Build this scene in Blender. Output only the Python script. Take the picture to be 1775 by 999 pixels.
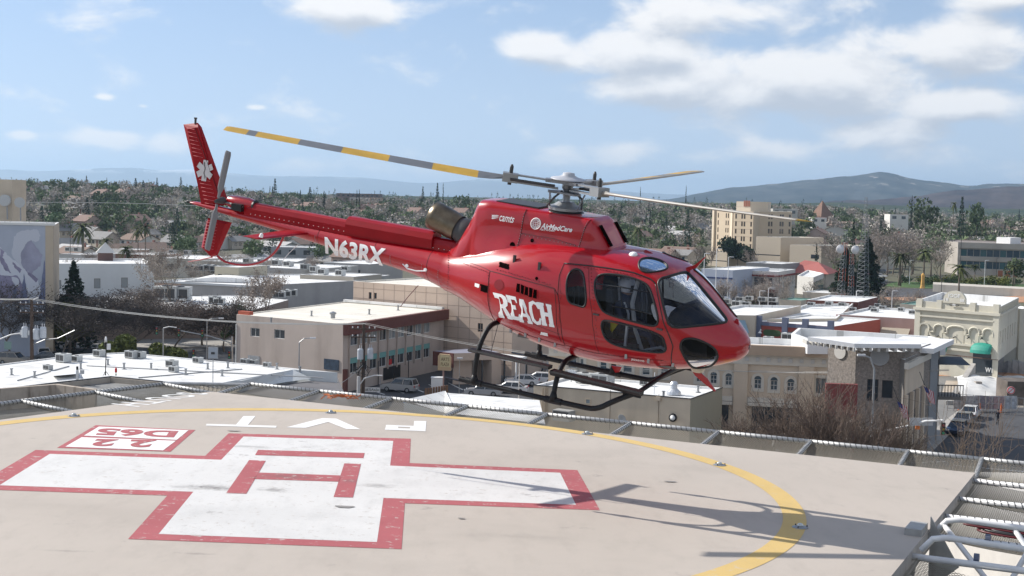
import bpy, math, random
import numpy as np
from mathutils import Vector, Matrix
random.seed(7); RNG = np.random.default_rng(7)
scene = bpy.context.scene
for o in list(bpy.data.objects): bpy.data.objects.remove(o)
COL = scene.collection
PI = math.pi
CAMZ = 25.0
FPX, PW, PH = 2400.0, 1775.0, 999.0
PITCH = math.atan((499.5 - 342.0) / FPX); ROLL = math.radians(1.2)
cp, sp = math.cos(PITCH), math.sin(PITCH)
cr, sr = math.cos(ROLL), math.sin(ROLL)
FWD = np.array([0, cp, -sp]); UP0 = np.array([0, sp, cp]); RT0 = np.array([1.0, 0, 0])
RT = cr * RT0 + sr * UP0; UP = -sr * RT0 + cr * UP0
CAM = np.array([0, 0, CAMZ])
cam_data = bpy.data.cameras.new('camera'); cam = bpy.data.objects.new('camera', cam_data); COL.objects.link(cam)
cam_data.sensor_width = 36.0; cam_data.lens = 36.0 * FPX / PW
cam_data.clip_start = 0.5; cam_data.clip_end = 90000.0
M = Matrix(((RT[0], UP[0], -FWD[0], 0), (RT[1], UP[1], -FWD[1], 0), (RT[2], UP[2], -FWD[2], CAMZ), (0, 0, 0, 1)))
cam.matrix_world = M
scene.camera = cam
scene.render.resolution_x = 1024; scene.render.resolution_y = 576
scene.view_settings.view_transform = 'Standard'; scene.view_settings.look = 'None'
scene.view_settings.exposure = 0.28; scene.view_settings.gamma = 1.0
SUN_AZ, SUN_EL = math.radians(-24.5), math.radians(36.0)     # heading the light travels in, height of the sun
LDIR = Vector((math.cos(SUN_EL) * math.cos(SUN_AZ), math.cos(SUN_EL) * math.sin(SUN_AZ), -math.sin(SUN_EL)))
sd = bpy.data.lights.new('sun', 'SUN'); sd.energy = 5.0; sd.angle = math.radians(0.5); sd.color = (1.0, 0.945, 0.87)
sun = bpy.data.objects.new('sun', sd); COL.objects.link(sun)
sun.rotation_euler = LDIR.to_track_quat('-Z', 'Y').to_euler(); sun.location = (-40, 30, 80)
world = bpy.data.worlds.new('World'); scene.world = world; world.use_nodes = True
wt = world.node_tree; wt.nodes.clear()
def N(t, kind, **kw):
 n = t.nodes.new(kind)
 for k, v in kw.items(): setattr(n, k, v)
 return n
def L(t, a, b): t.links.new(a, b)
def mth(t, op, a, b=None, c=None, clamp=False):
 n = N(t, 'ShaderNodeMath', operation=op, use_clamp=clamp)
 for i, v in enumerate((a, b, c)):
  if v is None: continue
  if isinstance(v, (int, float)): n.inputs[i].default_value = v
  else: L(t, v, n.inputs[i])
 return n.outputs[0]
def horizon(u): return 342.0 + (u - 887.5) * math.tan(ROLL)
def cloud_group():
 g = bpy.data.node_groups.new('cloud_density', 'ShaderNodeTree')
 g.interface.new_socket('az', in_out='INPUT', socket_type='NodeSocketFloat')
 g.interface.new_socket('el', in_out='INPUT', socket_type='NodeSocketFloat')
 g.interface.new_socket('density', in_out='OUTPUT', socket_type='NodeSocketFloat')
 gi = N(g, 'NodeGroupInput'); go = N(g, 'NodeGroupOutput')
 az, el = gi.outputs[0], gi.outputs[1]
 total = None
 banks = [(590, 18, 110, 34, .95), (930, 85, 80, 30, .85), (1080, 100, 150, 42, .95), (1180, 150, 170, 45, 1.0), (1400, 150, 230, 62, 1.1),
             (1230, 35, 200, 45, .85), (1640, 190, 120, 32, 1.05), (1650, 95, 150, 48, .95), (1540, 235, 110, 34, .85),
             (1600, 262, 100, 30, .55), (1720, 15, 90, 30, .9), (1330, 262, 80, 22, .72), (1080, 262, 75, 26, .7),
             (970, 275, 60, 26, .55), (1200, 275, 60, 20, .45), (190, 245, 90, 16, .72), (290, 250, 60, 20, .6), (35, 240, 26, 9, .75), (180, 176, 18, 6, .6),
             (520, 290, 80, 22, .5), (700, 300, 120, 20, .42), (245, 190, 12, 5, .5), (440, 190, 18, 5, .5), (-260, 120, 160, 50, .8), (2050, 120, 220, 70, .9),
             (-500, 260, 200, 40, .7), (2300, 250, 160, 40, .7), (900, -300, 300, 60, .8), (2000, -350, 260, 90, .8), (-300, -400, 260, 80, .7)]
 for (u, v, sx, sy, wgt) in banks:
  a0 = math.atan((u - 887.5) / FPX); e0 = math.atan((horizon(u) - v) / FPX)
  da = mth(g, 'MULTIPLY', mth(g, 'SUBTRACT', az, a0), FPX / sx)
  de = mth(g, 'MULTIPLY', mth(g, 'SUBTRACT', el, e0), FPX / sy)
  r2 = mth(g, 'ADD', mth(g, 'MULTIPLY', da, da), mth(g, 'MULTIPLY', de, de))
  e = mth(g, 'MULTIPLY', mth(g, 'EXPONENT', mth(g, 'MULTIPLY', r2, -1.0)), wgt)
  total = e if total is None else mth(g, 'SMOOTH_MAX', total, e, 0.12)
 cv = N(g, 'ShaderNodeCombineXYZ'); L(g, az, cv.inputs[0]); L(g, mth(g, 'MULTIPLY', el, 1.9), cv.inputs[1])
 nz = N(g, 'ShaderNodeTexNoise'); nz.inputs['Scale'].default_value = 15; nz.inputs['Detail'].default_value = 11; nz.inputs['Roughness'].default_value = .58
 nz.inputs['Distortion'].default_value = .25
 L(g, cv.outputs[0], nz.inputs['Vector'])
 n2 = N(g, 'ShaderNodeTexNoise'); n2.inputs['Scale'].default_value = 3.2; n2.inputs['Detail'].default_value = 3
 L(g, cv.outputs[0], n2.inputs['Vector'])
 far = mth(g, 'SMOOTH_MIN', mth(g, 'MULTIPLY', mth(g, 'SUBTRACT', mth(g, 'ABSOLUTE', az), .42), 2.0, clamp=True), .5, .05)
 base = mth(g, 'ADD', total, mth(g, 'MULTIPLY', mth(g, 'MULTIPLY', n2.outputs[0], far), 1.1))
 d = mth(g, 'ADD', base, mth(g, 'MULTIPLY', mth(g, 'SUBTRACT', nz.outputs[0], .5), 1.8))
 L(g, d, go.inputs[0])
 return g
CG = cloud_group()
tc = N(wt, 'ShaderNodeTexCoord'); sx = N(wt, 'ShaderNodeSeparateXYZ'); L(wt, tc.outputs['Generated'], sx.inputs[0])
azn = mth(wt, 'ARCTAN2', sx.outputs[0], sx.outputs[1]); eln = mth(wt, 'ARCSINE', sx.outputs[2])
g0 = N(wt, 'ShaderNodeGroup', node_tree=CG); L(wt, azn, g0.inputs[0]); L(wt, eln, g0.inputs[1])
g1 = N(wt, 'ShaderNodeGroup', node_tree=CG); L(wt, mth(wt, 'SUBTRACT', azn, .004), g1.inputs[0]); L(wt, mth(wt, 'ADD', eln, .013), g1.inputs[1])
mask = N(wt, 'ShaderNodeMapRange', interpolation_type='SMOOTHSTEP'); L(wt, g0.outputs[0], mask.inputs[0])
mask.inputs[1].default_value = .12; mask.inputs[2].default_value = .66; mask.inputs[4].default_value = .93
up = N(wt, 'ShaderNodeMapRange', interpolation_type='SMOOTHSTEP'); L(wt, eln, up.inputs[0]); up.inputs[1].default_value = -.005; up.inputs[2].default_value = .01
shade = N(wt, 'ShaderNodeMapRange', interpolation_type='SMOOTHSTEP'); L(wt, mth(wt, 'ADD', mth(wt, 'SUBTRACT', g1.outputs[0], g0.outputs[0]), mth(wt, 'MULTIPLY', g0.outputs[0], .38)), shade.inputs[0])
shade.inputs[1].default_value = -.10; shade.inputs[2].default_value = .70
cc = N(wt, 'ShaderNodeMix', data_type='RGBA'); L(wt, shade.outputs[0], cc.inputs[0])
cc.inputs[6].default_value = (5.9, 5.8, 5.7, 1); cc.inputs[7].default_value = (3.3, 3.5, 3.85, 1)
sky = N(wt, 'ShaderNodeTexSky', sky_type='NISHITA', sun_disc=False)
sky.sun_elevation = SUN_EL; sky.sun_rotation = math.atan2(-LDIR.x, -LDIR.y)
sky.air_density = 1.0; sky.dust_density = .6; sky.ozone_density = 1.0; sky.altitude = 150
lift = N(wt, 'ShaderNodeCombineXYZ'); L(wt, sx.outputs[0], lift.inputs[0]); L(wt, sx.outputs[1], lift.inputs[1])
L(wt, mth(wt, 'ADD', mth(wt, 'MULTIPLY', mth(wt, 'MAXIMUM', sx.outputs[2], 0.0), .85), .22), lift.inputs[2])
nrm = N(wt, 'ShaderNodeVectorMath', operation='NORMALIZE'); L(wt, lift.outputs[0], nrm.inputs[0]); L(wt, nrm.outputs[0], sky.inputs['Vector'])
hz = N(wt, 'ShaderNodeMix', data_type='RGBA'); L(wt, mth(wt, 'MULTIPLY', mth(wt, 'EXPONENT', mth(wt, 'MULTIPLY', mth(wt, 'MAXIMUM', eln, 0.0), -7.0)), .88), hz.inputs[0])
dim = N(wt, 'ShaderNodeMix', data_type='RGBA', blend_type='MULTIPLY'); dim.inputs[0].default_value = 1; L(wt, sky.outputs[0], dim.inputs[6]); dim.inputs[7].default_value = (.63, .75, .85, 1); L(wt, dim.outputs[2], hz.inputs[6]); hz.inputs[7].default_value = (4.15, 4.75, 5.3, 1)
mx = N(wt, 'ShaderNodeMix', data_type='RGBA'); L(wt, mth(wt, 'MULTIPLY', mask.outputs[0], up.outputs[0]), mx.inputs[0])
L(wt, hz.outputs[2], mx.inputs[6]); L(wt, cc.outputs[2], mx.inputs[7])
bg = N(wt, 'ShaderNodeBackground'); bg.inputs[1].default_value = .15; L(wt, mx.outputs[2], bg.inputs[0])
wo = N(wt, 'ShaderNodeOutputWorld'); L(wt, bg.outputs[0], wo.inputs[0])
def ray(u, v):
 return FWD + RT * ((u - PW / 2) / FPX) + UP * ((PH / 2 - v) / FPX)
def gp(u, v, z=0.0):                       # where the line of sight through a photo pixel meets height z
 d = ray(u, v); s = (z - CAMZ) / d[2]; p = CAM + s * d
 return Vector((p[0], p[1], z))
def pd(u, v, D):                           # point at distance D (along y) on that line
 d = ray(u, v); p = CAM + d * (D / d[1]); return Vector(p)
def put(o, label=None, cat=None, group=None, kind=None):
 if label: o['label'] = label
 if cat: o['category'] = cat
 if group: o['group'] = group
 if kind: o['kind'] = kind
 return o
def thing(name, label, cat, loc=(0, 0, 0), rz=0.0, group=None):
 o = bpy.data.objects.new(name, None); COL.objects.link(o); o.empty_display_size = .3
 o.location = loc; o.rotation_euler = (0, 0, rz)
 return put(o, label, cat, group)
def link(name, me, parent=None, loc=None, rot=None, scale=None):
 o = bpy.data.objects.new(name, me); COL.objects.link(o)
 if parent is not None: o.parent = parent
 if loc is not None: o.location = loc
 if rot is not None: o.rotation_euler = rot
 if scale is not None: o.scale = scale
 return o
def dup(root, loc=None, rz=None, label=None, group=None, scale=None):
 r = root.copy(); COL.objects.link(r)
 if loc is not None: r.location = loc
 if rz is not None: r.rotation_euler = (0, 0, rz)
 if scale is not None: r.scale = scale if hasattr(scale, '__len__') else (scale,) * 3
 if label: r['label'] = label
 if group: r['group'] = group
 for ch in list(root.children):
  c = ch.copy(); COL.objects.link(c); c.parent = r
  for gch in ch.children:
   d = gch.copy(); COL.objects.link(d); d.parent = c
 return r
class MB:
 def __init__(s): s.v = []; s.f = []; s.m = []
 def add(s, vs, fs, mi=0):
  b = len(s.v); s.v += [tuple(p) for p in vs]; s.f += [tuple(i + b for i in f) for f in fs]; s.m += [mi] * len(fs); return s
 def quad(s, a, b, c, d, mi=0): return s.add([a, b, c, d], [(0, 1, 2, 3)], mi)
 def box(s, x0, x1, y0, y1, z0, z1, mi=0):
  return s.add([(x0, y0, z0), (x1, y0, z0), (x1, y1, z0), (x0, y1, z0), (x0, y0, z1), (x1, y0, z1), (x1, y1, z1), (x0, y1, z1)],
                     [(0, 3, 2, 1), (4, 5, 6, 7), (0, 1, 5, 4), (1, 2, 6, 5), (2, 3, 7, 6), (3, 0, 4, 7)], mi)
 def bbox(s, c, sz, mi=0, rz=0.0):      # box centred on c in plan, resting on c.z
  hx, hy = sz[0] / 2, sz[1] / 2; ca, sa = math.cos(rz), math.sin(rz); P = []
  for z in (c[2], c[2] + sz[2]):
   for (a, b) in ((-hx, -hy), (hx, -hy), (hx, hy), (-hx, hy)): P.append((c[0] + a * ca - b * sa, c[1] + a * sa + b * ca, z))
  return s.add(P, [(0, 3, 2, 1), (4, 5, 6, 7), (0, 1, 5, 4), (1, 2, 6, 5), (2, 3, 7, 6), (3, 0, 4, 7)], mi)
 def prism(s, poly, z0, z1, mi=0, cap=True):
  n = len(poly); P = [(p[0], p[1], z0) for p in poly] + [(p[0], p[1], z1) for p in poly]
  F = [(i, (i + 1) % n, n + (i + 1) % n, n + i) for i in range(n)]
  if cap: F += [tuple(range(n - 1, -1, -1)), tuple(range(n, 2 * n))]
  return s.add(P, F, mi)
 def ext(s, poly, axis, a0, a1, mi=0):   # polygon extruded along an axis (0 = x, 1 = y)
  n = len(poly)
  def P(p, a): return (a, p[0], p[1]) if axis == 0 else (p[0], a, p[1])
  V = [P(p, a0) for p in poly] + [P(p, a1) for p in poly]
  F = [(i, (i + 1) % n, n + (i + 1) % n, n + i) for i in range(n)] + [tuple(range(n - 1, -1, -1)), tuple(range(n, 2 * n))]
  return s.add(V, F, mi)
 def tube(s, pts, r, n=6, mi=0, closed=False, cap=True):
  pts = [Vector(p) for p in pts]; K = len(pts)
  rs = r if hasattr(r, '__len__') else [r] * K
  ups = None; V = []
  for i, p in enumerate(pts):
   if closed: t = pts[(i + 1) % K] - pts[i - 1]
   else: t = pts[min(i + 1, K - 1)] - pts[max(i - 1, 0)]
   if t.length < 1e-9: t = Vector((0, 0, 1))
   t.normalize()
   if ups is None: ups = Vector((0, 0, 1)) if abs(t.z) < .9 else Vector((1, 0, 0))
   a = ups - t * ups.dot(t)
   if a.length < 1e-6: a = t.orthogonal()
   a.normalize(); ups = a; b = t.cross(a)
   for k in range(n):
    an = 2 * PI * k / n; V.append(p + (a * math.cos(an) + b * math.sin(an)) * rs[i])
  F = []
  for i in range(K if closed else K - 1):
   j = (i + 1) % K
   for k in range(n): F.append((i * n + k, i * n + (k + 1) % n, j * n + (k + 1) % n, j * n + k))
  if cap and not closed: F += [tuple(range(n - 1, -1, -1)), tuple(range((K - 1) * n, K * n))]
  return s.add(V, F, mi)
 def lathe(s, prof, origin=(0, 0, 0), axis=(0, 0, 1), n=16, mi=0, cap=True):   # prof: (radius, height) pairs
  ax = Vector(axis).normalized(); a = ax.orthogonal().normalized(); b = ax.cross(a); o = Vector(origin); V = []
  for (r, h) in prof:
   for k in range(n):
    an = 2 * PI * k / n; V.append(o + ax * h + (a * math.cos(an) + b * math.sin(an)) * r)
  F = []; K = len(prof)
  for i in range(K - 1):
   for k in range(n): F.append((i * n + k, i * n + (k + 1) % n, (i + 1) * n + (k + 1) % n, (i + 1) * n + k))
  if cap: F += [tuple(range(n - 1, -1, -1)), tuple(range((K - 1) * n, K * n))]
  return s.add(V, F, mi)
 def me(s, name, mats, smooth=False):
  m = bpy.data.meshes.new(name); m.from_pydata(s.v, [], s.f)
  for mt in (mats if isinstance(mats, (list, tuple)) else [mats]): m.materials.append(mt)
  if any(s.m): m.polygons.foreach_set('material_index', s.m)
  if smooth: m.polygons.foreach_set('use_smooth', [True] * len(s.f))
  m.update(); return m
 def build(s, name, mats, parent=None, smooth=False, loc=None, rz=None):
  o = link(name, s.me(name, mats, smooth), parent)
  if loc is not None: o.location = loc
  if rz is not None: o.rotation_euler = (0, 0, rz)
  return o
def npmesh(name, V, F, mats, mi=None, smooth=False):      # fast mesh from numpy arrays (faces all of one size)
 V = np.asarray(V, np.float32); F = np.asarray(F, np.int32); k = F.shape[1]
 m = bpy.data.meshes.new(name); m.vertices.add(len(V)); m.vertices.foreach_set('co', V.ravel())
 m.loops.add(F.size); m.loops.foreach_set('vertex_index', F.ravel())
 m.polygons.add(len(F)); m.polygons.foreach_set('loop_start', np.arange(0, F.size, k, dtype=np.int32))
 for mt in (mats if isinstance(mats, (list, tuple)) else [mats]): m.materials.append(mt)
 if mi is not None: m.polygons.foreach_set('material_index', np.asarray(mi, np.int32))
 if smooth: m.polygons.foreach_set('use_smooth', np.ones(len(F), bool))
 m.update(calc_edges=True); m.validate(); return m
MATS = {}
def mat(name, col, rough=.7, var=.0, scale=1.0, metal=0.0, bump=0.0, bscale=None, coat=0.0, var2=None, detail=5, spec=.5, emit=None, stain=None, objrand=0.0):
 if name in MATS: return MATS[name]
 m = bpy.data.materials.new(name); m.use_nodes = True; t = m.node_tree; b = t.nodes['Principled BSDF']
 b.inputs['Roughness'].default_value = rough; b.inputs['Metallic'].default_value = metal
 b.inputs['Specular IOR Level'].default_value = spec
 if coat: b.inputs['Coat Weight'].default_value = coat; b.inputs['Coat Roughness'].default_value = .03
 c = (*col, 1)
 src = None
 if var or bump or stain:
  tc = N(t, 'ShaderNodeTexCoord'); nz = N(t, 'ShaderNodeTexNoise'); L(t, tc.outputs['Object'], nz.inputs['Vector'])
  nz.inputs['Scale'].default_value = scale; nz.inputs['Detail'].default_value = detail; nz.inputs['Roughness'].default_value = .6
 if var:
  mr = N(t, 'ShaderNodeMapRange'); L(t, nz.outputs[0], mr.inputs[0]); mr.inputs[1].default_value = .3; mr.inputs[2].default_value = .7
  mx = N(t, 'ShaderNodeMix', data_type='RGBA'); L(t, mr.outputs[0], mx.inputs[0])
  mx.inputs[6].default_value = tuple(x * (1 - var) for x in col) + (1,)
  mx.inputs[7].default_value = (*(var2 if var2 else tuple(min(1, x * (1 + var)) for x in col)), 1)
  src = mx.outputs[2]
 if stain:                                # dark streaks that run down from the top: (colour, amount, scale)
  sc, amt, ss = stain
  mp = N(t, 'ShaderNodeMapping'); L(t, tc.outputs['Object'], mp.inputs[0]); mp.inputs[3].default_value = (ss, ss, ss * .12)
  n3 = N(t, 'ShaderNodeTexNoise'); L(t, mp.outputs[0], n3.inputs['Vector']); n3.inputs['Scale'].default_value = 1; n3.inputs['Detail'].default_value = 6
  r3 = N(t, 'ShaderNodeMapRange'); L(t, n3.outputs[0], r3.inputs[0]); r3.inputs[1].default_value = .5; r3.inputs[2].default_value = .75; r3.inputs[4].default_value = amt
  m3 = N(t, 'ShaderNodeMix', data_type='RGBA'); L(t, r3.outputs[0], m3.inputs[0]); m3.inputs[7].default_value = (*sc, 1)
  if src: L(t, src, m3.inputs[6])
  else: m3.inputs[6].default_value = c
  src = m3.outputs[2]
 if objrand:
  oi = N(t, 'ShaderNodeObjectInfo'); hs = N(t, 'ShaderNodeHueSaturation')
  mr = N(t, 'ShaderNodeMapRange'); L(t, oi.outputs['Random'], mr.inputs[0]); mr.inputs[3].default_value = 1 - objrand; mr.inputs[4].default_value = 1 + objrand
  L(t, mr.outputs[0], hs.inputs['Value'])
  mh = N(t, 'ShaderNodeMapRange'); L(t, mth(t, 'FRACT', mth(t, 'MULTIPLY', oi.outputs['Random'], 7.13)), mh.inputs[0]); mh.inputs[3].default_value = .5 - objrand * .05; mh.inputs[4].default_value = .5 + objrand * .05
  L(t, mh.outputs[0], hs.inputs['Hue'])
  if src: L(t, src, hs.inputs['Color'])
  else: hs.inputs['Color'].default_value = c
  src = hs.outputs[0]
 if src: L(t, src, b.inputs['Base Color'])
 else: b.inputs['Base Color'].default_value = c
 if bump:
  n2 = N(t, 'ShaderNodeTexNoise'); L(t, tc.outputs['Object'], n2.inputs['Vector']); n2.inputs['Scale'].default_value = bscale or scale * 6; n2.inputs['Detail'].default_value = 4
  bp = N(t, 'ShaderNodeBump'); bp.inputs['Strength'].default_value = bump; bp.inputs['Distance'].default_value = .02
  L(t, n2.outputs[0], bp.inputs['Height']); L(t, bp.outputs[0], b.inputs['Normal'])
 if emit: b.inputs['Emission Color'].default_value = (*emit[0], 1); b.inputs['Emission Strength'].default_value = emit[1]
 MATS[name] = m; return m
def glass(name, tint, gloss=.08, ior=1.42):          # thin tinted pane: lets tinted light through and mirrors by angle
 if name in MATS: return MATS[name]
 m = bpy.data.materials.new(name); m.use_nodes = True; t = m.node_tree; t.nodes.clear()
 tr = N(t, 'ShaderNodeBsdfTransparent'); tr.inputs[0].default_value = (*tint, 1)
 gl = N(t, 'ShaderNodeBsdfGlossy'); gl.inputs['Roughness'].default_value = .02; gl.inputs[0].default_value = (.95, .97, 1, 1)
 fr = N(t, 'ShaderNodeFresnel'); fr.inputs[0].default_value = ior
 ms = N(t, 'ShaderNodeMixShader'); L(t, mth(t, 'ADD', fr.outputs[0], gloss), ms.inputs[0]); L(t, tr.outputs[0], ms.inputs[1]); L(t, gl.outputs[0], ms.inputs[2])
 o = N(t, 'ShaderNodeOutputMaterial'); L(t, ms.outputs[0], o.inputs[0]); MATS[name] = m; return m
def pane(name, col=(.03, .04, .05)):                 # window pane of a building with a dark room behind it
 return mat(name, col, rough=.08, spec=.9)
white = mat('white_paint', (.75, .75, .74), .5)
black = mat('black_paint', (.012, .012, .013), .45)
grey_metal = mat('grey_metal', (.32, .33, .34), .45, metal=.6)
dark_metal = mat('dark_metal', (.05, .05, .052), .5)
# ================================================================ HELICOPTER
HT = Vector((.622, 21.98, -2.97 + CAMZ)); HYAW, HPIT, HROL = -.4821, .1217, .0906
heli = thing('helicopter', 'red air ambulance helicopter hovering nose down just above the rooftop helipad', 'helicopter', HT)
heli.rotation_euler = (HROL, HPIT, HYAW)
HM = Matrix.Translation(HT) @ heli.rotation_euler.to_matrix().to_4x4()
HMn = np.array(HM)
HR = HMn[:3, :3]; HTn = HMn[:3, 3]
def project(P):                                       # body points to photo pixels
 W = np.asarray(P) @ HR.T + HTn - CAM
 d = W @ FWD; return np.stack([PW / 2 + FPX * (W @ RT) / d, PH / 2 - FPX * (W @ UP) / d], -1)
def hb(u, v, Y):                                      # body point on the plane y = Y seen at a photo pixel
 d = HR.T @ ray(u, v); o = HR.T @ (CAM - HTn); return o + d * ((Y - o[1]) / d[1])
def hb2(u, v, Y): p = hb(u, v, Y); return (p[0], p[2])
red = mat('red_aircraft_paint', (.38, .002, .009), .30, var=.06, scale=2, coat=.75, spec=.35)
red_flat = mat('red_paint_of_tail', (.30, .003, .009), .42, var=.08, scale=3, coat=.2, spec=.2)
rubber = mat('black_window_rubber', (.01, .01, .011), .5)
seam = mat('dark_panel_seam', (.06, .003, .006), .7)
decal = mat('white_lettering', (.86, .86, .85), .5)
gearm = mat('black_landing_gear_paint', (.010, .0105, .012), .5, var=.2, scale=8, bump=.15, spec=.3)
def sstep01(x): x = np.clip(x, 0, 1); return x * x * (3 - 2 * x)
ST = np.array([
 (3.285, 1.20, 1.27, .03, 1.235, 2.0, 2.0), (3.26, 1.12, 1.36, .15, 1.22, 2.0, 2.0), (3.18, 1.03, 1.45, .27, 1.20, 2.0, 2.0), (3.05, .97, 1.56, .40, 1.17, 2.05, 2.0), (2.9, .91, 1.67, .53, 1.15, 2.1, 2.1),
 (2.7, .85, 1.83, .66, 1.16, 2.2, 2.2), (2.5, .80, 1.99, .76, 1.2, 2.35, 2.3), (2.3, .76, 2.14, .84, 1.25, 2.5, 2.4), (2.1, .72, 2.25, .89, 1.3, 2.7, 2.5), (1.9, .69, 2.32, .915, 1.32, 2.9, 2.6),
 (1.5, .65, 2.385, .93, 1.35, 3.0, 2.7), (1.0, .62, 2.40, .935, 1.35, 3.0, 2.7), (.5, .64, 2.39, .935, 1.35, 2.9, 2.7), (0, .69, 2.37, .925, 1.38, 2.8, 2.6), (-.45, .765, 2.32, .875, 1.42, 2.6, 2.4),
 (-.9, .88, 2.22, .76, 1.47, 2.4, 2.2), (-1.3, 1.0, 2.07, .61, 1.5, 2.2, 2.1), (-1.66, 1.12, 1.94, .47, 1.52, 2.1, 2.0), (-1.95, 1.20, 1.88, .39, 1.53, 2.0, 2.0)])[::-1]
ST[:, 0] = np.where(ST[:, 0] > 2.3, 2.3 + (ST[:, 0] - 2.3) * .915, ST[:, 0]); XE = float(ST[:, 0].max())
XS = np.linspace(-1.95, XE, 300)
_t = np.array([np.interp(XS, ST[:, 0], ST[:, k]) for k in range(1, 7)])
_ker = np.exp(-np.linspace(-2, 2, 25) ** 2); _ker /= _ker.sum()
_sm = _t
for _ in range(2): _sm = np.array([np.convolve(np.pad(r, 12, 'edge'), _ker, 'valid') for r in _sm])
_w = sstep01((3.12 - XS) / .4); _t = _t * (1 - _w) + _sm * _w      # keep the nose tip sharp
def sec(X): return [np.interp(X, XS, r) for r in _t]
def surf(X, th, off=0.0):                             # th: -90 (keel) .. 90 (roof) degrees, starboard side is y < 0
 zb, zt, w, zc, nu, nl = sec(X); a = np.radians(th); c = np.abs(np.cos(a)); s = np.abs(np.sin(a))
 n = np.where(th >= 0, nu, nl); y = -(w + off) * c ** (2 / n); h = np.where(th >= 0, zt - zc, zc - zb) + off
 z = zc + np.sign(th) * h * s ** (2 / n)
 return np.stack([X + 0 * z, y, z], -1)
GX, GT = np.meshgrid(XS[::1], np.linspace(-90, 90, 241), indexing='ij')
GP = surf(GX, GT)
_dx = np.gradient(GP, axis=0); _dt = np.gradient(GP, axis=1); GN = np.cross(_dt, _dx)
GN *= np.sign((GN * (GP - np.array([0, 0, 1.35]) * np.array([0, 0, 1]) - np.array([1, 0, 0]) * np.clip(GP[..., :1], -2, 2.2))).sum(-1))[..., None]
_camb = HR.T @ (CAM - HTn)
VIS = ((_camb - GP) * GN).sum(-1) > 0
GPX = project(GP)
def px2s(u, v):                                       # photo pixel to surface parameters (X, th) of the near side
 d = (GPX[..., 0] - u) ** 2 + (GPX[..., 1] - v) ** 2 + np.where(VIS, 0, 900.0)
 i, j = np.unravel_index(np.argmin(d), d.shape); return (GX[i, j], GT[i, j])
def smooth_loop(P, it=3, closed=True):                # Chaikin corner rounding
 P = [tuple(p) for p in P]
 for _ in range(it):
  Q = []; n = len(P)
  for i in range(n if closed else n - 1):
   a = P[i]; b = P[(i + 1) % n]
   Q += [tuple(.75 * x + .25 * y for x, y in zip(a, b)), tuple(.25 * x + .75 * y for x, y in zip(a, b))]
  if not closed: Q = [P[0]] + Q + [P[-1]]
  P = Q
 return P
def inpoly(x, y, P):
 c = np.zeros(np.shape(x), bool); n = len(P)
 for i in range(n):
  x1, y1 = P[i]; x2, y2 = P[i - 1]
  with np.errstate(divide='ignore', invalid='ignore'):
   c ^= ((y1 > y) != (y2 > y)) & (x < (x2 - x1) * (y - y1) / (y2 - y1 + 1e-12) + x1)
 return c
win_px = {
 'rear_cabin_window': [(981, 508), (982, 488), (988, 470), (999, 465), (1010, 472), (1015, 492), (1017, 522), (1014, 533), (1000, 530), (985, 524)],
 'door_window': [(1031, 505), (1031, 484), (1042, 474), (1075, 477), (1116, 489), (1127, 500), (1135, 530), (1142, 557), (1136, 568), (1110, 563), (1050, 545), (1037, 530)],
 'lower_door_window': [(1042, 570), (1043, 558), (1052, 555), (1085, 563), (1140, 579), (1152, 590), (1156, 606), (1148, 613), (1110, 609), (1070, 600), (1050, 590)],
 'windscreen': [(1139, 486), (1165, 478), (1190, 472), (1194, 474), (1220, 504), (1245, 534), (1267, 561), (1230, 566), (1163, 575), (1152, 540), (1145, 510)],
 'roof_window': [(1106, 459), (1112, 448), (1130, 447), (1150, 453), (1159, 463), (1150, 470), (1125, 474), (1110, 470)],
 'chin_window': [(1178, 597), (1186, 586), (1210, 588), (1235, 600), (1245, 614), (1243, 627), (1230, 636), (1207, 641), (1195, 630), (1183, 612)]}
WIN = {k: smooth_loop([px2s(*p) for p in P], 2) for k, P in win_px.items()}
th = np.concatenate([np.linspace(-90, 90, 181)]); nx = 262
xs = np.concatenate([np.linspace(-1.95, 3.02, 230), np.linspace(3.03, XE, 16)])
FX, FT = np.meshgrid(xs, th, indexing='ij'); FP = surf(FX, FT)
cx = (FX[:-1, :-1] + FX[1:, 1:]) / 2; ct = (FT[:-1, :-1] + FT[1:, 1:]) / 2
hole = np.zeros(cx.shape, bool)
for P in WIN.values(): hole |= inpoly(cx, ct, P)
def grid_part(mask, off, name, m, parent):            # the loft's faces where mask holds, both sides of the aircraft
 P = surf(FX, FT, off).reshape(-1, 3); nI, nJ = FX.shape; idx = np.arange(nI * nJ).reshape(nI, nJ)
 q = np.stack([idx[:-1, :-1], idx[:-1, 1:], idx[1:, 1:], idx[1:, :-1]], -1)[mask]
 P2 = P * [1, -1, 1]; q2 = q[:, ::-1] + len(P)
 V = np.concatenate([P, P2]); F = np.concatenate([q, q2])
 used, inv = np.unique(F, return_inverse=True)
 return link(name, npmesh(name, V[used], inv.reshape(F.shape), m, smooth=True), parent)
def one_side(mask, off, name, m, parent, side):
 P = surf(FX, FT, off).reshape(-1, 3) * [1, side, 1]; nI, nJ = FX.shape; idx = np.arange(nI * nJ).reshape(nI, nJ)
 q = np.stack([idx[:-1, :-1], idx[:-1, 1:], idx[1:, 1:], idx[1:, :-1]], -1)[mask]
 if side < 0: q = q[:, ::-1]
 used, inv = np.unique(q, return_inverse=True)
 return link(name, npmesh(name, P[used], inv.reshape(q.shape), m, smooth=True), parent)
fus = grid_part(~hole, 0.0, 'fuselage', red, heli)
inner = mat('cabin_lining', (.10, .105, .12), .8)
lin = grid_part(~hole, -.03, 'cabin_lining', inner, heli)
cab_glass = glass('tinted_cabin_glass', (.60, .63, .68), .0, 1.30)
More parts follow.
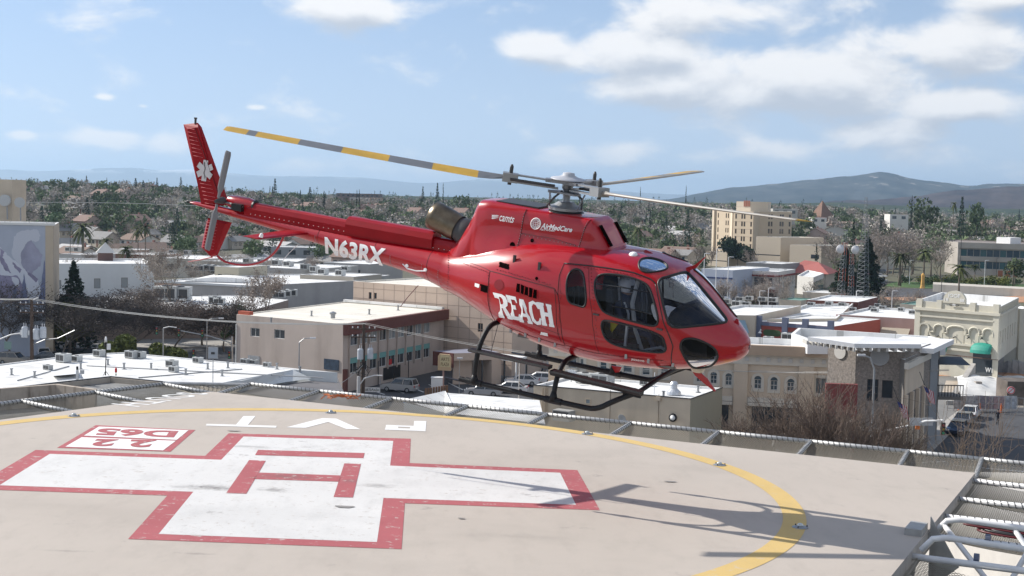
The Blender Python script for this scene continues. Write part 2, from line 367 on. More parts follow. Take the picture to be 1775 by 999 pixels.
ws_glass = glass('windscreen_glass', (.50, .55, .68), .0, 1.33)
def on_surf(Pst, off, side=1): return [Vector(p) * 1 for p in (surf(np.array([a for a, b in Pst]), np.array([b for a, b in Pst]), off) * [1, side, 1])]
dil = hole.copy()
for k, P in WIN.items():
 mk = inpoly(cx, ct, P); g = mk.copy()
 for _ in range(1):
  g[1:] |= g[:-1]; g[:-1] |= g[1:]; g[:, 1:] |= g[:, :-1]; g[:, :-1] |= g[:, 1:]
 for side in (1, -1):
  w = one_side(g, -.006, k, ws_glass if k == 'windscreen' else cab_glass, heli, side)
  MB().tube(on_surf(P, .001, side), .016 if k != 'windscreen' else .02, 6, closed=True).build('window_seal', rubber, w, smooth=True)
def strip(pxs, r=.006, m=seam, name='panel_seam', closed=False, off=0.0, both=True, dense=12):
 S = [px2s(*p) for p in pxs]; Q = []
 n = len(S)
 for i in range(n if closed else n - 1):
  a, b = S[i], S[(i + 1) % n]
  for k in range(dense): Q.append((a[0] + (b[0] - a[0]) * k / dense, a[1] + (b[1] - a[1]) * k / dense))
 if not closed: Q.append(S[-1])
 for sd_ in ((1, -1) if both else (1,)): MB().tube(on_surf(Q, off, sd_), r, 4, closed=closed).build(name, m, heli, smooth=True)
strip([(978, 457), (1060, 466), (1100, 474), (1128, 484), (1136, 492)], .012, rubber, 'door_seal')
strip([(1136, 492), (1150, 560), (1166, 600), (1174, 645)], .009, rubber, 'door_seal')
strip([(978, 457), (970, 478), (967, 510), (972, 560), (979, 598)], .007)
strip([(1020, 463), (1022, 520), (1030, 575), (1037, 610)], .005)
strip([(979, 598), (1030, 612), (1090, 620), (1150, 625)], .005)
strip([(850, 470), (900, 484), (962, 500), (967, 512)], .007)
strip([(850, 470), (846, 500), (852, 545), (858, 556)], .007)
strip([(858, 556), (900, 575), (950, 592), (979, 600)], .006)
strip([(962, 500), (965, 550), (972, 592)], .006)
strip([(870, 545), (920, 560), (972, 580)], .004)
strip([(800, 452), (850, 470)], .005)
dk = mat('dark_vent_interior', (.008, .005, .005), 1, spec=0)
def patch(pxs, m, name, off=.004, side=1):            # flat panel of any outline lying on the hull
 if len(pxs) == 4:
  K = 6; q = np.array(pxs, float); P = []
  for j in range(K + 1):
   for i in range(K + 1): x, y = i / K, j / K; a_ = (1 - y) * ((1 - x) * q[0] + x * q[1]) + y * ((1 - x) * q[3] + x * q[2]); P += on_surf([px2s(*a_)], off, side)
  return MB().add(P, [(j * 7 + i, j * 7 + i + 1, j * 7 + i + 8, j * 7 + i + 7) for j in range(K) for i in range(K)]).build(name, m, heli)
 S = [px2s(*p) for p in pxs]; P = on_surf(S, off, side); return MB().add(P, [tuple(range(len(P)))]).build(name, m, heli)
patch([(866, 454), (883, 459), (882, 468), (865, 463)], dk, 'air_inlet')
patch([(833, 492), (846, 496), (845, 508), (833, 505)], dk, 'air_inlet')
g0 = [(896, 491), (932, 504), (931, 519), (895, 506)]
patch(g0, dk, 'cooling_grille', .008)
for k in range(6):
 f = k / 5; a = (896 + 36 * f, 491 + 13 * f); b = (895 + 36 * f, 506 + 13 * f)
 S = on_surf([px2s(*a), px2s(*b)], .012); MB().tube(S, .007, 4).build('grille_slat', red, heli)
mb = MB(); ring = [(865 + 8 * math.cos(a), 494 + 9 * math.sin(a)) for a in np.linspace(0, 2 * PI, 17)[:-1]]
patch(ring, mat('dark_red_cap', (.22, .004, .01), .4), 'fuel_cap', .006)
patch([(823, 491), (831, 493), (831, 499), (823, 497)], decal, 'placard')
patch([(937, 575), (950, 578), (950, 583), (937, 580)], decal, 'placard')
for (u, v) in [(886, 572), (911, 580), (936, 588), (962, 597), (1085, 617), (1125, 625), (1167, 631)]:
 p = on_surf([px2s(u, v)], .01)[0]; MB().box(p.x - .018, p.x + .018, p.y - .012, p.y + .012, p.z - .035, p.z + .035).build('cowling_latch', grey_metal, heli)
for (u, v) in [(936, 463), (893, 450)]:
 p = on_surf([px2s(u, v)], .012)[0]; MB().box(p.x - .02, p.x + .02, p.y - .02, p.y + .015, p.z - .06, p.z + .06).build('latch_handle', dark_metal, heli)
for (u0, v0, u1, v1, n) in [(778, 440, 776, 505, 16), (800, 456, 846, 473, 12), (846, 474, 850, 545, 16), (972, 505, 966, 590, 18), (1024, 468, 1036, 600, 22), (978, 458, 1126, 482, 26), (985, 605, 1160, 628, 26), (862, 468, 958, 496, 20)]:
 mb = MB()
 for k in range(n): p = on_surf([px2s(u0 + (u1 - u0) * k / n, v0 + (v1 - v0) * k / n)], .003)[0]; mb.bbox((p.x, p.y, p.z), (.012, .01, .012))
 mb.build('rivet_row', mat('dull_red_rivet', (.20, .02, .03), .5), heli)['kind'] = 'stuff'
CS = np.array([(-1.97, 1.5, 1.90, .20, 2.2), (-1.84, 1.5, 2.06, .28, 2.4), (-1.70, 1.5, 2.24, .33, 2.8), (-1.58, 1.5, 2.44, .35, 3), (-1.49, 1.5, 2.63, .36, 3.5), (-1.43, 1.5, 2.76, .36, 4.5), (-1.38, 1.5, 2.80, .37, 5.5),
 (-1.2, 1.55, 2.825, .39, 7), (-.6, 1.6, 2.81, .41, 8), (.3, 1.7, 2.80, .41, 8), (.62, 1.8, 2.80, .40, 8), (.70, 1.8, 2.76, .395, 7), (.80, 1.8, 2.64, .39, 7), (.97, 1.8, 2.40, .38, 7), (1.0, 1.8, 2.30, .37, 7)])
def cowl_surf(X, a, off=0.0):
 r = [np.interp(X, CS[:, 0], CS[:, k]) for k in range(1, 5)]; zb, zt, w, n = r; w = w + off
 base = np.clip((2.5 - 0) - 0, 0, 9)
 c = np.cos(a); s = np.sin(a); zc = zb; y = w * np.sign(c) * np.abs(c) ** (2 / n); z = zc + (zt + off - zc) * np.abs(s) ** (2 / n)
 fl = np.clip((2.50 - z) / .5, 0, 1) ** 2 * .5 * np.clip((X + 1.45) / .7, 0, 1); return np.stack([X + 0 * y, y * (1 + fl), z], -1)
cxs = np.concatenate([np.linspace(-1.97, -1.3, 36), np.linspace(-1.25, .55, 30), np.linspace(.6, 1.0, 20)]); ca = np.linspace(0, PI, 61)
AX, AA = np.meshgrid(cxs, ca, indexing='ij'); CP = cowl_surf(AX, AA)
idx = np.arange(AX.size).reshape(AX.shape); q = np.stack([idx[:-1, :-1], idx[1:, :-1], idx[1:, 1:], idx[:-1, 1:]], -1).reshape(-1, 4)
cowl = link('engine_cowling', npmesh('engine_cowling', CP.reshape(-1, 3), q[:, ::-1], red, smooth=True), heli)
def cowl_xz(u, v, off=.004):                          # pixel to the flat starboard flank of the cowling
 p = hb(u, v, -.405); x, z = p[0], p[2]
 r = [np.interp(x, CS[:, 0], CS[:, k]) for k in range(1, 5)]; zc = r[0]; s = min(1, max(0, (z - zc) / (r[1] - zc)) ) ** (r[3] / 2); a = math.pi - math.asin(s)
 q = cowl_surf(np.array(x), np.array(a), off); return Vector(q)
def cseam(P, r=.006, m=seam):
 Q = []
 for i in range(len(P) - 1):
  for k in range(10): Q.append(cowl_xz(P[i][0] + (P[i + 1][0] - P[i][0]) * k / 10, P[i][1] + (P[i + 1][1] - P[i][1]) * k / 10))
 return MB().tube(Q, r, 4).build('panel_seam', m, cowl)
cseam([(909, 364), (905, 395), (902, 415), (900, 432)]); cseam([(905, 405), (960, 414), (1004, 427)], .004); cseam([(1020, 382), (1012, 400), (1004, 430)], .005)
mb = MB()
for P in ([(907, 372), (900, 430)], [(905, 407), (1004, 427)], [(1016, 385), (1004, 428)]):
 n = 14
 for k in range(n + 1):
  f = k / n; p = cowl_xz(P[0][0] + (P[1][0] - P[0][0]) * f, P[0][1] + (P[1][1] - P[0][1]) * f, .006); mb.bbox((p.x, p.y, p.z - .005), (.01, .01, .01))
mb.build('rivet_row', grey_metal, cowl)['kind'] = 'stuff'
patch_pts = [(1034, 397), (1045, 400), (1062, 431), (1050, 432)]
P = [Vector(hb(u, v, -.33)) for (u, v) in patch_pts]
for s in (1, -1):
 Q = [Vector((.745, s * y, 2.72)) for y in (.22, .34)] + [Vector((.962, s * y, 2.43)) for y in (.34, .22)]
 MB().add(Q, [(0, 1, 2, 3)]).build('intake_slot', dk, cowl)
for (u, v, r) in [(892, 424, .045), (924, 417, .03), (798, 432, .05)]:
 p = cowl_xz(u, v, .002) if u > 850 else Vector(surf(*[np.array(t) for t in px2s(u, v)], .004)); MB().lathe([(r, 0), (r, .006)], p, (0, -1, .1), 12).build('vent_hole', dk, cowl)
p = on_surf([px2s(930, 483)], .002)[0]; MB().lathe([(.025, 0), (.025, .006)], p, (0, -1, .2), 10).build('vent_hole', dk, heli)
MB().box(-1.1, -.35, -.24, .24, 2.80, 2.832).build('top_intake_screen', dark_metal, cowl)
ex = MB(); o = Vector((-1.52, 0, 2.13)); tip = Vector((-2.36, -.02, 2.40)); ax = tip - o; Lx = ax.length
bronze = mat('heat_stained_exhaust_metal', (.17, .14, .10), .38, var=.35, scale=5, metal=.85)
exo = MB().lathe([(.215, Lx * .42), (.225, Lx * .5), (.235, Lx * .9), (.235, Lx), (.215, Lx), (.19, Lx * .9), (.17, Lx * .5)], o, ax, 28, cap=False).build('exhaust_pipe', bronze, heli, smooth=True)
MB().lathe([(.23, 0), (.22, Lx * .3), (.19, Lx * .44), (.19, Lx * .5), (.12, Lx * .52)], o, ax, 24).build('exhaust_collar', dark_metal, exo, smooth=True)
MB().lathe([(.185, Lx * .55), (.0, Lx * .56)], o, ax, 24).build('exhaust_mouth', black, exo)
BX = np.array([-1.9, -2.3, -2.7, -3.4, -4.1, -4.9, -5.7, -6.4, -7.0, -7.4, -7.52])
BZB = np.array([1.18, 1.29, 1.36, 1.44, 1.50, 1.58, 1.665, 1.73, 1.79, 1.83, 1.85]); BZT = np.array([1.87, 1.86, 1.85, 1.84, 1.84, 1.855, 1.87, 1.885, 1.895, 1.895, 1.88])
BW = np.array([.37, .31, .275, .225, .19, .155, .125, .105, .08, .06, .03])
xsb = np.linspace(-7.52, -1.9, 90)[::-1]; aa = np.linspace(0, 2 * PI, 33)[:-1]
def boom(X, a, off=0.0):
 zb = np.interp(-X, -BX, BZB); zt = np.interp(-X, -BX, BZT); w = np.interp(-X, -BX, BW)
 return np.stack([X + 0 * a, (w + off) * np.cos(a), (zb + zt) / 2 + ((zt - zb) / 2 + off) * np.sin(a)], -1)
AX, AA = np.meshgrid(xsb, aa, indexing='ij'); P = boom(AX, AA).reshape(-1, 3); nI, nJ = AX.shape
idx = np.arange(nI * nJ).reshape(nI, nJ); nxt = np.roll(idx, -1, 1); q = np.stack([idx[:-1], nxt[:-1], nxt[1:], idx[1:]], -1).reshape(-1, 4)
bo = link('tail_boom', npmesh('tail_boom', P, q, red, smooth=True), heli)
MB().lathe([(.02, 0), (.035, .03), (.03, .12)], (-7.60, 0, 1.87), (1, 0, 0), 10).build('tail_light', black, bo)
def boom_pt(u, v, off=.004):
 p = hb(u, v, -.15)
 for _ in range(4):
  zb = np.interp(-p[0], -BX, BZB); zt = np.interp(-p[0], -BX, BZT); w = np.interp(-p[0], -BX, BW); s = max(-1, min(1, (p[2] - (zb + zt) / 2) / ((zt - zb) / 2)))
  p = hb(u, v, -w * math.sqrt(max(0, 1 - s * s)))
 zc_ = (zb + zt) / 2; nrm = Vector((0, p[1] / w ** 2, (p[2] - zc_) / ((zt - zb) / 2) ** 2)).normalized()
 return Vector((p[0], p[1], p[2])) + nrm * off
for X in (-2.25, -3.35, -4.55):
 MB().tube([Vector(boom(np.array(X), np.array(a), .0)) for a in aa], .004, 4, closed=True).build('boom_ring_seam', seam, bo)
mb = MB()
for X in (-2.0, -2.35, -3.3, -3.0, -4.6):
 for a in np.linspace(PI * .98, PI * 1.35, 14): p = boom(np.array(X), a, .002); mb.bbox((p[0], p[1], p[2]), (.008, .008, .008))
mb.build('rivet_row', grey_metal, bo)['kind'] = 'stuff'
def fairing(x0, x1, z0a, z0b, h, w, name):
 mb = MB(); prof = [(-w, 0), (-w, h * .55), (-w * .75, h * .88), (-w * .3, h), (w * .3, h), (w * .75, h * .88), (w, h * .55), (w, 0)]
 V = [(x0, y, z0a + z) for y, z in prof] + [(x1, y, z0b + z) for y, z in prof]; n = len(prof)
 return mb.add(V, [(i, i + 1, n + i + 1, n + i) for i in range(n - 1)] + [tuple(range(n)), tuple(range(2 * n - 1, n - 1, -1)), (0, n, 2 * n - 1, n - 1)]).build(name, red_flat, bo)
fairing(-1.75, -6.2, 1.80, 1.83, .24, .115, 'drive_shaft_fairing')
fairing(-2.28, -4.0, 1.86, 1.86, .27, .16, 'drive_shaft_hood')
mb = MB()
for k in range(40): X = -1.95 - k * .105; mb.bbox((X, -.125 if X > -4.0 and X < -2.3 else -.118, 1.87), (.01, .012, .01))
mb.build('rivet_row', decal, bo)['kind'] = 'stuff'
MB().lathe([(.0, 0), (.05, .02), (.11, .12), (.12, .3), (.12, .55), (.10, .66), (.10, .68)], (-6.72, 0, 2.02), (1, 0, -.02), 16).build('tail_gearbox_fairing', red, heli, smooth=True)
MB().lathe([(.105, 0), (.11, .035), (.09, .05)], (-6.06, 0, 2.005), (1, 0, 0), 16).build('fairing_end_ring', black, heli)
def fin(pts, name, th=.05):
 mb = MB(); n = len(pts); c = (sum(p[0] for p in pts) / n, sum(p[1] for p in pts) / n)
 V = [(x, 0, z) for x, z in pts] + [(c[0] + (x - c[0]) * .72, -th, c[1] + (z - c[1]) * .9) for x, z in pts] + [(c[0] + (x - c[0]) * .72, th, c[1] + (z - c[1]) * .9) for x, z in pts]
 F = [(i, (i + 1) % n, n + (i + 1) % n, n + i) for i in range(n)] + [((i + 1) % n, i, 2 * n + i, 2 * n + (i + 1) % n) for i in range(n)]
 F += [tuple(range(n, 2 * n)), tuple(range(3 * n - 1, 2 * n - 1, -1))]
 return mb.add(V, F).build(name, red_flat, heli)
upf = [hb2(u, v, 0) for (u, v) in [(318, 216), (343, 213), (398, 355), (352, 360)]]
lof = [hb2(u, v, 0) for (u, v) in [(360, 378), (402, 386), (377, 443), (366, 446), (349, 429)]]
uf = fin(upf, 'upper_fin'); lf = fin(lof, 'lower_fin')
def fin_pt(u, v, Y=-.055): return Vector(hb(u, v, Y))
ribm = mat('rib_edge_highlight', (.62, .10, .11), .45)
for k in range(20):                                   # pressed stiffening ribs on the fins
 f = k / 19; a = (322 + (353 - 322) * f + 2, 222 + (352 - 222) * f)
 if .38 < f < .62: a = None
 if a is None: continue
 MB().tube([fin_pt(a[0], a[1]), fin_pt(a[0] + 13 + 9 * f, a[1] + 3 + 1 * f)], .004, 4).build('fin_rib', ribm, uf)
for k in range(9):
 f = k / 8; MB().tube([fin_pt(357 - 6 * f, 385 + 42 * f), fin_pt(377 - 7 * f, 389 + 44 * f)], .004, 4).build('fin_rib', ribm, lf)
MB().tube([fin_pt(338, 222, -.06), fin_pt(384, 352, -.06)], .006, 4).build('fin_spar_seam', seam, uf)
MB().lathe([(.02, 0), (.02, .09), (.03, .1), (.03, .12)], (Vector(hb(341, 214, 0)) + Vector((-.03, 0, -.02))), (0, 0, 1), 8).build('fin_top_light', dark_metal, uf)
cst = fin_pt(355, 296, -.06)
starm = mat('white_star_decal', (.62, .60, .60), .5)
mb = MB(); ex_ = Vector((1, 0, .10)).normalized(); ez = Vector((-.02, 0, 1))
for i, a in enumerate((0, 60, 120)):
 ca_, sa_ = math.cos(math.radians(a + 6)), math.sin(math.radians(a + 6)); d = ez * ca_ + ex_ * sa_; n_ = ex_ * ca_ - ez * sa_; c2 = cst + Vector((0, -.001 - .0015 * i, 0))
 mb.quad(c2 + d * .19 - n_ * .055, c2 + d * .19 + n_ * .055, c2 - d * .19 + n_ * .055, c2 - d * .19 - n_ * .055)
st = mb.build('star_emblem', starm, uf)
MB().tube([cst + ez * z + ex_ * (.018 * math.sin(z * 40)) + Vector((0, -.007, 0)) for z in np.linspace(-.13, .15, 24)], .005, 4).build('emblem_snake', black, st)
MB().tube([cst + ez * -.15 + Vector((0, -.006, 0)), cst + ez * .16 + Vector((0, -.006, 0))], .003, 4).build('emblem_staff', dark_metal, st)
pr = [(-.0, 0), (.1, .022), (.3, .03), (.7, .018), (1, 0), (.7, -.012), (.3, -.016), (.1, -.012)]
for s in (1, -1):
 V = []
 for (Y, xle, ch, tk) in ((.10, -4.72, .50, 1.2), (1.25, -4.93, .36, .8), (1.27, -4.98, .30, .3)): V += [(xle - c * ch, s * Y, 1.72 + z * tk) for c, z in pr]
 n = len(pr); F = [(j * n + i, j * n + (i + 1) % n, (j + 1) * n + (i + 1) % n, (j + 1) * n + i) for j in (0, 1) for i in range(n)] + [tuple(range(2 * n, 3 * n))]
 so = MB().add(V, F).build('stabiliser', red_flat, heli)
 MB().lathe([(.035, 0), (.03, .05), (.01, .07)], (-4.95, s * 1.2, 1.75), (.3, 0, 1), 8).build('position_light', decal, so)
gp_ = [(377, 444), (384, 450), (392, 455), (410, 459), (432, 460), (455, 454), (473, 442), (484, 427), (490, 414), (492, 408)]
MB().tube([Vector(hb(u, v, 0)) for u, v in smooth_loop(gp_, 2, False)], .022, 8).build('tail_guard_tube', red, heli, smooth=True)
MB().tube([Vector(hb(u, v, 0)) for u, v in [(368, 446), (345, 451), (326, 454)]], [.012, .01, .008], 6).build('tail_skid_blade', mat('pale_red', (.55, .2, .2), .4), heli)
trm = mat('tail_rotor_paint', (.17, .17, .18), .5)
MB().lathe([(.05, 0), (.07, .05), (.05, .16), (.03, .24)], (-6.66, -.1, 2.03), (0, -1, 0), 12).build('tail_rotor_hub', dark_metal, heli)
for k, an in enumerate((78, 258)):
 d = Vector((math.cos(math.radians(an)), 0, math.sin(math.radians(an)))); n_ = Vector((-d.z, 0, d.x)); c = Vector((-6.66, -.28, 2.03)); mb = MB(); V = []
 for (r, w) in ((.06, .03), (.16, .035), (.24, .07), (.88, .07), (.93, .055)):
  for (a, b) in ((-1, 0), (-.4, .014), (.6, .01), (1, 0), (.6, -.008), (-.4, -.01)): V.append(c + d * r + n_ * (a * w) + Vector((0, b, 0)))
 F = [(j * 6 + i, j * 6 + (i + 1) % 6, (j + 1) * 6 + (i + 1) % 6, (j + 1) * 6 + i) for j in range(4) for i in range(6)] + [tuple(range(24, 30))]
 mb.add(V, F).build('tail_rotor_blade', trm, heli)
MB().tube([(-6.62, -.12, 2.0), (-6.4, -.17, 2.0), (-6.2, -.15, 1.98)], .018, 6).build('pitch_control_rod', grey_metal, heli)
MB().box(-6.42, -6.2, -.2, -.1, 1.9, 2.02).build('tail_servo', black, heli)
silver = mat('bare_alloy', (.25, .255, .27), .45, var=.3, scale=12, metal=.6)
mast = MB().lathe([(.10, 2.78), (.10, 2.86), (.06, 2.88), (.055, 3.12), (.085, 3.16), (.085, 3.3)], (0, 0, 0), (0, 0, 1), 16).build('rotor_mast', silver, heli, smooth=True)
MB().lathe([(.2, 2.80), (.27, 2.83), (.27, 2.87), (.19, 2.9), (.12, 2.95)], (0, 0, 0), (0, 0, 1), 20).build('swashplate', grey_metal, mast)
MB().lathe([(.30, 2.755), (.30, 2.80), (.24, 2.81)], (0, 0, 0), (0, 0, 1), 20).build('mast_base_plate', dark_metal, mast)
AZ0, CONE = 3.6292, .0849
for k in range(3):
 a = AZ0 + k * 2 * PI / 3; d = Vector((math.cos(a), math.sin(a), 0)); n_ = Vector((-d.y, d.x, 0))
 MB().tube([d * .25 + n_ * .05 + Vector((0, 0, 2.86)), d * .27 + n_ * .16 + Vector((0, 0, 3.10))], .014, 6).build('pitch_link', silver, mast)
 MB().tube([n_ * .07 + d * .08 + Vector((0, 0, 3.12)), d * .2 + n_ * .16 + Vector((0, 0, 3.02)), d * .3 + n_ * .1 + Vector((0, 0, 2.88))], .018, 6).build('scissor_link', dark_metal, mast)
starp = MB()
sp_ = []
for k in range(3):
 a = AZ0 + k * 2 * PI / 3
 sp_ += [(.36 * math.cos(a - .22), .36 * math.sin(a - .22)), (.36 * math.cos(a + .22), .36 * math.sin(a + .22)), (.19 * math.cos(a + PI / 3), .19 * math.sin(a + PI / 3))]
head = starp.prism(sp_, 3.24, 3.29).prism([(x * .85, y * .85) for x, y in sp_], 3.08, 3.11).build('rotor_hub', silver, heli)
MB().lathe([(.24, 3.295), (.28, 3.30), (.27, 3.315), (.16, 3.335), (.1, 3.365), (.09, 3.40), (.03, 3.41)], (0, 0, 0), (0, 0, 1), 28).build('hub_cover', mat('white_hub_cover', (.42, .43, .46), .4), head, smooth=True)
bl_grey = mat('rotor_blade_grey', (.15, .155, .165), .5, var=.12, scale=3); bl_yel = mat('rotor_blade_yellow', (.52, .31, .035), .5, var=.15, scale=3); bl_tan = mat('rotor_blade_top', (.30, .28, .25), .5, var=.1, scale=4)
sec_pr = [(-.25, 0), (-.22, .014), (-.1, .024), (.2, .018), (.75, 0), (.2, -.01), (-.1, -.014), (-.22, -.01)]
def blade_mesh():
 mb = MB(); stn = [(.85, .10, .9), (1.0, .11, 1.2), (1.2, .27, 1.0), (1.40, .35, .9), (2.11, .35, .85), (2.79, .35, .8), (3.52, .35, .75), (4.19, .35, .7), (4.85, .35, .65), (4.99, .35, .65), (5.28, .34, .6), (5.345, .30, .3)]
 band = [0, 0, 0, 1, 0, 1, 0, 1, 0, 1, 1]; n = len(sec_pr)
 for j in range(len(stn) - 1):
  V = []
  for (r, ch, tk) in (stn[j], stn[j + 1]):
   dr = .018 * max(0, r - 1) ** 1.25 - .02      # slight upward bend under load
   tw = math.radians(10 - 1.0 * r)
   for c, z in sec_pr:
    x = c * ch; zz = z * tk * 1.4; V.append((r, x * math.cos(tw), zz - x * math.sin(tw) + dr))
  F = [(i, (i + 1) % n, n + (i + 1) % n, n + i) for i in range(n)]
  for i, f in enumerate(F): mb.add(V if i == 0 else [], [], 0)
  base = len(mb.v) - 2 * n
  for i, f in enumerate(F):
   mb.f.append(tuple(base + k for k in f)); mb.m.append(band[j] if i in (2, 3) else 2)
  if j == 0: mb.f.append(tuple(base + k for k in range(n))); mb.m.append(0)
  if j == len(stn) - 2: mb.f.append(tuple(base + k for k in range(2 * n - 1, n - 1, -1))); mb.m.append(1)
 return mb.me('rotor_blade', [bl_grey, bl_yel, bl_tan])
BM = blade_mesh()
def blade_parts(k):
 a = AZ0 + k * 2 * PI / 3
 b = link('rotor_blade', BM, heli, (0, 0, 3.2), (0, -(.066, .058, -.035)[k], a))
 g = MB().box(.14, .95, -.055, .055, .035, .06).box(.14, .95, -.055, .055, -.075, -.05).box(.78, 1.02, -.10, .10, -.075, .065)
 g.build('blade_grip', grey_metal, b)
 MB().tube([(.2, .1, -.02), (.9, .11, -.02)], .022, 6).build('lag_damper', dark_metal, b)
 MB().lathe([(.03, -.12), (.03, .16), (.015, .2)], (.9, 0, 0), (0, 0, 1), 8).build('blade_pin', dark_metal, b)
for k in range(3): blade_parts(k)
def gtube(P, r, name, parent=heli, n=10, sm=2): return MB().tube([Vector(p) for p in (smooth_loop(P, sm, False) if sm else P)], r, n).build(name, gearm, parent, smooth=True)
for s in (-1, 1):
 sk = gtube([(-1.02, s * 1.1, .10), (-.9, s * 1.1, .10), (1.1, s * 1.1, .10), (1.35, s * 1.1, .12), (1.60, s * 1.08, .30), (1.95, s * 1.02, .50)], .042, 'skid_tube')
 MB().box(-1.28, -.9, s * 1.1 - .03, s * 1.1 + .03, .065, .075).build('skid_tail_blade', gearm, sk)
 for X in (-.76, .62):
  MB().lathe([(.052, -.14), (.056, 0), (.052, .14)], (X, s * 1.1, .10), (1, 0, 0), 10).build('skid_saddle', gearm, sk)
 MB().add([(X, s * y, z) for X in (-.88, .52) for (y, z) in ((1.02, .62), (1.16, .62), (1.18, .60), (1.14, .57), (1.03, .57))], [(0, 1, 6, 5), (1, 2, 7, 6), (2, 3, 8, 7), (3, 4, 9, 8), (4, 0, 5, 9), (0, 4, 3, 2, 1), (5, 6, 7, 8, 9)]).build('step_board', gearm, heli)
 MB().add([(X, s * y, z) for X in (.55, 2.03) for (y, z) in ((1.02, .57 if X < 1 else .54), (1.17, .57 if X < 1 else .54), (1.19, .55 if X < 1 else .52), (1.14, .49 if X < 1 else .47), (1.03, .49 if X < 1 else .47))], [(0, 1, 6, 5), (1, 2, 7, 6), (2, 3, 8, 7), (3, 4, 9, 8), (4, 0, 5, 9), (0, 4, 3, 2, 1), (5, 6, 7, 8, 9)]).build('step_board', gearm, heli)
 MB().tube([(1.88, s * 1.03, .50), (1.72, s * 1.1, .36), (1.62, s * 1.1, .30)], .03, 8).box(1.72, 2.0, s * 1.05 - .02, s * 1.05 + .02, .42, .53).build('step_bracket', gearm, heli)
 MB().lathe([(.07, 0), (.055, .06), (.04, .12)], (-.76, s * 1.1, .10), (0, 0, 1), 10).lathe([(.075, 0), (.055, .08), (.04, .14)], (.62, s * 1.1, .10), (0, 0, 1), 10).build('leg_foot', gearm, sk, smooth=True)
gtube([(-.76, -1.1, .1), (-.76, -1.09, .5), (-.74, -1.0, .78), (-.72, -.8, .98), (-.70, -.5, .98), (-.7, .5, .98), (-.72, .8, .98), (-.74, 1.0, .78), (-.76, 1.09, .5), (-.76, 1.1, .1)], .04, 'rear_cross_tube')
gtube([(.62, -1.1, .1), (.62, -1.08, .35), (.62, -.98, .55), (.60, -.75, .66), (.60, -.4, .66), (.60, .4, .66), (.60, .75, .66), (.62, .98, .55), (.62, 1.08, .35), (.62, 1.1, .1)], .04, 'middle_cross_tube')
gtube([(1.95, -1.02, .50), (2.0, -.8, .56), (2.02, -.3, .62), (2.02, .3, .62), (2.0, .8, .56), (1.95, 1.02, .50)], .036, 'front_cross_tube')
cut = lambda P, nm: MB().add([(x, y, z) for y in (-.012, .012) for (x, z) in P], [tuple(range(len(P))), tuple(range(2 * len(P) - 1, len(P) - 1, -1))] + [(i, (i + 1) % len(P), len(P) + (i + 1) % len(P), len(P) + i) for i in range(len(P))]).build(nm, red, heli)
cut([hb2(u, v, 0) for (u, v) in [(1170, 457), (1190, 464), (1205, 459), (1224, 444), (1222, 448), (1208, 464), (1196, 469), (1188, 472)]], 'upper_wire_cutter')
cut([hb2(u, v, 0) for (u, v) in [(1198, 640), (1212, 644), (1226, 656), (1241, 678), (1239, 679), (1220, 664), (1205, 651)]], 'lower_wire_cutter')
cut([hb2(u, v, 0) for (u, v) in [(1113, 437), (1120, 433), (1130, 438), (1138, 445)]], 'roof_antenna')
cut([hb2(u, v, 0) for (u, v) in [(1060, 634), (1078, 636), (1074, 645), (1067, 646)]], 'belly_antenna')
cut([hb2(u, v, 0) for (u, v) in [(1273, 562), (1276, 552), (1280, 554), (1282, 566)]], 'nose_probe')
MB().lathe([(.07, 0), (.06, .02), (.0, .035)], on_surf([px2s(1098, 442)], 0)[0], (0, -.4, 1), 14).build('roof_beacon', decal, heli, smooth=True)
MB().lathe([(.0, -.07), (.09, -.05), (.11, 0), (.11, .03)], (2.45, 0, .76), (0, 0, 1), 16).build('landing_light', mat('lamp_glass', (.6, .55, .42), .1), heli, smooth=True)
MB().tube([Vector(hb(u, v, -.36)) for u, v in [(698, 458), (706, 466), (722, 470), (738, 470)]], .01, 6).build('boom_handhold', decal, bo)
for (u, v) in [(706, 461), (738, 468)]:
 MB().lathe([(.03, 0), (.03, .02)], boom_pt(u, v), (0, -1, .2), 12).build('handhold_mount', decal, bo)
MB().tube([(-.95, -.1, .86), (-1.05, -.1, .3)], .006, 4).build('whip_antenna', dark_metal, heli)
MB().tube([Vector(hb(u, v, -.1)) for u, v in [(725, 495), (708, 514), (694, 532)]], .007, 4).build('boom_whip_antenna', mat('brown_antenna', (.2, .08, .07), .5), bo)
MB().tube([Vector(hb(u, v, -.05)) for u, v in [(517, 424), (500, 440), (488, 455)]], .006, 4).build('boom_whip_antenna', white, bo)
for (u, v) in [(1035, 545), (1145, 571)]:
 p = on_surf([px2s(u, v)], .012)[0]; MB().box(p.x - .05, p.x + .04, p.y - .012, p.y + .01, p.z - .012, p.z + .012).build('door_handle', dark_metal, heli)
PT = [px2s(u, v) for (u, v) in [(1193, 470), (1225, 508), (1272, 563)]]
seatm = mat('dark_seat_fabric', (.06, .065, .08), .9, var=.2, scale=20); trim = mat('grey_cabin_plastic', (.28, .29, .31), .6)
MB().box(-.3, 2.3, -.66, .66, .84, .88).build('cabin_floor', mat('cabin_floor', (.16, .15, .135), .8, var=.2, scale=9), heli)
MB().box(-.42, -.36, -.6, .6, .9, 2.1).build('cabin_bulkhead', inner, heli)
mb = MB()
V = [(2.68, -.3, 1.0), (2.68, .3, 1.0), (2.25, .3, 1.0), (2.25, -.3, 1.0), (2.60, -.3, 1.55), (2.60, .3, 1.55), (2.22, .34, 1.76), (2.22, -.34, 1.76), (2.38, -.28, 1.80), (2.38, .28, 1.80)]
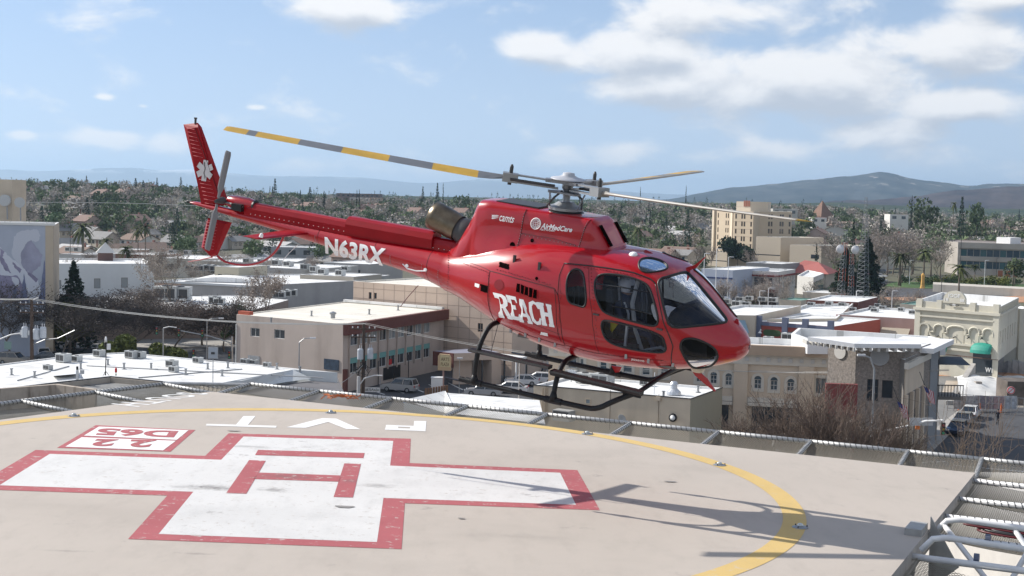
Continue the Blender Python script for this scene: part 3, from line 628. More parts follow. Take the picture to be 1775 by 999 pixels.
mb.add(V, [(0, 1, 2, 3), (3, 2, 6, 7), (0, 4, 5, 1), (4, 8, 9, 5), (8, 7, 6, 9), (0, 3, 7, 8, 4), (1, 5, 9, 6, 2)]).build('instrument_panel', mat('instrument_hood', (.02, .022, .026), .7), heli)
MB().lathe([(.40, 0), (.38, .1), (.30, .22), (.16, .31), (.0, .35)], (2.34, -.12, 1.42), (.15, 0, 1), 18).build('instrument_hood', mat('instrument_hood', (.02, .022, .026), .7), heli, smooth=True)
for (X, Y) in ((1.25, -.42), (1.25, .42), (.25, -.45), (.25, .05), (.25, .5)):
 se = MB().box(X - .05, X + .45, Y - .24, Y + .24, .98, 1.1).box(X, X + .35, Y - .15, Y + .15, .86, .98).build('seat', seatm, heli)
 MB().add([(X - .08, Y - .22, 1.08), (X + .04, Y - .22, 1.08), (X - .06, Y - .20, 1.85), (X - .16, Y - .20, 1.85), (X - .08, Y + .22, 1.08), (X + .04, Y + .22, 1.08), (X - .06, Y + .20, 1.85), (X - .16, Y + .20, 1.85)],
             [(0, 1, 2, 3), (7, 6, 5, 4), (1, 5, 6, 2), (0, 3, 7, 4), (3, 2, 6, 7)]).build('seat_back', seatm, se)
 for q_ in (-1, 1): MB().tube([(X - .02, Y + q_ * .08, 1.9), (X + .06, Y + q_ * .09, 1.5), (X + .08, Y + q_ * .10, 1.12)], .018, 4).build('seat_belt', trim, se)
MB().tube([(1.6, -.62, 2.15), (1.55, -.66, 1.7), (1.62, -.6, 1.3), (1.75, -.55, .98)], .035, 6).build('pale_hose', mat('pale_hose', (.45, .46, .46), .6), heli)
MB().tube([(1.95, -.45, .9), (1.85, -.45, 1.15), (1.8, -.42, 1.3)], .02, 6).build('control_stick', dark_metal, heli)
MB().tube([(1.85, -.72, 1.05), (2.1, -.72, 1.15), (2.2, -.70, 1.10)], .025, 6).build('collective_lever', trim, heli)
MB().box(1.5, 1.53, -.70, -.66, .9, 1.45).build('perforated_strap', white, heli)
MB().box(1.62, 1.9, -.72, -.55, .87, .98, 0).box(1.66, 1.74, -.73, -.54, .88, .985, 1).box(1.80, 1.86, -.73, -.54, .88, .985, 1).build('equipment_bag', [mat('pale_bag', (.5, .52, .6), .7), mat('bag_red_stripe', (.35, .02, .03), .6)], heli)
MB().add([(1.26, -.72, 1.38), (1.38, -.72, 1.36), (1.30, -.72, 1.22), (1.26, -.70, 1.25)], [(0, 1, 2, 3)]).build('yellow_tag', mat('yellow_tag', (.7, .6, .05), .6), heli)
MB().tube([(.95, .7, 1.9), (1.9, .7, 1.9)], .02, 4).tube([(1.45, .72, 1.9), (1.5, .72, 1.5)], .016, 4).build('far_window_bar', rubber, heli)
S = [px2s(u, v) for (u, v) in [(1033, 492), (1075, 497), (1122, 506)]]; MB().tube(on_surf(S, -.012), .011, 4).build('window_slide_rail', rubber, heli)
S = [px2s(u, v) for (u, v) in [(1074, 497), (1078, 530)]]; MB().tube(on_surf(S, -.012), .011, 4).build('window_slide_rail', rubber, heli)
S = [px2s(u, v) for (u, v) in [(1060, 530), (1100, 538), (1130, 545)]]; MB().tube(on_surf(S, -.012), .012, 4).build('window_slide_rail', rubber, heli)
def text_mesh(s, bold=0.0, shear=0.0, spacing=1.0):
 c = bpy.data.curves.new('t', 'FONT'); c.body = s; c.size = 1; c.offset = bold; c.shear = shear; c.space_character = spacing; c.resolution_u = 4
 o = bpy.data.objects.new('t', c); COL.objects.link(o); dg = bpy.context.evaluated_depsgraph_get(); dg.update()
 m = bpy.data.meshes.new_from_object(o.evaluated_get(dg)); V = np.array([v.co[:2] for v in m.vertices]); F = [tuple(p.vertices) for p in m.polygons]
 bpy.data.objects.remove(o); bpy.data.curves.remove(c); bpy.data.meshes.remove(m)
 lo, hi = V.min(0), V.max(0); return (V - lo) / (hi - lo), F, (hi - lo)
def refine(V, F, n=14, _ar=None):                     # cut the flat letters into horizontal slices so that they can follow a curve
 import bmesh
 bm = bmesh.new(); vs = [bm.verts.new((x, y, 0)) for x, y in V]
 for f in F:
  try: bm.faces.new([vs[i] for i in f])
  except ValueError: pass
 for k in range(1, n):
  bmesh.ops.bisect_plane(bm, geom=bm.verts[:] + bm.edges[:] + bm.faces[:], plane_co=(0, k / n, 0), plane_no=(0, 1, 0), dist=1e-5)
 bm.verts.index_update(); V2 = [(v.co.x, v.co.y) for v in bm.verts]; F2 = [tuple(v.index for v in f.verts) for f in bm.faces]; bm.free()
 return V2, F2
def text_on(s, quad, fn, name, m, parent, bold=0.0, shear=0.0, spacing=1.0):  # quad: bl, br, tr, tl in pixels; fn puts a pixel on the surface
 V, F, _ = text_mesh(s, bold, shear, spacing); bl, br, tr, tl = [np.array(q, float) for q in quad]
 V, F = refine(V, F, _ar=_)
 P = [fn(*((1 - x) * (1 - y) * bl + x * (1 - y) * br + x * y * tr + (1 - x) * y * tl)) for x, y in V]
 o = MB().add(P, F).build(name, m, parent); return o
def hull_pt(u, v):
 d = (GPX[..., 0] - u) ** 2 + (GPX[..., 1] - v) ** 2 + np.where(VIS, 0, 900.0)
 i, j = np.unravel_index(np.argmin(d), d.shape); i = min(max(i, 1), d.shape[0] - 2); j = min(max(j, 1), d.shape[1] - 2)
 A = np.stack([(GPX[i + 1, j] - GPX[i - 1, j]) / 2, (GPX[i, j + 1] - GPX[i, j - 1]) / 2], 1); e = np.linalg.solve(A, np.array([u, v]) - GPX[i, j])
 X = np.interp(i + np.clip(e[0], -1, 1), np.arange(len(XS)), XS); T = np.interp(j + np.clip(e[1], -1, 1), np.arange(241), np.linspace(-90, 90, 241))
 return Vector(surf(np.array(X), np.array(T), .006))
LET = {'R': [[(0, 0), (.42, 0), (.42, .1), (.37, .12), (.37, .42), (.44, .42), (.66, .0), (1, 0), (1, .08), (.965, .1), (.68, .47), (.86, .56), (.93, .75), (.86, .93), (.62, 1), (0, 1), (0, .9), (.035, .88), (.035, .12), (0, .1)]],
       'E': [[(0, 0), (.9, 0), (.94, .28), (.84, .28), (.74, .15), (.39, .15), (.39, .44), (.68, .44), (.68, .62), (.39, .62), (.39, .85), (.72, .85), (.80, .74), (.9, .74), (.88, 1), (0, 1), (0, .9), (.04, .88), (.04, .12), (0, .1)]],
       'A': [[(0, 0), (.34, 0), (.34, .1), (.28, .12), (.34, .26), (.64, .26), (.69, .12), (.62, .1), (.62, 0), (1, 0), (1, .1), (.95, .12), (.66, 1), (.34, 1), (.05, .12), (0, .1)]],
       'C': [[(.96, .28), (.84, .02), (.5, -.02), (.14, .1), (.03, .5), (.14, .9), (.5, 1.02), (.74, .96), (.82, 1.0), (.965, 1.0), (.965, .7), (.80, .7), (.68, .85), (.5, .88), (.34, .76), (.30, .5), (.34, .24), (.52, .12), (.7, .16), (.84, .32)]],
       'H': [[(0, 0), (.42, 0), (.42, .1), (.37, .12), (.37, .43), (.63, .43), (.63, .12), (.58, .1), (.58, 0), (1, 0), (1, .1), (.965, .12), (.965, .88), (1, .9), (1, 1), (.58, 1), (.58, .9), (.63, .88), (.63, .58), (.37, .58), (.37, .88), (.42, .9), (.42, 1), (0, 1), (0, .9), (.035, .88), (.035, .12), (0, .1)]]}
HOLES = {'R': [(.37, .57), (.50, .57), (.60, .64), (.60, .79), (.50, .87), (.37, .87)], 'A': [(.39, .40), (.60, .40), (.495, .78)]}
def reach():
 bl, br, tr, tl = (866, 550), (961, 568), (955, 529), (855, 507)
 slots = [('R', 0.0, .235, 0), ('E', .225, .41, .02), ('A', .375, .60, -.03), ('C', .585, .79, 0), ('H', .785, 1.0, .01)]
 import mathutils
 for ch, x0, x1, dz in slots:
  loops = [LET[ch][0]] + ([HOLES[ch]] if ch in HOLES else [])
  loops2 = [[Vector((p[0], p[1], 0)) for p in lp] for lp in loops]
  tri = mathutils.geometry.tessellate_polygon(loops2); flat = [p for lp in loops2 for p in lp]
  P = []
  for p in flat:
   x = x0 + (x1 - x0) * (p.x * 1.06 - .03); y = p.y * (1 - .0) + dz
   q_ = (1 - x) * (1 - y) * np.array(bl) + x * (1 - y) * np.array(br) + x * y * np.array(tr) + (1 - x) * y * np.array(tl)
   P.append(hull_pt(*q_))
  MB().add(P, [tuple(t) for t in tri]).build('hull_letter', decal, heli)
reach()
text_on('N63RX', [(564, 439), (664, 461), (670, 431), (563, 410)], lambda u, v: boom_pt(u, v, .008), 'registration_lettering', decal, bo, bold=.04, spacing=1.04)
text_on('camts', [(865, 384), (890, 387.5), (892, 377), (865, 372)], lambda u, v: cowl_xz(u, v, .006), 'cowling_lettering', decal, cowl, bold=.012, shear=.25)
for k in range(3):
 P = [(851, 373.5 + k * 2.6), (862, 374 + k * 2.0), (864, 375 + k * 1.6), (852, 375.5 + k * 2.6)]; MB().add([cowl_xz(*p, .006) for p in P], [(0, 1, 2, 3)]).build('wing_emblem', decal, cowl)
text_on('AirMedCare', [(937, 397), (991, 403.5), (993, 395), (939, 387)], lambda u, v: cowl_xz(u, v, .006), 'cowling_lettering', decal, cowl, bold=.03, shear=.15)
text_on('NETWORK', [(936, 400), (962, 402.5), (962, 399.5), (936, 397)], lambda u, v: cowl_xz(u, v, .006), 'cowling_lettering', decal, cowl, bold=.02, shear=.15)
mb = MB(); gc = (928.5, 388.5)
for (rx, ry) in ((8.3, 9.3), (6.4, 7.2)): mb.tube([cowl_xz(gc[0] + rx * math.cos(a), gc[1] + ry * math.sin(a), .005) for a in np.linspace(0, 2 * PI, 25)[:-1]], .0085 if rx > 7 else .004, 4, closed=True)
for t_ in (-.5, 0, .5):
 mb.tube([cowl_xz(gc[0] + 6.2 * math.cos(a) * t_ + 1.2 * t_, gc[1] + 6.6 * math.sin(a), .005) for a in np.linspace(-PI / 2, PI / 2, 9)], .004, 4)
 mb.tube([cowl_xz(gc[0] + 6.0 * x * math.sqrt(1 - t_ * t_ * .8), gc[1] + 6.5 * t_ + 1.0 * (1 - x * x), .005) for x in np.linspace(-1, 1, 9)], .004, 4)
mb.build('globe_emblem', decal, cowl)
text_on('JBZA0195', [(1094, 625), (1117, 628.5), (1117, 624.5), (1094, 621)], hull_pt, 'hull_small_lettering', decal, heli, bold=.03, spacing=1.1)
# ================================================================ HELIPAD
PZ0, PNX, PNY = CAMZ - 4.38, -.0229, -.0136
def pz(x, y): return PZ0 + PNX * x + PNY * y
def pp(u, v, off=0.0):
 d = ray(u, v); s = -(4.38 - off) / (d[2] - PNX * d[0] - PNY * d[1]); return Vector(CAM + d * s)
def paint_mat(name, col, wear=.0, dirt=.25, smudge=()):
 m = bpy.data.materials.new(name); m.use_nodes = True; t = m.node_tree; b = t.nodes['Principled BSDF']; b.inputs['Roughness'].default_value = .82
 b.inputs['Specular IOR Level'].default_value = .3
 tc = N(t, 'ShaderNodeTexCoord')
 def nz(scale, det=6, rough=.6, sc=(1, 1, 1)):
  mp = N(t, 'ShaderNodeMapping'); L(t, tc.outputs['Object'], mp.inputs[0]); mp.inputs[3].default_value = sc
  n = N(t, 'ShaderNodeTexNoise'); L(t, mp.outputs[0], n.inputs['Vector']); n.inputs['Scale'].default_value = scale; n.inputs['Detail'].default_value = det; n.inputs['Roughness'].default_value = rough; return n.outputs[0]
 def rng(s, a, b_, lo=0, hi=1):
  r = N(t, 'ShaderNodeMapRange', interpolation_type='SMOOTHSTEP'); L(t, s, r.inputs[0]); r.inputs[1].default_value = a; r.inputs[2].default_value = b_; r.inputs[3].default_value = lo; r.inputs[4].default_value = hi; return r.outputs[0]
 def mix(f, a, c, bl='MIX'):
  x = N(t, 'ShaderNodeMix', data_type='RGBA', blend_type=bl); L(t, f, x.inputs[0]); L(t, a, x.inputs[6])
  if isinstance(c, tuple): x.inputs[7].default_value = (*c, 1)
  else: L(t, c, x.inputs[7])
  return x.outputs[2]
 rgb = N(t, 'ShaderNodeRGB'); rgb.outputs[0].default_value = (*col, 1); c = rgb.outputs[0]
 c = mix(rng(nz(.35, 5), .35, .7, 0, .30), c, tuple(x * .82 for x in col))          # broad weathering
 c = mix(rng(nz(3, 8, .7, (1, .35, 1)), .45, .75, 0, dirt), c, tuple(x * .72 for x in col))   # brushed streaks
 c = mix(rng(nz(60, 3), .5, .8, 0, .25), c, tuple(x * .7 for x in col))
 c = mix(rng(nz(1.1, 9, .72), .62, .72, 0, dirt * 1.6), c, (.20, .18, .17))
 c = mix(rng(nz(.22, 4, .6, (1, 1.6, 1)), .52, .68, 0, .28), c, tuple(x * .70 for x in col))                   # scuffs
 for (u_, v_, rx, ry, am) in smudge:                                                          # rubber and soot left by skids
  p_ = pp(u_, v_); mp = N(t, 'ShaderNodeMapping', vector_type='TEXTURE'); L(t, tc.outputs['Object'], mp.inputs[0]); mp.inputs[1].default_value = (p_.x, p_.y, p_.z); mp.inputs[3].default_value = (rx, ry, 1)
  ln = N(t, 'ShaderNodeVectorMath', operation='LENGTH'); L(t, mp.outputs[0], ln.inputs[0]); f_ = mth(t, 'ADD', ln.outputs['Value'], mth(t, 'MULTIPLY', nz(5, 8, .8, (1, 1, 1)), 1.7)); c = mix(rng(f_, .8, 1.45, am, 0), c, (.13, .12, .115))
 if wear:
  c = mix(rng(nz(7, 9, .75), .57, .64, 0, wear), c, (.47, .44, .41))               # chips down to the concrete
 L(t, c, b.inputs['Base Color'])
 bp = N(t, 'ShaderNodeBump'); bp.inputs['Strength'].default_value = .25; bp.inputs['Distance'].default_value = .01; L(t, nz(40, 4), bp.inputs['Height']); L(t, bp.outputs[0], b.inputs['Normal'])
 return m
deckm = paint_mat('beige_deck_coating', (.46, .41, .36), 0, .34, [(340, 960, .5, .12, .35), (110, 955, .8, .12, .3), (520, 872, .3, .1, .3), (1150, 836, .4, .1, .3), (900, 930, 1.6, .3, .12)])
wpm = paint_mat('worn_white_marking', (.64, .635, .62), .95, .55, [(372, 846, .8, .55, .75), (520, 790, .9, .4, .4), (475, 850, .6, .4, .6), (655, 843, .7, .35, .5), (430, 775, 1.2, .3, .4), (330, 845, .7, .3, .4)])
rpm = paint_mat('worn_red_marking', (.40, .11, .12), .8, .4, [(500, 828, 1.2, .4, .45), (610, 835, .5, .4, .4)])
ypm = paint_mat('yellow_marking', (.60, .43, .17), .5, .3)
wlm = paint_mat('white_letter_marking', (.76, .755, .74), .15, .12)
fasc = mat('pale_concrete_fascia', (.36, .34, .32), .85, var=.15, scale=3, stain=((.16, .14, .12), .5, 3))
A_, B_ = Vector((-6.95, 31.95, 0)), Vector((8.66, 25.41, 0)); dBC = Vector((-.424, -.906, 0)); dAD = Vector((-.48, -.877, 0))
C_, D_ = B_ + dBC * 19, A_ + dAD * 21
poly = [D_, C_, B_, A_]
mb = MB(); n = 4
V = [(p.x, p.y, pz(p.x, p.y)) for p in poly] + [(p.x, p.y, pz(p.x, p.y) - .32) for p in poly]
mb.add(V, [(0, 1, 2, 3)], 0); mb.add(V, [(7, 6, 5, 4)] + [((i + 1) % 4, i, 4 + i, 4 + (i + 1) % 4) for i in range(4)], 1)
helipad = mb.build('helipad_deck', [deckm, fasc]); put(helipad, kind='structure')
def sheet(polys, name, m, off, holes=None):
 import mathutils
 mb = MB()
 for i, P in enumerate(polys):
  P = [Vector((p[0], p[1], 0)) for p in P]; lo = [P] + ([[Vector((p[0], p[1], 0)) for p in h] for h in holes] if holes and i == 0 else [])
  flat = [p for l_ in lo for p in l_]; tri = mathutils.geometry.tessellate_polygon(lo)
  F = []
  for t_ in tri:
   a, b, c = (flat[k] for k in t_); F.append(tuple(t_) if (b - a).cross(c - a).z > 0 else tuple(t_)[::-1])
  mb.add([(p.x, p.y, pz(p.x, p.y) + off) for p in flat], F)
 return mb.build(name, m, helipad)
def pxs(L_): return [tuple(pp(u, v)[:2]) for u, v in L_]
def inset(P, d):
 n = len(P); area = sum(P[i][0] * P[(i + 1) % n][1] - P[(i + 1) % n][0] * P[i][1] for i in range(n)); sg = 1 if area > 0 else -1; out = []
 for i in range(n):
  p0, p1, p2 = Vector(P[i - 1]), Vector(P[i]), Vector(P[(i + 1) % n]); e1 = (p1 - p0).normalized(); e2 = (p2 - p1).normalized()
  n1 = Vector((-e1.y, e1.x)) * sg; n2 = Vector((-e2.y, e2.x)) * sg; out.append(tuple(p1 + (n1 + n2) * (d / (1 + n1.dot(n2)))))
 return out
cr_ = pxs([(396.4, 751.6), (712, 761), (709.8, 803.2), (1000.7, 815.4), (1040, 885), (701.7, 873), (696, 952.5), (222, 935), (290, 859.6)]) + [(-7.95, 20.21)] + pxs([(61.8, 780.5), (355.7, 790.7)])
inn = inset(cr_, .33)
sheet([cr_], 'red_cross_border', rpm, .004, [inn]); sheet([inn], 'white_cross', wpm, .005)
sheet([pxs([(431.7, 798.5), (460.6, 799.8), (427, 856.9), (392, 855.8)]), pxs([(596.8, 804.2), (625.7, 805.3), (611.8, 863.6), (578.2, 862.6)]), pxs([(449.7, 820.2), (592, 825.3), (588, 836), (438.9, 831.4)])], 'red_letter_h', rpm, .009)
sheet([pxs([(447.3, 780.8), (632.1, 786.3), (629.8, 795.1), (442.2, 789.7)])], 'red_letter_bar', rpm, .009)
o = pxs([(166, 737.5), (338.6, 745.8), (295.3, 783.6), (98.9, 776.8)]); i1 = pxs([(171.5, 740.3), (326.8, 746.6), (306.3, 763.4), (145.4, 756)]); i2 = pxs([(141.5, 758.8), (304.7, 765), (282.6, 781.7), (113.1, 775.2)])
sheet([o], 'red_box_border', rpm, .004); sheet([i1], 'white_box_field', wlm, .008); sheet([i2], 'white_box_field', wlm, .008)
def ptext(s, quad, name, m, off, bold, spacing=1.0):
 V, F, _ = text_mesh(s, bold, 0, spacing); bl, br, tr, tl = [np.array(pp(*q)[:2]) for q in quad]
 P = [(1 - x) * (1 - y) * bl + x * (1 - y) * br + x * y * tr + (1 - x) * y * tl for x, y in V]
 return MB().add([(p[0], p[1], pz(p[0], p[1]) + off) for p in P], F).build(name, m, helipad)
ptext('D65', [(309.5, 748.2), (173, 743.1), (162.8, 755.2), (300.8, 759.8)], 'red_box_lettering', rpm, .012, .045, 1.05)
ptext('2', [(271.6, 763.9), (228, 763.2), (220, 776), (258.2, 777)], 'red_box_lettering', rpm, .012, .05)
ptext('2', [(206, 762.8), (168.3, 762), (151.7, 774.3), (193, 775)], 'red_box_lettering', rpm, .012, .05)
R2 = lambda x, y: (550 + x * .33937, 660 + y * .33937)
sheet([pxs([R2(495, 207), R2(557, 208), R2(553, 260), R2(345, 252), R2(352, 227), R2(492, 232)])], 'white_letter_p', wlm, .005, [pxs([R2(412, 237), R2(475, 239), R2(472, 246), R2(414, 244)])])
sheet([pxs([(495.5, 741.5), (558, 725.5), (583, 726.2), (625.3, 744.9), (600, 744.2), (569, 732), (529.5, 742.3)])], 'white_letter_v', wlm, .005)
sheet([pxs([(358, 735.3), (479.6, 738.7), (478.6, 742.1), (357, 738.4)]), pxs([(421.9, 721.8), (442.9, 721.8), (429.4, 737.6), (409, 736.9)])], 'white_letter_t', wlm, .005)
ptext('SOUTH', [(313, 680.6), (190.7, 700.5), (240, 706), (366, 682.6)], 'white_south_lettering', wlm, .005, .015, 1.2)
cen, rad = (-3.16, 21.95), 7.62
def circ(r): return [(cen[0] + r * math.cos(a), cen[1] + r * math.sin(a)) for a in np.linspace(0, 2 * PI, 121)[:-1]]
Pts = [pp(u, v) for u, v in [(10, 729), (125, 722), (573, 715), (800, 725), (1018, 750), (1247, 806), (1375, 870), (1380, 915), (1330, 955), (1240, 990), (300, 715)]]
Am = np.array([(2 * p.x, 2 * p.y, 1) for p in Pts]); sol = np.linalg.lstsq(Am, np.array([p.x ** 2 + p.y ** 2 for p in Pts]), rcond=None)[0]
cen = (sol[0], sol[1]); rad = math.sqrt(sol[2] + sol[0] ** 2 + sol[1] ** 2)
mb = MB(); nn = 160
for i in range(nn):
 a, b = 2 * PI * i / nn, 2 * PI * (i + 1) / nn; q_ = [(rad - .175, a), (rad + .175, a), (rad + .175, b), (rad - .175, b)]
 P = [(cen[0] + r * math.cos(t_), cen[1] + r * math.sin(t_)) for r, t_ in q_]; P = [(x, y, pz(x, y) + .004) for x, y in P]; mb.quad(*P)
mb.build('yellow_circle', ypm, helipad)
lm = mat('light_lens', (.55, .58, .56), .15, metal=.3)
for k, (u, v, lb) in enumerate([(128, 722, 'flush metal perimeter light on the yellow circle nearest the SOUTH lettering'), (573, 716, 'flush metal perimeter light on the yellow circle beyond the white V'), (1018, 753, 'flush metal perimeter light on the yellow circle below the helicopter skids'),
                               (1247, 807, 'flush metal perimeter light where the yellow circle starts to bend toward the camera'), (1387, 915, 'flush metal perimeter light in the helicopter shadow on the yellow circle')]):
 p = pp(u, v); t_ = thing('pad_light', lb, 'perimeter light', p, 0, 'perimeter lights set in the yellow circle'); t_.scale = (.8,) * 3
 MB().lathe([(.15, 0), (.15, .015), (.11, .025), (.06, .04)], n=14).build('light_base', grey_metal, t_, smooth=False)
 MB().lathe([(.06, .045), (.055, .065), (.03, .082), (0.0, .085)], n=12, cap=False).build('light_lens', lm, t_, smooth=True)
 for a in (0, 2.1, 4.2): MB().lathe([(.012, 0), (.012, .04)], (.125 * math.cos(a), .125 * math.sin(a), .01), n=6).build('bolt', dark_metal, t_)
stm = mat('dark_oil_stain', (.23, .22, .21), .8, var=.3, scale=6)
for (u, v, w, h) in [(597, 880, .13, .10), (405, 748, .12, .05), (1162, 836, .10, .05), (800, 900, .05, .04)]:
 p = pp(u, v); P = [(p.x + w * (1 + .3 * math.sin(3 * a)) * math.cos(a), p.y + h * (1 + .3 * math.cos(2 * a)) * math.sin(a)) for a in np.linspace(0, 2 * PI, 18)[:-1]]
 sheet([P], 'oil_stain', stm, .013)
pipem = mat('galvanised_pipe', (.50, .50, .49), .5, var=.15, scale=6, metal=.2); wirem = mat('chain_link_wire', (.30, .28, .24), .6, metal=.3); lacem = mat('lacing_wire', (.10, .10, .10), .6)
whp = mat('white_painted_pipe', (.66, .66, .66), .45, var=.08, scale=5)
def netmesh(P00, P10, P01, P11, sag, pitch, r):        # zigzag wires across a quad, sagging in the middle
 w = ((P10 - P00).length + (P11 - P01).length) / 2; h = ((P01 - P00).length + (P11 - P10).length) / 2
 nu, nv = max(2, int(w / pitch)), max(2, int(h / pitch)); V = []; F = []
 us = np.linspace(0, 1, nu + 1);
 p00, p10, p01, p11 = map(np.array, (P00, P10, P01, P11))
 def pt(u, v):
  p = (1 - u)[:, None] * (1 - v)[:, None] * p00 + u[:, None] * (1 - v)[:, None] * p10 + (1 - u)[:, None] * v[:, None] * p01 + u[:, None] * v[:, None] * p11
  p[:, 2] -= sag * 4 * u * (1 - u) * np.sqrt(np.clip(4 * v * (1 - v), 0, 1)) * .6 + sag * .8 * 4 * v * (1 - v); return p
 allV = []; allF = []; b = 0
 for i in range(nu):
  for ph in (0, 1):
   k = np.arange(nv + 1); u = (i + ((k + ph) % 2) * 1.0) / nu; v = k / nv
   p = pt(u, v); n = len(p)
   o1 = np.array([r, 0, 0]); o2 = np.array([-r * .5, 0, r * .87]); o3 = np.array([-r * .5, 0, -r * .87])
   if abs((p10 - p00)[0]) < abs((p10 - p00)[1]): o1, o2, o3 = o1[[1, 0, 2]], o2[[1, 0, 2]], o3[[1, 0, 2]]
   ring = np.stack([p + o1, p + o2, p + o3], 1).reshape(-1, 3); allV.append(ring)
   j = np.arange(n - 1)
   for a, c in ((0, 1), (1, 2), (2, 0)): allF.append(np.stack([b + 3 * j + a, b + 3 * j + c, b + 3 * (j + 1) + c, b + 3 * (j + 1) + a], 1))
   b += 3 * n
 return npmesh('net_mesh', np.concatenate(allV), np.concatenate(allF), wirem)
def helix(p0, p1, R, r, pitch=.11):
 d = p1 - p0; n = int(d.length / pitch * 6); ax = d.normalized(); a = ax.orthogonal().normalized(); b = ax.cross(a)
 return MB().tube([p0 + d * (k / n) + (a * math.cos(k * PI / 3) + b * math.sin(k * PI / 3)) * R for k in range(n + 1)], r, 4)
def on_pad(p, dz=0): return Vector((p.x, p.y, pz(p.x, p.y) + dz))
net = thing('safety_net', 'pipe framed chain link safety net along the far edge of the helipad', 'safety net', A_)
net.location = (0, 0, 0)
eAB = (B_ - A_).normalized(); nAB = Vector((-eAB.y, eAB.x, 0)); LAB = (B_ - A_).length
def netside(root, P, e, nrm, Ls, w0, w1, lift, pitch, r, lace=True, pm=pipem, pr=.045, sag=.10, outer=True):
 for i, s in enumerate(Ls):
  a = on_pad(P + e * s, -.1); b = on_pad(P + e * s + nrm * w1, lift)
  MB().tube([a, b], pr, 8).build('strut_pipe', pm, root, smooth=True)
  if lace: helix(a, b, pr + .002, .009).build('lacing', lacem, root)['kind'] = 'stuff'
  if i:
   s0 = Ls[i - 1]; q = [on_pad(P + e * s0 + nrm * w0, -.1), on_pad(P + e * s + nrm * w0, -.1), on_pad(P + e * s0 + nrm * w1, lift), on_pad(P + e * s + nrm * w1, lift)]
   link('net_mesh', netmesh(*q, sag, pitch, r), root)['kind'] = 'stuff'
   if outer:
    MB().tube([q[2], q[3]], pr * 1.05, 8).build('outer_rail', pm, root, smooth=True)
    if lace: helix(q[2], q[3], pr + .004, .010).build('lacing', lacem, root)['kind'] = 'stuff'
Ls = [k * 1.94 for k in range(0, 9)] + [LAB, LAB + 1.6]
netside(net, A_, eAB, nAB, Ls, .06, 1.62, .02, .062, .0042)
MB().tube([on_pad(A_ + nAB * .10, -.22), on_pad(B_ + nAB * .10, -.22)], .03, 6).build('edge_rail', pipem, net)
None; MB().tube([on_pad(A_ + nAB * .95, -.20), on_pad(B_ + nAB * .95, -.20)], .03, 6).build('middle_rail', pipem, net)
net2 = thing('safety_net', 'chain link safety net beside the SOUTH lettering at the left edge of the helipad', 'safety net', (0, 0, 0))
nAD = Vector((dAD.y, -dAD.x, 0));
netside(net2, A_, dAD, nAD, [-.3, 1.9, 4.0, 6.1, 8.2], .06, 1.75, -.02, .062, .0042)
MB().tube([on_pad(A_ + nAD * 1.75 + dAD * -.3), on_pad(A_ + nAB * 1.62)], .045, 8).build('corner_rail', pipem, net2)
q = [on_pad(A_ + nAD * .06 - dAD * -.0, -.1), on_pad(A_ + nAB * .06, -.1), on_pad(A_ + nAD * 1.75 + dAD * -.3), on_pad(A_ + nAB * 1.62)]
link('net_mesh', netmesh(*q, .08, .062, .0042), net2)['kind'] = 'stuff'
net3 = thing('safety_net', 'white pipe outrigger safety net off the right edge of the helipad', 'safety net', (0, 0, 0))
nBC = Vector((-dBC.y, dBC.x, 0)); nBC = nBC if nBC.x > 0 else -nBC
def edge_s(u, v): p = pp(u, v); return (Vector((p.x, p.y, 0)) - B_).dot(dBC)
S3 = [.35, edge_s(1672, 857), edge_s(1650, 887)]
netside(net3, B_, dBC, nBC, S3 + [edge_s(1628, 920)], .06, 3.4, -.05, .062, .005, True, whp, .05, .16, False)
for s in (edge_s(1599, 952) + .12,): netside(net3, B_, dBC, nBC, [s, s + 2.2, s + 4.4], .06, 3.4, -.05, .062, .005, False, whp, .05, .32, False)
for k, s in enumerate((edge_s(1628, 920), edge_s(1599, 952))):           # truss of bent pipes and braces over the notch
 a = on_pad(B_ + dBC * s, .0); b = on_pad(B_ + dBC * s + nBC * 3.6, -.05)
 MB().tube([a + nBC * .1 + Vector((0, 0, -.02)), a + nBC * .25 + Vector((0, 0, .16)), a + nBC * .45 + Vector((0, 0, .2)), b + Vector((0, 0, .2))], .045, 8).build('truss_pipe', whp, net3, smooth=True)
 for t_ in (.8, 1.6, 2.4, 3.2): MB().lathe([(.062, 0), (.062, .07)], on_pad(B_ + dBC * s + nBC * t_, -.02), nBC, 10).build('pipe_clamp', mat('blue_grey_clamp', (.10, .12, .18), .5), net3)
s0, s1 = edge_s(1628, 920), edge_s(1599, 952)
for (t0, t1, z0, z1, f0, f1) in [(.2, 1.5, .1, -.9, 0, 1), (1.2, 2.3, .15, -.9, 0, 1), (1.1, 2.6, -.9, .1, 1, 0), (.9, 1.5, -1.1, .1, 1, 0), (2.3, 3.4, -.6, .1, 1, 0)]:
 MB().tube([on_pad(B_ + dBC * (s0 + (s1 - s0) * f0) + nBC * t0, z0), on_pad(B_ + dBC * (s0 + (s1 - s0) * f1) + nBC * t1, z1)], .04, 6).build('diagonal_brace', whp, net3, smooth=True)
def nb(s, t_, z): return on_pad(B_ + dBC * s + nBC * t_, z)
boxm = mat('grey_painted_steel', (.33, .33, .32), .55, var=.12, scale=4, stain=((.15, .14, .13), .5, 5))
mb = MB()
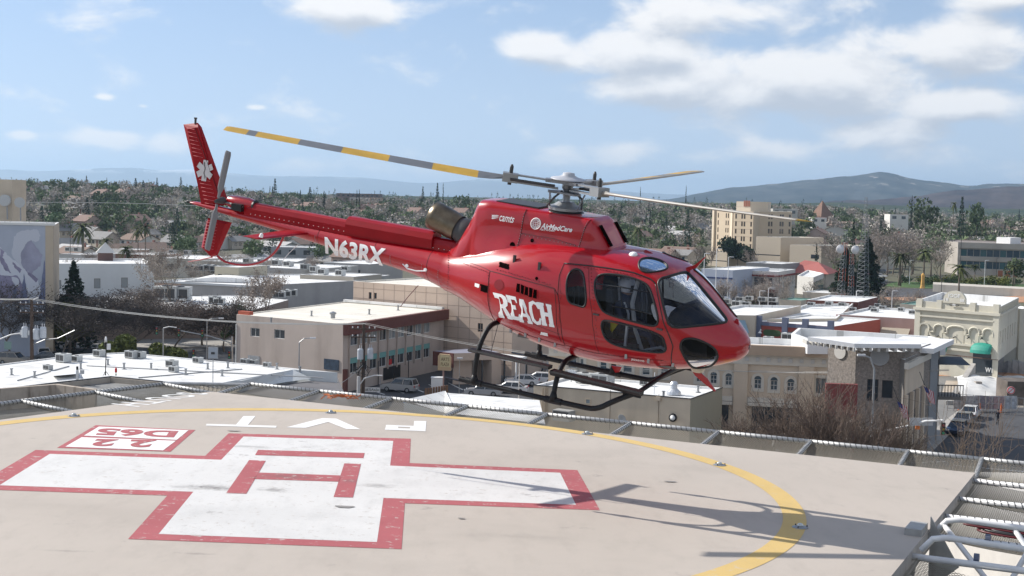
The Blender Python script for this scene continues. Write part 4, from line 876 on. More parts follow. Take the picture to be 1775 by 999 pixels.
for (sa, sb, ta, tb, za, zb) in [(s0 + .02, s0 + .62, -.26, -.02, .0, .10)]:
 V = [nb(sa, ta, za), nb(sb, ta, za), nb(sb, tb, za), nb(sa, tb, za), nb(sa, ta, zb), nb(sb, ta, zb), nb(sb, tb, zb), nb(sa, tb, zb)]
 mb.add(V, [(0, 1, 2, 3), (7, 6, 5, 4), (0, 4, 5, 1), (1, 5, 6, 2), (2, 6, 7, 3), (3, 7, 4, 0)])
hb_ = mb.build('edge_box', boxm, None); put(hb_, 'grey steel box standing on the right edge of the helipad above the truss', 'steel box')
MB().add([nb(s0, .02, .2), nb(s0 + .06, .02, .2), nb(s0 + .06, .45, -.5), nb(s0, .45, -.5), nb(s0, .02, -.9), nb(s0 + .06, .02, -.9)], [(0, 1, 2, 3), (0, 3, 4), (1, 5, 2), (0, 4, 5, 1), (3, 2, 5, 4)]).build('gusset_plate', boxm, net3)
hose = mat('black_rubber_hose', (.012, .012, .013), .4)
t_ = thing('hose_coil', 'black hoses lying coiled in the right hand safety net', 'hose', nb(S3[2] + .6, 2.0, -.1)); bp_ = Vector(t_.location)
for k in range(7):
 c = Vector((.15 * math.sin(k * 1.7), .08 * math.cos(k * 2.1), .015 * k)); rx, ry = .95 + .16 * math.sin(k * 2.3), .24 + .07 * math.cos(k)
 MB().tube([nb(S3[2] + .55, 1.55, -.12) - bp_ + c + nBC * (rx * math.cos(a)) + dBC * (ry * math.sin(a + .3 * k)) for a in np.linspace(0, 2 * PI * .93, 26)], .018, 6).build('hose', hose if k % 3 else mat('dark_red_hose', (.10, .01, .012), .4), t_, smooth=True)
rope = mat('tan_rope', (.16, .14, .10), .9)
t_ = thing('rope_pile', 'loose loops of tan rope lying in the nearest safety net', 'rope', nb(s1 + 1.2, 1.0, -.4)); bp_ = Vector(t_.location)
for k in range(12): MB().tube([Vector((0, 0, .02 * k - .1)) + nBC * (.9 * math.cos(a) + .1 * math.sin(k) - .15) + dBC * ((.18 + .02 * k) * math.sin(a)) + Vector((0, 0, .08 * math.sin(2 * a + k))) for a in np.linspace(0, 2 * PI, 24)[:-1]], .012, 5, closed=True).build('rope_loop', rope, t_, smooth=True)
t_ = thing('orange_cord', 'tangled orange cord snagged on the far safety net near the utility pole', 'cord', pp(575, 697)); o_ = Vector(t_.location)
for k in range(5): MB().tube([Vector((-.25 + .14 * j + .05 * k, .1 * math.sin(j * 2 + k), .06 + .12 * abs(math.sin(j * 1.3 + k)))) for j in range(6)], .012, 5).build('cord_loop', mat('orange_cord', (.55, .15, .04), .7), t_)
und = thing('deck_support_frame', 'pale steel beams and columns holding the helipad above the roof', 'support frame', (0, 0, 0))
for s in (1.5, 5.5, 9.5, 13.5):
 for t_ in (-1.5, -7, -12.5):
  p = B_ + dBC * s + nBC * t_; MB().box(p.x - .15, p.x + .15, p.y - .15, p.y + .15, 14.0, pz(p.x, p.y) - .325).build('support_column', boxm, und)
for s in (1.5, 5.5, 9.5, 13.5):
 a = B_ + dBC * s; MB().tube([on_pad(a - nBC * .2, -.6), on_pad(a - nBC * 15, -.6)], .16, 4).build('support_beam', boxm, und)
roofg = mat('grey_gravel_roof', (.20, .20, .195), .95, var=.25, scale=1.5, bump=.3); stuc = mat('beige_stucco', (.42, .37, .31), .9, var=.08, scale=.6, stain=((.2, .17, .14), .5, 1.2)); cop = mat('dark_roof_edging', (.04, .04, .042), .6)
hosp = thing('hospital_wing', 'low hospital roof with beige parapet walls beside the left end of the helipad', 'building', (0, 0, 0))
Zd = 11.5
dp = [gp(-60, 684, Zd), gp(0, 676, Zd), gp(92, 664.5, Zd), gp(192, 653.5, Zd), gp(352, 669, Zd), gp(470, 690, Zd)]; near_ = [Vector((-9, 40, Zd)), Vector((-20, 24, Zd)), Vector((-60, 24, Zd))]
fp = [(p.x, p.y) for p in dp + near_]
MB().prism(fp, 0, Zd - .35, 0, False).build('wall', stuc, hosp)
MB().add([(x, y, Zd - .36) for x, y in fp], [tuple(range(len(fp)))[::-1]]).build('roof', roofg, hosp)
for i in range(5):
 a, b = dp[i], dp[i + 1]; d = (b - a).normalized(); n_ = Vector((d.y, -d.x, 0)); zt = Zd
 MB().add([(p.x, p.y, z) for z in (Zd - .4, zt) for p in (a, b, b + n_ * .3, a + n_ * .3)], [(0, 1, 2, 3), (7, 6, 5, 4), (0, 4, 5, 1), (1, 5, 6, 2), (2, 6, 7, 3), (3, 7, 4, 0)]).build('parapet', stuc, hosp)
 MB().add([(p.x, p.y, z) for z in (zt + .002, zt + .06) for p in (a - n_ * .05, b - n_ * .05, b + n_ * .2, a + n_ * .2)], [(0, 1, 2, 3), (7, 6, 5, 4), (0, 4, 5, 1), (1, 5, 6, 2), (2, 6, 7, 3), (3, 7, 4, 0)]).build('parapet_cap', cop, hosp)
a, b, c = gp(0, 687, Zd), gp(97, 668, Zd), gp(160, 678, Zd)
for p, q_ in ((gp(-40, 677, Zd + 1.0), gp(96, 667, Zd + 1.0)), (gp(96, 667, Zd + 1.0), gp(165, 676, Zd + 1.0))):
 MB().add([(p.x, p.y, Zd + 1.0), (q_.x, q_.y, Zd + 1.0), (q_.x, q_.y, Zd - .35), (p.x, p.y, Zd - .35), (p.x, p.y + .4, Zd + 1.0), (q_.x, q_.y + .4, Zd + 1.0), (q_.x, q_.y + .4, Zd - .35), (p.x, p.y + .4, Zd - .35)], [(0, 1, 2, 3), (7, 6, 5, 4), (0, 4, 5, 1), (1, 5, 6, 2), (3, 2, 6, 7), (0, 3, 7, 4)]).build('upstand', mat('stained_stucco', (.40, .34, .28), .9, var=.1, scale=2, stain=((.10, .07, .05), .8, 2.5)), hosp)
hos2 = thing('hospital_wing', 'sunny beige hospital roof below the right edge of the helipad', 'building', (0, 0, 0))
MB().box(17, 75, 12, 57, 0, 14).build('roof', mat('pale_roof_membrane', (.52, .49, .45), .9, var=.12, scale=.5), hos2)
for k in range(4): MB().box(20 + k * 9, 26 + k * 9, 30, 33, 14.003, 15.2).build('roof_unit', mat('grey_box', (.4, .4, .39), .7), hos2)
MB().box(-13, 7, 8, 22, 8.0, 13.0).build('roof', roofg, hosp)
dz = Zd - .36
def stand(u, v, z=dz): return gp(u, v, z)
p = stand(183, 651); t_ = thing('camera_mast', 'black tripod mast with a domed camera head standing on the dark roof deck', 'mast', p); t_.scale = (.62,) * 3
MB().tube([(0, 0, 0), (-.0, 0, 1.0), (.05, 0, 2.2), (.06, 0, 3.6)], .06, 8).build('pole', black, t_)
for a in (0, 2.1, 4.2): MB().tube([(0, 0, .55), (.42 * math.cos(a), .42 * math.sin(a), 0)], .03, 5).build('leg', black, t_)
MB().lathe([(.16, 3.45), (.17, 4.0), (.12, 4.05)], n=12).build('camera_housing', black, t_)
MB().lathe([(.14, 4.0), (.14, 4.4), (.08, 4.65), (0, 4.7)], (.03, 0, 0), n=12).build('camera_dome', decal, t_, smooth=True)
MB().box(.15, .55, -.05, .2, 3.1, 3.8).build('white_panel', decal, t_)
p = stand(201, 651); t_ = thing('red_beacon', 'red obstruction beacon on a short green stand beside the black camera mast', 'beacon', p); t_.scale = (.62,) * 3
MB().lathe([(.10, 0), (.10, .1), (.04, .15), (.04, .35)], n=10).build('stand', mat('green_paint', (.05, .15, .06), .6), t_)
MB().lathe([(.11, .35), (.14, .42), (.14, .72), (.09, .92), (0, .98)], n=12).build('beacon_lens', mat('red_lens', (.6, .02, .02), .2), t_, smooth=True)
p = stand(369, 668, Zd + .0); t_ = thing('panel_antenna', 'flat white square antenna on a thin pole by the helipad corner', 'antenna', p); t_.scale = (.62,) * 3
MB().tube([(0, 0, -1), (0, 0, 4.4)], .045, 8).build('pole', grey_metal, t_)
MB().box(-.55, .55, -.03, .05, 3.0, 4.3).build('panel', mat('dull_white_panel', (.45, .46, .47), .5), t_); MB().box(-.2, .2, -.12, -.035, 3.5, 3.75).build('bracket', dark_metal, t_); MB().box(-.48, .48, -.055, -.035, 3.08, 4.22).build('panel_rim', mat('pale_blue_grey', (.40, .43, .47), .5), t_)
p = stand(134, 668); t_ = thing('white_post', 'slim white post with a cable on the edge of the roof deck', 'post', p); t_.scale = (.62,) * 3
MB().box(-.13, .13, -.1, .1, 0, 1.75).build('post', white, t_); MB().box(-.1, .1, -.11, .09, 1.78, 2.15).build('post_cap', black, t_)
MB().box(.35, .75, -.15, .15, 1.3, 1.75).build('junction_box', mat('pale_box', (.55, .56, .56), .6), t_)
MB().tube([(.5, 0, 1.3), (.55, 0, .6), (.8, -.1, .1), (1.6, -.3, .03), (2.2, -.5, .05)], .025, 5).build('cable', dark_metal, t_)
# ================================================================ GROUND, HILLS AND MOUNTAINS
def sstep(a, b, x): t = np.clip((np.asarray(x, float) - a) / (b - a), 0, 1); return t * t * (3 - 2 * t)
_ph = [(random.uniform(0, 6.28), random.uniform(0, 6.28), random.uniform(-1, 1), random.uniform(-1, 1)) for _ in range(12)]
def wob(x, y, wl):
 s = 0
 for i, (a, b, c, d) in enumerate(_ph[:6]): s = s + np.sin(x / wl * (1 + c * .4) * 6.28 * .7 + a + y / wl * d * 3) * np.cos(y / wl * (1 + d * .4) * 6.28 * .7 + b)
 return s / 6
def hgt(x, y):
 x = np.asarray(x, float); y = np.asarray(y, float); az = x / np.maximum(y, 1)
 h = 13 * sstep(430, 950, y) * (1 - .25 * sstep(1400, 2600, y)) + 5 * wob(x, y, 420) * sstep(480, 800, y) + 2.5 * wob(x + 77, y, 160) * sstep(500, 800, y)
 h = h + 6 * np.exp(-((az + .30) / .12) ** 2) * sstep(450, 800, y)          # the wooded rise on the left
 h = h - 6 * sstep(.20, .34, az) * sstep(600, 1000, y)
 return h
def build_ground():
 ys = np.concatenate([[-400, -100, 0, 60], np.linspace(100, 400, 16), np.linspace(430, 1600, 60), np.geomspace(1700, 29000, 26)])
 xs = np.concatenate([-np.geomspace(24000, 700, 14), np.linspace(-650, 650, 80), np.geomspace(700, 24000, 14)])
 X, Y = np.meshgrid(xs, ys, indexing='ij'); Z = hgt(X, Y) - .05
 idx = np.arange(X.size).reshape(X.shape); q = np.stack([idx[:-1, :-1], idx[1:, :-1], idx[1:, 1:], idx[:-1, 1:]], -1).reshape(-1, 4)
 g = mat('dry_ground', (.17, .15, .115), .95, var=.45, scale=.02, var2=(.10, .105, .055), detail=9)
 return put(link('ground', npmesh('ground', np.stack([X, Y, Z], -1).reshape(-1, 3), q, g, smooth=True)), kind='structure')
build_ground()
def ridge(name, prof, D, width, m, seed, amp, ext=None, base=0.0):
 r = np.random.default_rng(seed); us = np.array([p[0] for p in prof], float); vs = np.array([p[1] for p in prof], float)
 n = 420; u = np.linspace(us[0], us[-1], n); v = np.interp(u, us, vs)
 x = (u - 887.5) / FPX * D; h = CAMZ + (np.array([horizon(k) for k in u]) - v) * D / FPX
 k = np.ones(5) / 5; h = np.convolve(np.pad(h, 2, 'edge'), k, 'valid')
 nz = np.zeros(n)
 for o_ in (3, 7, 15, 31, 63, 127): nz += np.sin(np.linspace(0, 6.28 * o_, n) * (1 + .1 * r.random()) + r.random() * 6) / o_ ** .9
 h = h + nz * amp
 rows = 44; W = np.linspace(-1, 1, rows); V = []
 ph = r.random((8, 3)) * 6.28
 for w in W:
  prof_h = np.maximum(0, 1 - np.abs(w) ** 1.15)
  g = sum(np.sin(x / (width * s) * 6.28 + ph[i, 0] + w * 3 * c) * np.cos(w * 5 * c + ph[i, 1]) / (i + 1) for i, (s, c) in enumerate([(1.1, .6), (.6, 1), (.33, 1.7), (.19, 2.6), (.1, 4), (.06, 7)]))
  z = base + (h - base) * prof_h * (1 + .10 * g * (1 - prof_h) * 2); V.append(np.stack([x * (1 + w * width / D), np.full(n, D + w * width), z], -1))
 V = np.array(V); idx = np.arange(rows * n).reshape(rows, n); q = np.stack([idx[:-1, :-1], idx[:-1, 1:], idx[1:, 1:], idx[1:, :-1]], -1).reshape(-1, 4)
 return put(link(name, npmesh(name, V.reshape(-1, 3), q, m, smooth=True)), kind='structure')
def hill_mat(name, a, b, sc, snow=None):
 m = bpy.data.materials.new(name); m.use_nodes = True; t = m.node_tree; bs = t.nodes['Principled BSDF']; bs.inputs['Roughness'].default_value = 1; bs.inputs['Specular IOR Level'].default_value = 0
 tc = N(t, 'ShaderNodeTexCoord'); mp = N(t, 'ShaderNodeMapping'); L(t, tc.outputs['Object'], mp.inputs[0]); mp.inputs[3].default_value = (sc, sc * .5, sc * 2.2)
 n = N(t, 'ShaderNodeTexNoise'); L(t, mp.outputs[0], n.inputs['Vector']); n.inputs['Scale'].default_value = 1; n.inputs['Detail'].default_value = 10; n.inputs['Roughness'].default_value = .68
 r = N(t, 'ShaderNodeMapRange'); L(t, n.outputs[0], r.inputs[0]); r.inputs[1].default_value = .38; r.inputs[2].default_value = .62
 x = N(t, 'ShaderNodeMix', data_type='RGBA'); L(t, r.outputs[0], x.inputs[0]); x.inputs[6].default_value = (*a, 1); x.inputs[7].default_value = (*b, 1); c = x.outputs[2]
 if snow:
  n2 = N(t, 'ShaderNodeTexNoise'); mp2 = N(t, 'ShaderNodeMapping'); L(t, tc.outputs['Object'], mp2.inputs[0]); mp2.inputs[3].default_value = (sc * 2, sc, sc * 5); L(t, mp2.outputs[0], n2.inputs['Vector']); n2.inputs['Scale'].default_value = 1; n2.inputs['Detail'].default_value = 8
  r2 = N(t, 'ShaderNodeMapRange', interpolation_type='SMOOTHSTEP'); L(t, n2.outputs[0], r2.inputs[0]); r2.inputs[1].default_value = snow[1]; r2.inputs[2].default_value = snow[1] + .06
  sp_ = N(t, 'ShaderNodeSeparateXYZ'); L(t, tc.outputs['Object'], sp_.inputs[0]); hh = N(t, 'ShaderNodeMapRange', interpolation_type='SMOOTHSTEP'); L(t, sp_.outputs[2], hh.inputs[0]); hh.inputs[1].default_value = snow[2]; hh.inputs[2].default_value = snow[3]
  x2 = N(t, 'ShaderNodeMix', data_type='RGBA'); L(t, mth(t, 'MULTIPLY', r2.outputs[0], hh.outputs[0]), x2.inputs[0]); L(t, c, x2.inputs[6]); x2.inputs[7].default_value = (*snow[0], 1); c = x2.outputs[2]
 L(t, c, bs.inputs['Base Color']); return m
ridge('far_mountain_range', [(-900, 300), (-400, 285), (-100, 296), (0, 293), (60, 298), (130, 294), (200, 290), (235, 291), (275, 298), (330, 296), (420, 306), (500, 309), (620, 308), (680, 312), (740, 317), (800, 311), (880, 306), (930, 314), (1000, 326), (1100, 332), (1300, 336), (1700, 330), (2400, 320), (2900, 310)],
      24000, 2600, hill_mat('far_blue_mountain', (.10, .12, .13), (.16, .17, .17), .0012, ((.85, .86, .88), .50, 250, 420)), 3, 70)
ridge('burnt_mountain', [(1000, 352), (1150, 345), (1225, 335), (1300, 326), (1360, 318), (1400, 312), (1440, 306), (1480, 303), (1505, 300), (1525, 297), (1545, 300), (1570, 307), (1600, 309), (1650, 316), (1680, 319), (1705, 315), (1730, 316), (1775, 322), (1900, 325), (2100, 312), (2500, 320), (3000, 340)],
      7500, 1500, hill_mat('burnt_mountain_forest', (.022, .034, .040), (.070, .078, .080), .006, ((.28, .26, .24), .58, 90, 160)), 5, 26)
ridge('near_burnt_hill', [(1330, 372), (1420, 352), (1480, 345), (1540, 340), (1600, 336), (1660, 330), (1720, 326), (1775, 324), (1850, 322), (2000, 318), (2300, 325), (2800, 345)],
      4300, 900, hill_mat('burnt_hill_scrub', (.035, .034, .042), (.085, .07, .07), .010), 9, 14)
ridge('wooded_foothill', [(-700, 330), (-200, 322), (100, 324), (300, 330), (500, 336), (700, 340), (900, 344), (1100, 348), (1240, 352), (1380, 352), (1450, 350), (1500, 354), (1700, 362), (2200, 366), (2700, 366)],
      3000, 700, hill_mat('wooded_foothill', (.030, .050, .034), (.08, .09, .06), .02), 12, .8)
hzm = bpy.data.materials.new('thin_haze'); hzm.use_nodes = True; t_ = hzm.node_tree; t_.nodes.clear(); pv = N(t_, 'ShaderNodeVolumePrincipled'); ho = N(t_, 'ShaderNodeOutputMaterial'); L(t_, pv.outputs[0], ho.inputs['Volume'])
pv.inputs['Color'].default_value = (.56, .77, 1.0, 1); pv.inputs['Density'].default_value = 7e-5; pv.inputs['Anisotropy'].default_value = .3
haze = MB().box(-26000, 26000, -500, 30000, -60, 460).build('haze', hzm); put(haze, kind='stuff')
asph = mat('worn_asphalt', (.062, .063, .068), .9, var=.22, scale=.35, bump=.2); conc = mat('concrete_pavement', (.36, .34, .31), .9, var=.14, scale=.5, stain=((.2, .19, .17), .4, .8)); dirt = mat('orange_dirt', (.42, .22, .12), .95, var=.3, scale=.4); lawn = mat('lawn', (.06, .12, .03), .95, var=.3, scale=.3); wline = mat('street_line_paint', (.6, .6, .58), .8)
def flat(pts, name, m, z=.004, th=None):
 P = [(p[0], p[1]) for p in pts]; ar = sum(P[i][0] * P[(i + 1) % len(P)][1] - P[(i + 1) % len(P)][0] * P[i][1] for i in range(len(P)))
 if ar < 0: P = P[::-1]
 mb = MB()
 if th: mb.prism(P, z - .2, th)
 else: mb.add([(x, y, z) for x, y in P], [tuple(range(len(P)))])
 return put(mb.build(name, m), kind='structure')
def G(*a): return [gp(u, v) for u, v in a]
flat([(-150, 90), (120, 90), (170, 250), (150, 330), (-170, 330)], 'town_ground', mat('grey_town_ground', (.19, .185, .175), .95, var=.3, scale=.08), .0)
flat(G((580, 712), (600, 668), (800, 628), (960, 640), (960, 740)), 'car_park', asph, .012)
flat(G((-60, 650), (-60, 628), (60, 606), (420, 602), (420, 640), (200, 640)), 'street', asph, .008)
flat(G((-300, 612), (420, 592), (420, 602), (60, 606), (-60, 628), (-300, 640)), 'pavement', conc, .004, .13)
flat(G((1500, 860), (1600, 800), (1655, 745), (1700, 703), (1850, 712), (2100, 760), (2100, 900)), 'street', asph, .008)
flat(G((1560, 818), (1600, 797), (1640, 797), (2000, 835), (2000, 850), (1560, 850)), 'street', mat('pale_asphalt', (.13, .13, .13), .9, var=.15, scale=.4), .012)
flat(G((1440, 812), (1470, 772), (1600, 762), (1690, 690), (1702, 694), (1660, 740), (1612, 786), (1560, 812)), 'pavement', conc, .004, .13)
flat(G((1560, 803), (1640, 800), (1640, 801), (1560, 804)), 'crossing_line', wline, .017)
flat(G((1650, 806), (1900, 828), (1900, 830), (1650, 807.5)), 'crossing_line', wline, .017)
for k in range(8): flat(G((640 + k * 34, 676 - k * 3.0), (642 + k * 34, 676 - k * 3.0), (668 + k * 34, 684 - k * 2), (665 + k * 34, 684.5 - k * 2)), 'parking_line', wline, .017)
flat(G((1630, 690), (1640, 660), (1900, 668), (1900, 715), (1700, 700)), 'construction_ground', mat('pale_dirt', (.42, .36, .29), .95, var=.25, scale=.3), .02)
flat(G((1625, 652), (1640, 638), (1900, 646), (1900, 658)), 'dirt_track', dirt, .03)
flat(G((1525, 496), (1590, 480), (1960, 492), (1960, 506), (1600, 500)), 'lawn', lawn, .03)
flat(G((1480, 520), (1530, 504), (1980, 512), (1980, 528)), 'dirt_track', dirt, .035)
flat(G((1450, 511), (1560, 500), (2000, 507), (2000, 512), (1500, 516)), 'street', asph, .04)
flat(G((820, 655), (905, 618), (1010, 622), (1010, 655)), 'street', mat('pale_asphalt', (.13, .13, .13), .9), .02)
def lam(name, col, **k): return mat(name, col, k.pop('rough', .9), **k)
roofw = mat('white_roof_membrane', (.74, .74, .73), .8, var=.05, scale=.4, var2=(.80, .80, .79), stain=((.38, .37, .36), .55, .35)); roofc = mat('cream_roof_membrane', (.72, .68, .60), .85, var=.06, scale=.3)
panem = pane('dark_window_pane')
def add_seams(m):                                       # laid membrane sheets: faint darker lap joints
 t = m.node_tree; b = t.nodes['Principled BSDF']; src = b.inputs['Base Color'].links[0].from_socket; tc = N(t, 'ShaderNodeTexCoord'); mp = N(t, 'ShaderNodeMapping'); L(t, tc.outputs['Object'], mp.inputs[0]); mp.inputs[2].default_value = (0, 0, .6); br = N(t, 'ShaderNodeTexBrick'); L(t, mp.outputs[0], br.inputs[0])
 br.inputs['Scale'].default_value = 1; br.inputs['Brick Width'].default_value = 9; br.inputs['Row Height'].default_value = 2.4; br.inputs['Mortar Size'].default_value = .05; br.inputs['Color1'].default_value = (1, 1, 1, 1); br.inputs['Color2'].default_value = (.90, .90, .89, 1); br.inputs['Mortar'].default_value = (.62, .62, .61, 1)
 x = N(t, 'ShaderNodeMix', data_type='RGBA', blend_type='MULTIPLY'); x.inputs[0].default_value = 1; L(t, src, x.inputs[6]); L(t, br.outputs[0], x.inputs[7]); L(t, x.outputs[2], b.inputs['Base Color'])
add_seams(roofw); add_seams(roofc)
paneb = pane('blue_window_pane', (.045, .075, .10)); panel_ = pane('pale_window_blind', (.25, .28, .29)); pane_t = pane('teal_window_pane', (.05, .12, .13))
wframe = mat('white_window_frame', (.62, .62, .60), .6); bframe = mat('brown_window_frame', (.10, .07, .055), .6)
class Bld:
 def __init__(s, name, label, cat, pts, z1, wall, roof=None, z0=0.0, par=.45, group=None, pth=.3, cap=None):
  s.P = [Vector((p[0], p[1], 0)) for p in pts]; s.z0, s.z1 = z0, z1; s.wall = wall; s.roof = roof or roofw; s.par = par; s.pth = pth; s.cap = cap
  s.root = thing(name, label, cat, (s.P[0].x, s.P[0].y, z0), 0, group); s.O = Vector((s.P[0].x, s.P[0].y, z0)); s.ops = {}
 def fr(s, i):
  a = s.P[i]; b = s.P[(i + 1) % len(s.P)]; e = (b - a).normalized(); return a, e, Vector((-e.y, e.x, 0)), (b - a).length
 def pt(s, i, q, z, d=0.0): a, e, n, _ = s.fr(i); return a + e * q + n * d + Vector((0, 0, z)) - s.O
 def sz(s, i, u, v):
  a, e, n, _ = s.fr(i); d = ray(u, v); k = (a - Vector(CAM)).dot(n) / Vector(d).dot(n); p = Vector(CAM) + Vector(d) * k; return (p - a).dot(e), p.z
 def box(s, i, s0, s1, z0, z1, d0, d1, mb=None):
  mb = mb or MB(); P = [s.pt(i, a, z, d) for z in (z0, z1) for a, d in ((s0, d0), (s1, d0), (s1, d1), (s0, d1))]
  return mb.add(P, [(0, 3, 2, 1), (4, 5, 6, 7), (0, 1, 5, 4), (1, 2, 6, 5), (2, 3, 7, 6), (3, 0, 4, 7)])
 def boxpx(s, i, u0, v0, u1, v1, d0, d1, mb=None):
  a, za = s.sz(i, u0, v0); b, zb = s.sz(i, u1, v1); return s.box(i, min(a, b), max(a, b), min(za, zb), max(za, zb), d0, d1, mb)
 def win(s, i, s0, s1, z0, z1, cols=2, rows=1, fm=wframe, pm=panem, depth=.14, fw=.07, hole=True, surround=None, arch=False):
  if s1 < s0: s0, s1 = s1, s0
  if hole: s.ops.setdefault(i, []).append((s0, s1, z0, z1))
  d = depth if hole else -.03; mb = MB()
  for a, b, c, e_ in ((s0, s1, z0, z0 + fw), (s0, s1, z1 - fw, z1), (s0, s0 + fw, z0 + fw, z1 - fw), (s1 - fw, s1, z0 + fw, z1 - fw)): s.box(i, a, b, c, e_, d - .04, d + .04, mb)
  for k in range(1, cols): x = s0 + (s1 - s0) * k / cols; s.box(i, x - fw * .35, x + fw * .35, z0 + fw, z1 - fw, d - .03, d + .03, mb)
  for k in range(1, rows): z = z0 + (z1 - z0) * k / rows; s.box(i, s0 + fw, s1 - fw, z - fw * .35, z + fw * .35, d - .025, d + .025, mb)
  w = mb.build('window', fm, s.root); MB().quad(s.pt(i, s0, z0, d + .01), s.pt(i, s1, z0, d + .01), s.pt(i, s1, z1, d + .01), s.pt(i, s0, z1, d + .01)).build('window_pane', pm, w)
  if surround:
   mb = MB(); t = .30
   for a, b, c, e_ in ((s0 - t, s1 + t, z0 - t, z0), (s0 - t, s0, z0, z1), (s1, s1 + t, z0, z1)): s.box(i, a, b, c, e_, -.09, .02, mb)
   if arch:
    cx_, rr = (s0 + s1) / 2, (s1 - s0) / 2
    for k in range(8):
     a0, a1 = PI * k / 8, PI * (k + 1) / 8; P = [(cx_ + r * math.cos(a), z1 + r * math.sin(a)) for r, a in ((rr, a0), (rr + t, a0), (rr + t, a1), (rr, a1))]
     V = [s.pt(i, x, z, d_) for d_ in (-.09, .02) for x, z in P]; mb.add(V, [(3, 2, 1, 0), (0, 1, 5, 4), (1, 2, 6, 5), (2, 3, 7, 6), (3, 0, 4, 7)])
    P = [(cx_ + rr * math.cos(a), z1 + rr * math.sin(a)) for a in np.linspace(0, PI, 9)]; MB().add([s.pt(i, x, z, -.02) for x, z in P], [tuple(range(9))]).build('arch_pane', pm, w)
   else: s.box(i, s0 - t, s1 + t, z1, z1 + t, -.09, .02, mb)
   mb.build('window_surround', surround, w)
  return w
 def winpx(s, i, u0, v0, u1, v1, **k):
  a, za = s.sz(i, u0, v0); b, zb = s.sz(i, u1, v1); return s.win(i, min(a, b), max(a, b), min(za, zb), max(za, zb), **k)
 def part(s, name, mb, m, parent=None): return mb.build(name, m, parent or s.root)
 def done(s):
  n = len(s.P); mb = MB()
  for i in range(n):
   a, e, nn_, Lf = s.fr(i); ops = s.ops.get(i, [])
   xs = sorted({0.0, Lf, *[min(max(o[0], .02), Lf - .02) for o in ops], *[min(max(o[1], .03), Lf - .01) for o in ops]}); zs = sorted({s.z0, s.z1, *[o[2] for o in ops], *[min(o[3], s.z1 - .01) for o in ops]})
   for x0, x1 in zip(xs, xs[1:]):
    for z0, z1 in zip(zs, zs[1:]):
     cx_, cz_ = (x0 + x1) / 2, (z0 + z1) / 2
     if any(o[0] < cx_ < o[1] and o[2] < cz_ < o[3] for o in ops): continue
     mb.quad(s.pt(i, x0, z0), s.pt(i, x1, z0), s.pt(i, x1, z1), s.pt(i, x0, z1))
   for (x0, x1, z0, z1) in ops:
    dd = .2
    mb.quad(s.pt(i, x0, z0), s.pt(i, x0, z0, dd), s.pt(i, x1, z0, dd), s.pt(i, x1, z0)); mb.quad(s.pt(i, x0, z1), s.pt(i, x1, z1), s.pt(i, x1, z1, dd), s.pt(i, x0, z1, dd))
    mb.quad(s.pt(i, x0, z0), s.pt(i, x0, z1), s.pt(i, x0, z1, dd), s.pt(i, x0, z0, dd)); mb.quad(s.pt(i, x1, z0), s.pt(i, x1, z0, dd), s.pt(i, x1, z1, dd), s.pt(i, x1, z1))
  s.part('wall', mb, s.wall)
  Q = [tuple(p) for p in inset([(p.x, p.y) for p in s.P], s.pth)]; zt = s.z1; zr = s.z1 - s.par; mb = MB()
  for i in range(n):
   j = (i + 1) % n; A0 = Vector((*s.P[i][:2], zt)) - s.O; B0 = Vector((*s.P[j][:2], zt)) - s.O; A1 = Vector((*Q[i], zt)) - s.O; B1 = Vector((*Q[j], zt)) - s.O
   mb.quad(A0, B0, B1, A1); mb.quad(A1, B1, B1 - Vector((0, 0, s.par)), A1 - Vector((0, 0, s.par)))
  s.part('parapet', mb, s.cap or s.roof)
  s.part('roof', MB().add([Vector((*q, zr)) - s.O for q in Q], [tuple(range(n))]), s.roof)
  return s.root
def rect(a, b, depth, skew=90):                         # footprint from the near facade's two corners
 a = Vector((a[0], a[1], 0)); b = Vector((b[0], b[1], 0)); e = (b - a).normalized(); r = math.radians(skew); d = Vector((e.x * math.cos(r) - e.y * math.sin(r), e.x * math.sin(r) + e.y * math.cos(r), 0)) * depth
 return [a, b, b + d, a + d]
GA = math.radians(-34)
def rectg(a, u, depth, ang=-31, skew=88):                # footprint running at a set heading until it meets the pixel column u
 t = math.tan(math.atan((u - 887.5) / FPX)); c, s = math.cos(math.radians(ang)), math.sin(math.radians(ang)); k = (t * a.y - a.x) / (c - t * s); return rect(a, (a.x + c * k, a.y + s * k), depth, skew)
acm = mat('pale_air_conditioner_case', (.46, .47, .46), .6, var=.1, scale=2, objrand=.15)
def make_ac(lx, ly, lz, label, loc):
 t = thing('air_conditioner', label, 'air conditioner', loc)
 MB().box(-lx / 2, lx / 2, -ly / 2, ly / 2, .12, lz).box(-lx / 2 - .03, lx / 2 + .03, -ly / 2 - .03, ly / 2 + .03, lz + .003, lz + .06).build('casing', acm, t)
 MB().box(-lx * .42, -.04, -ly / 2 - .02, -ly / 2 + .0, .3, lz - .15).box(.04, lx * .42, -ly / 2 - .02, -ly / 2, .3, lz - .15).build('grille', dark_metal, t)
 [MB().box(q - .08, q + .08, -ly / 2, ly / 2, 0, .12).build('skid_rail', grey_metal, t) for q in (-lx / 2 + .18, lx / 2 - .18)]
 MB().lathe([(ly * .3, lz + .06), (ly * .3, lz + .16)], n=12).build('fan_ring', dark_metal, t); return t
AC = None
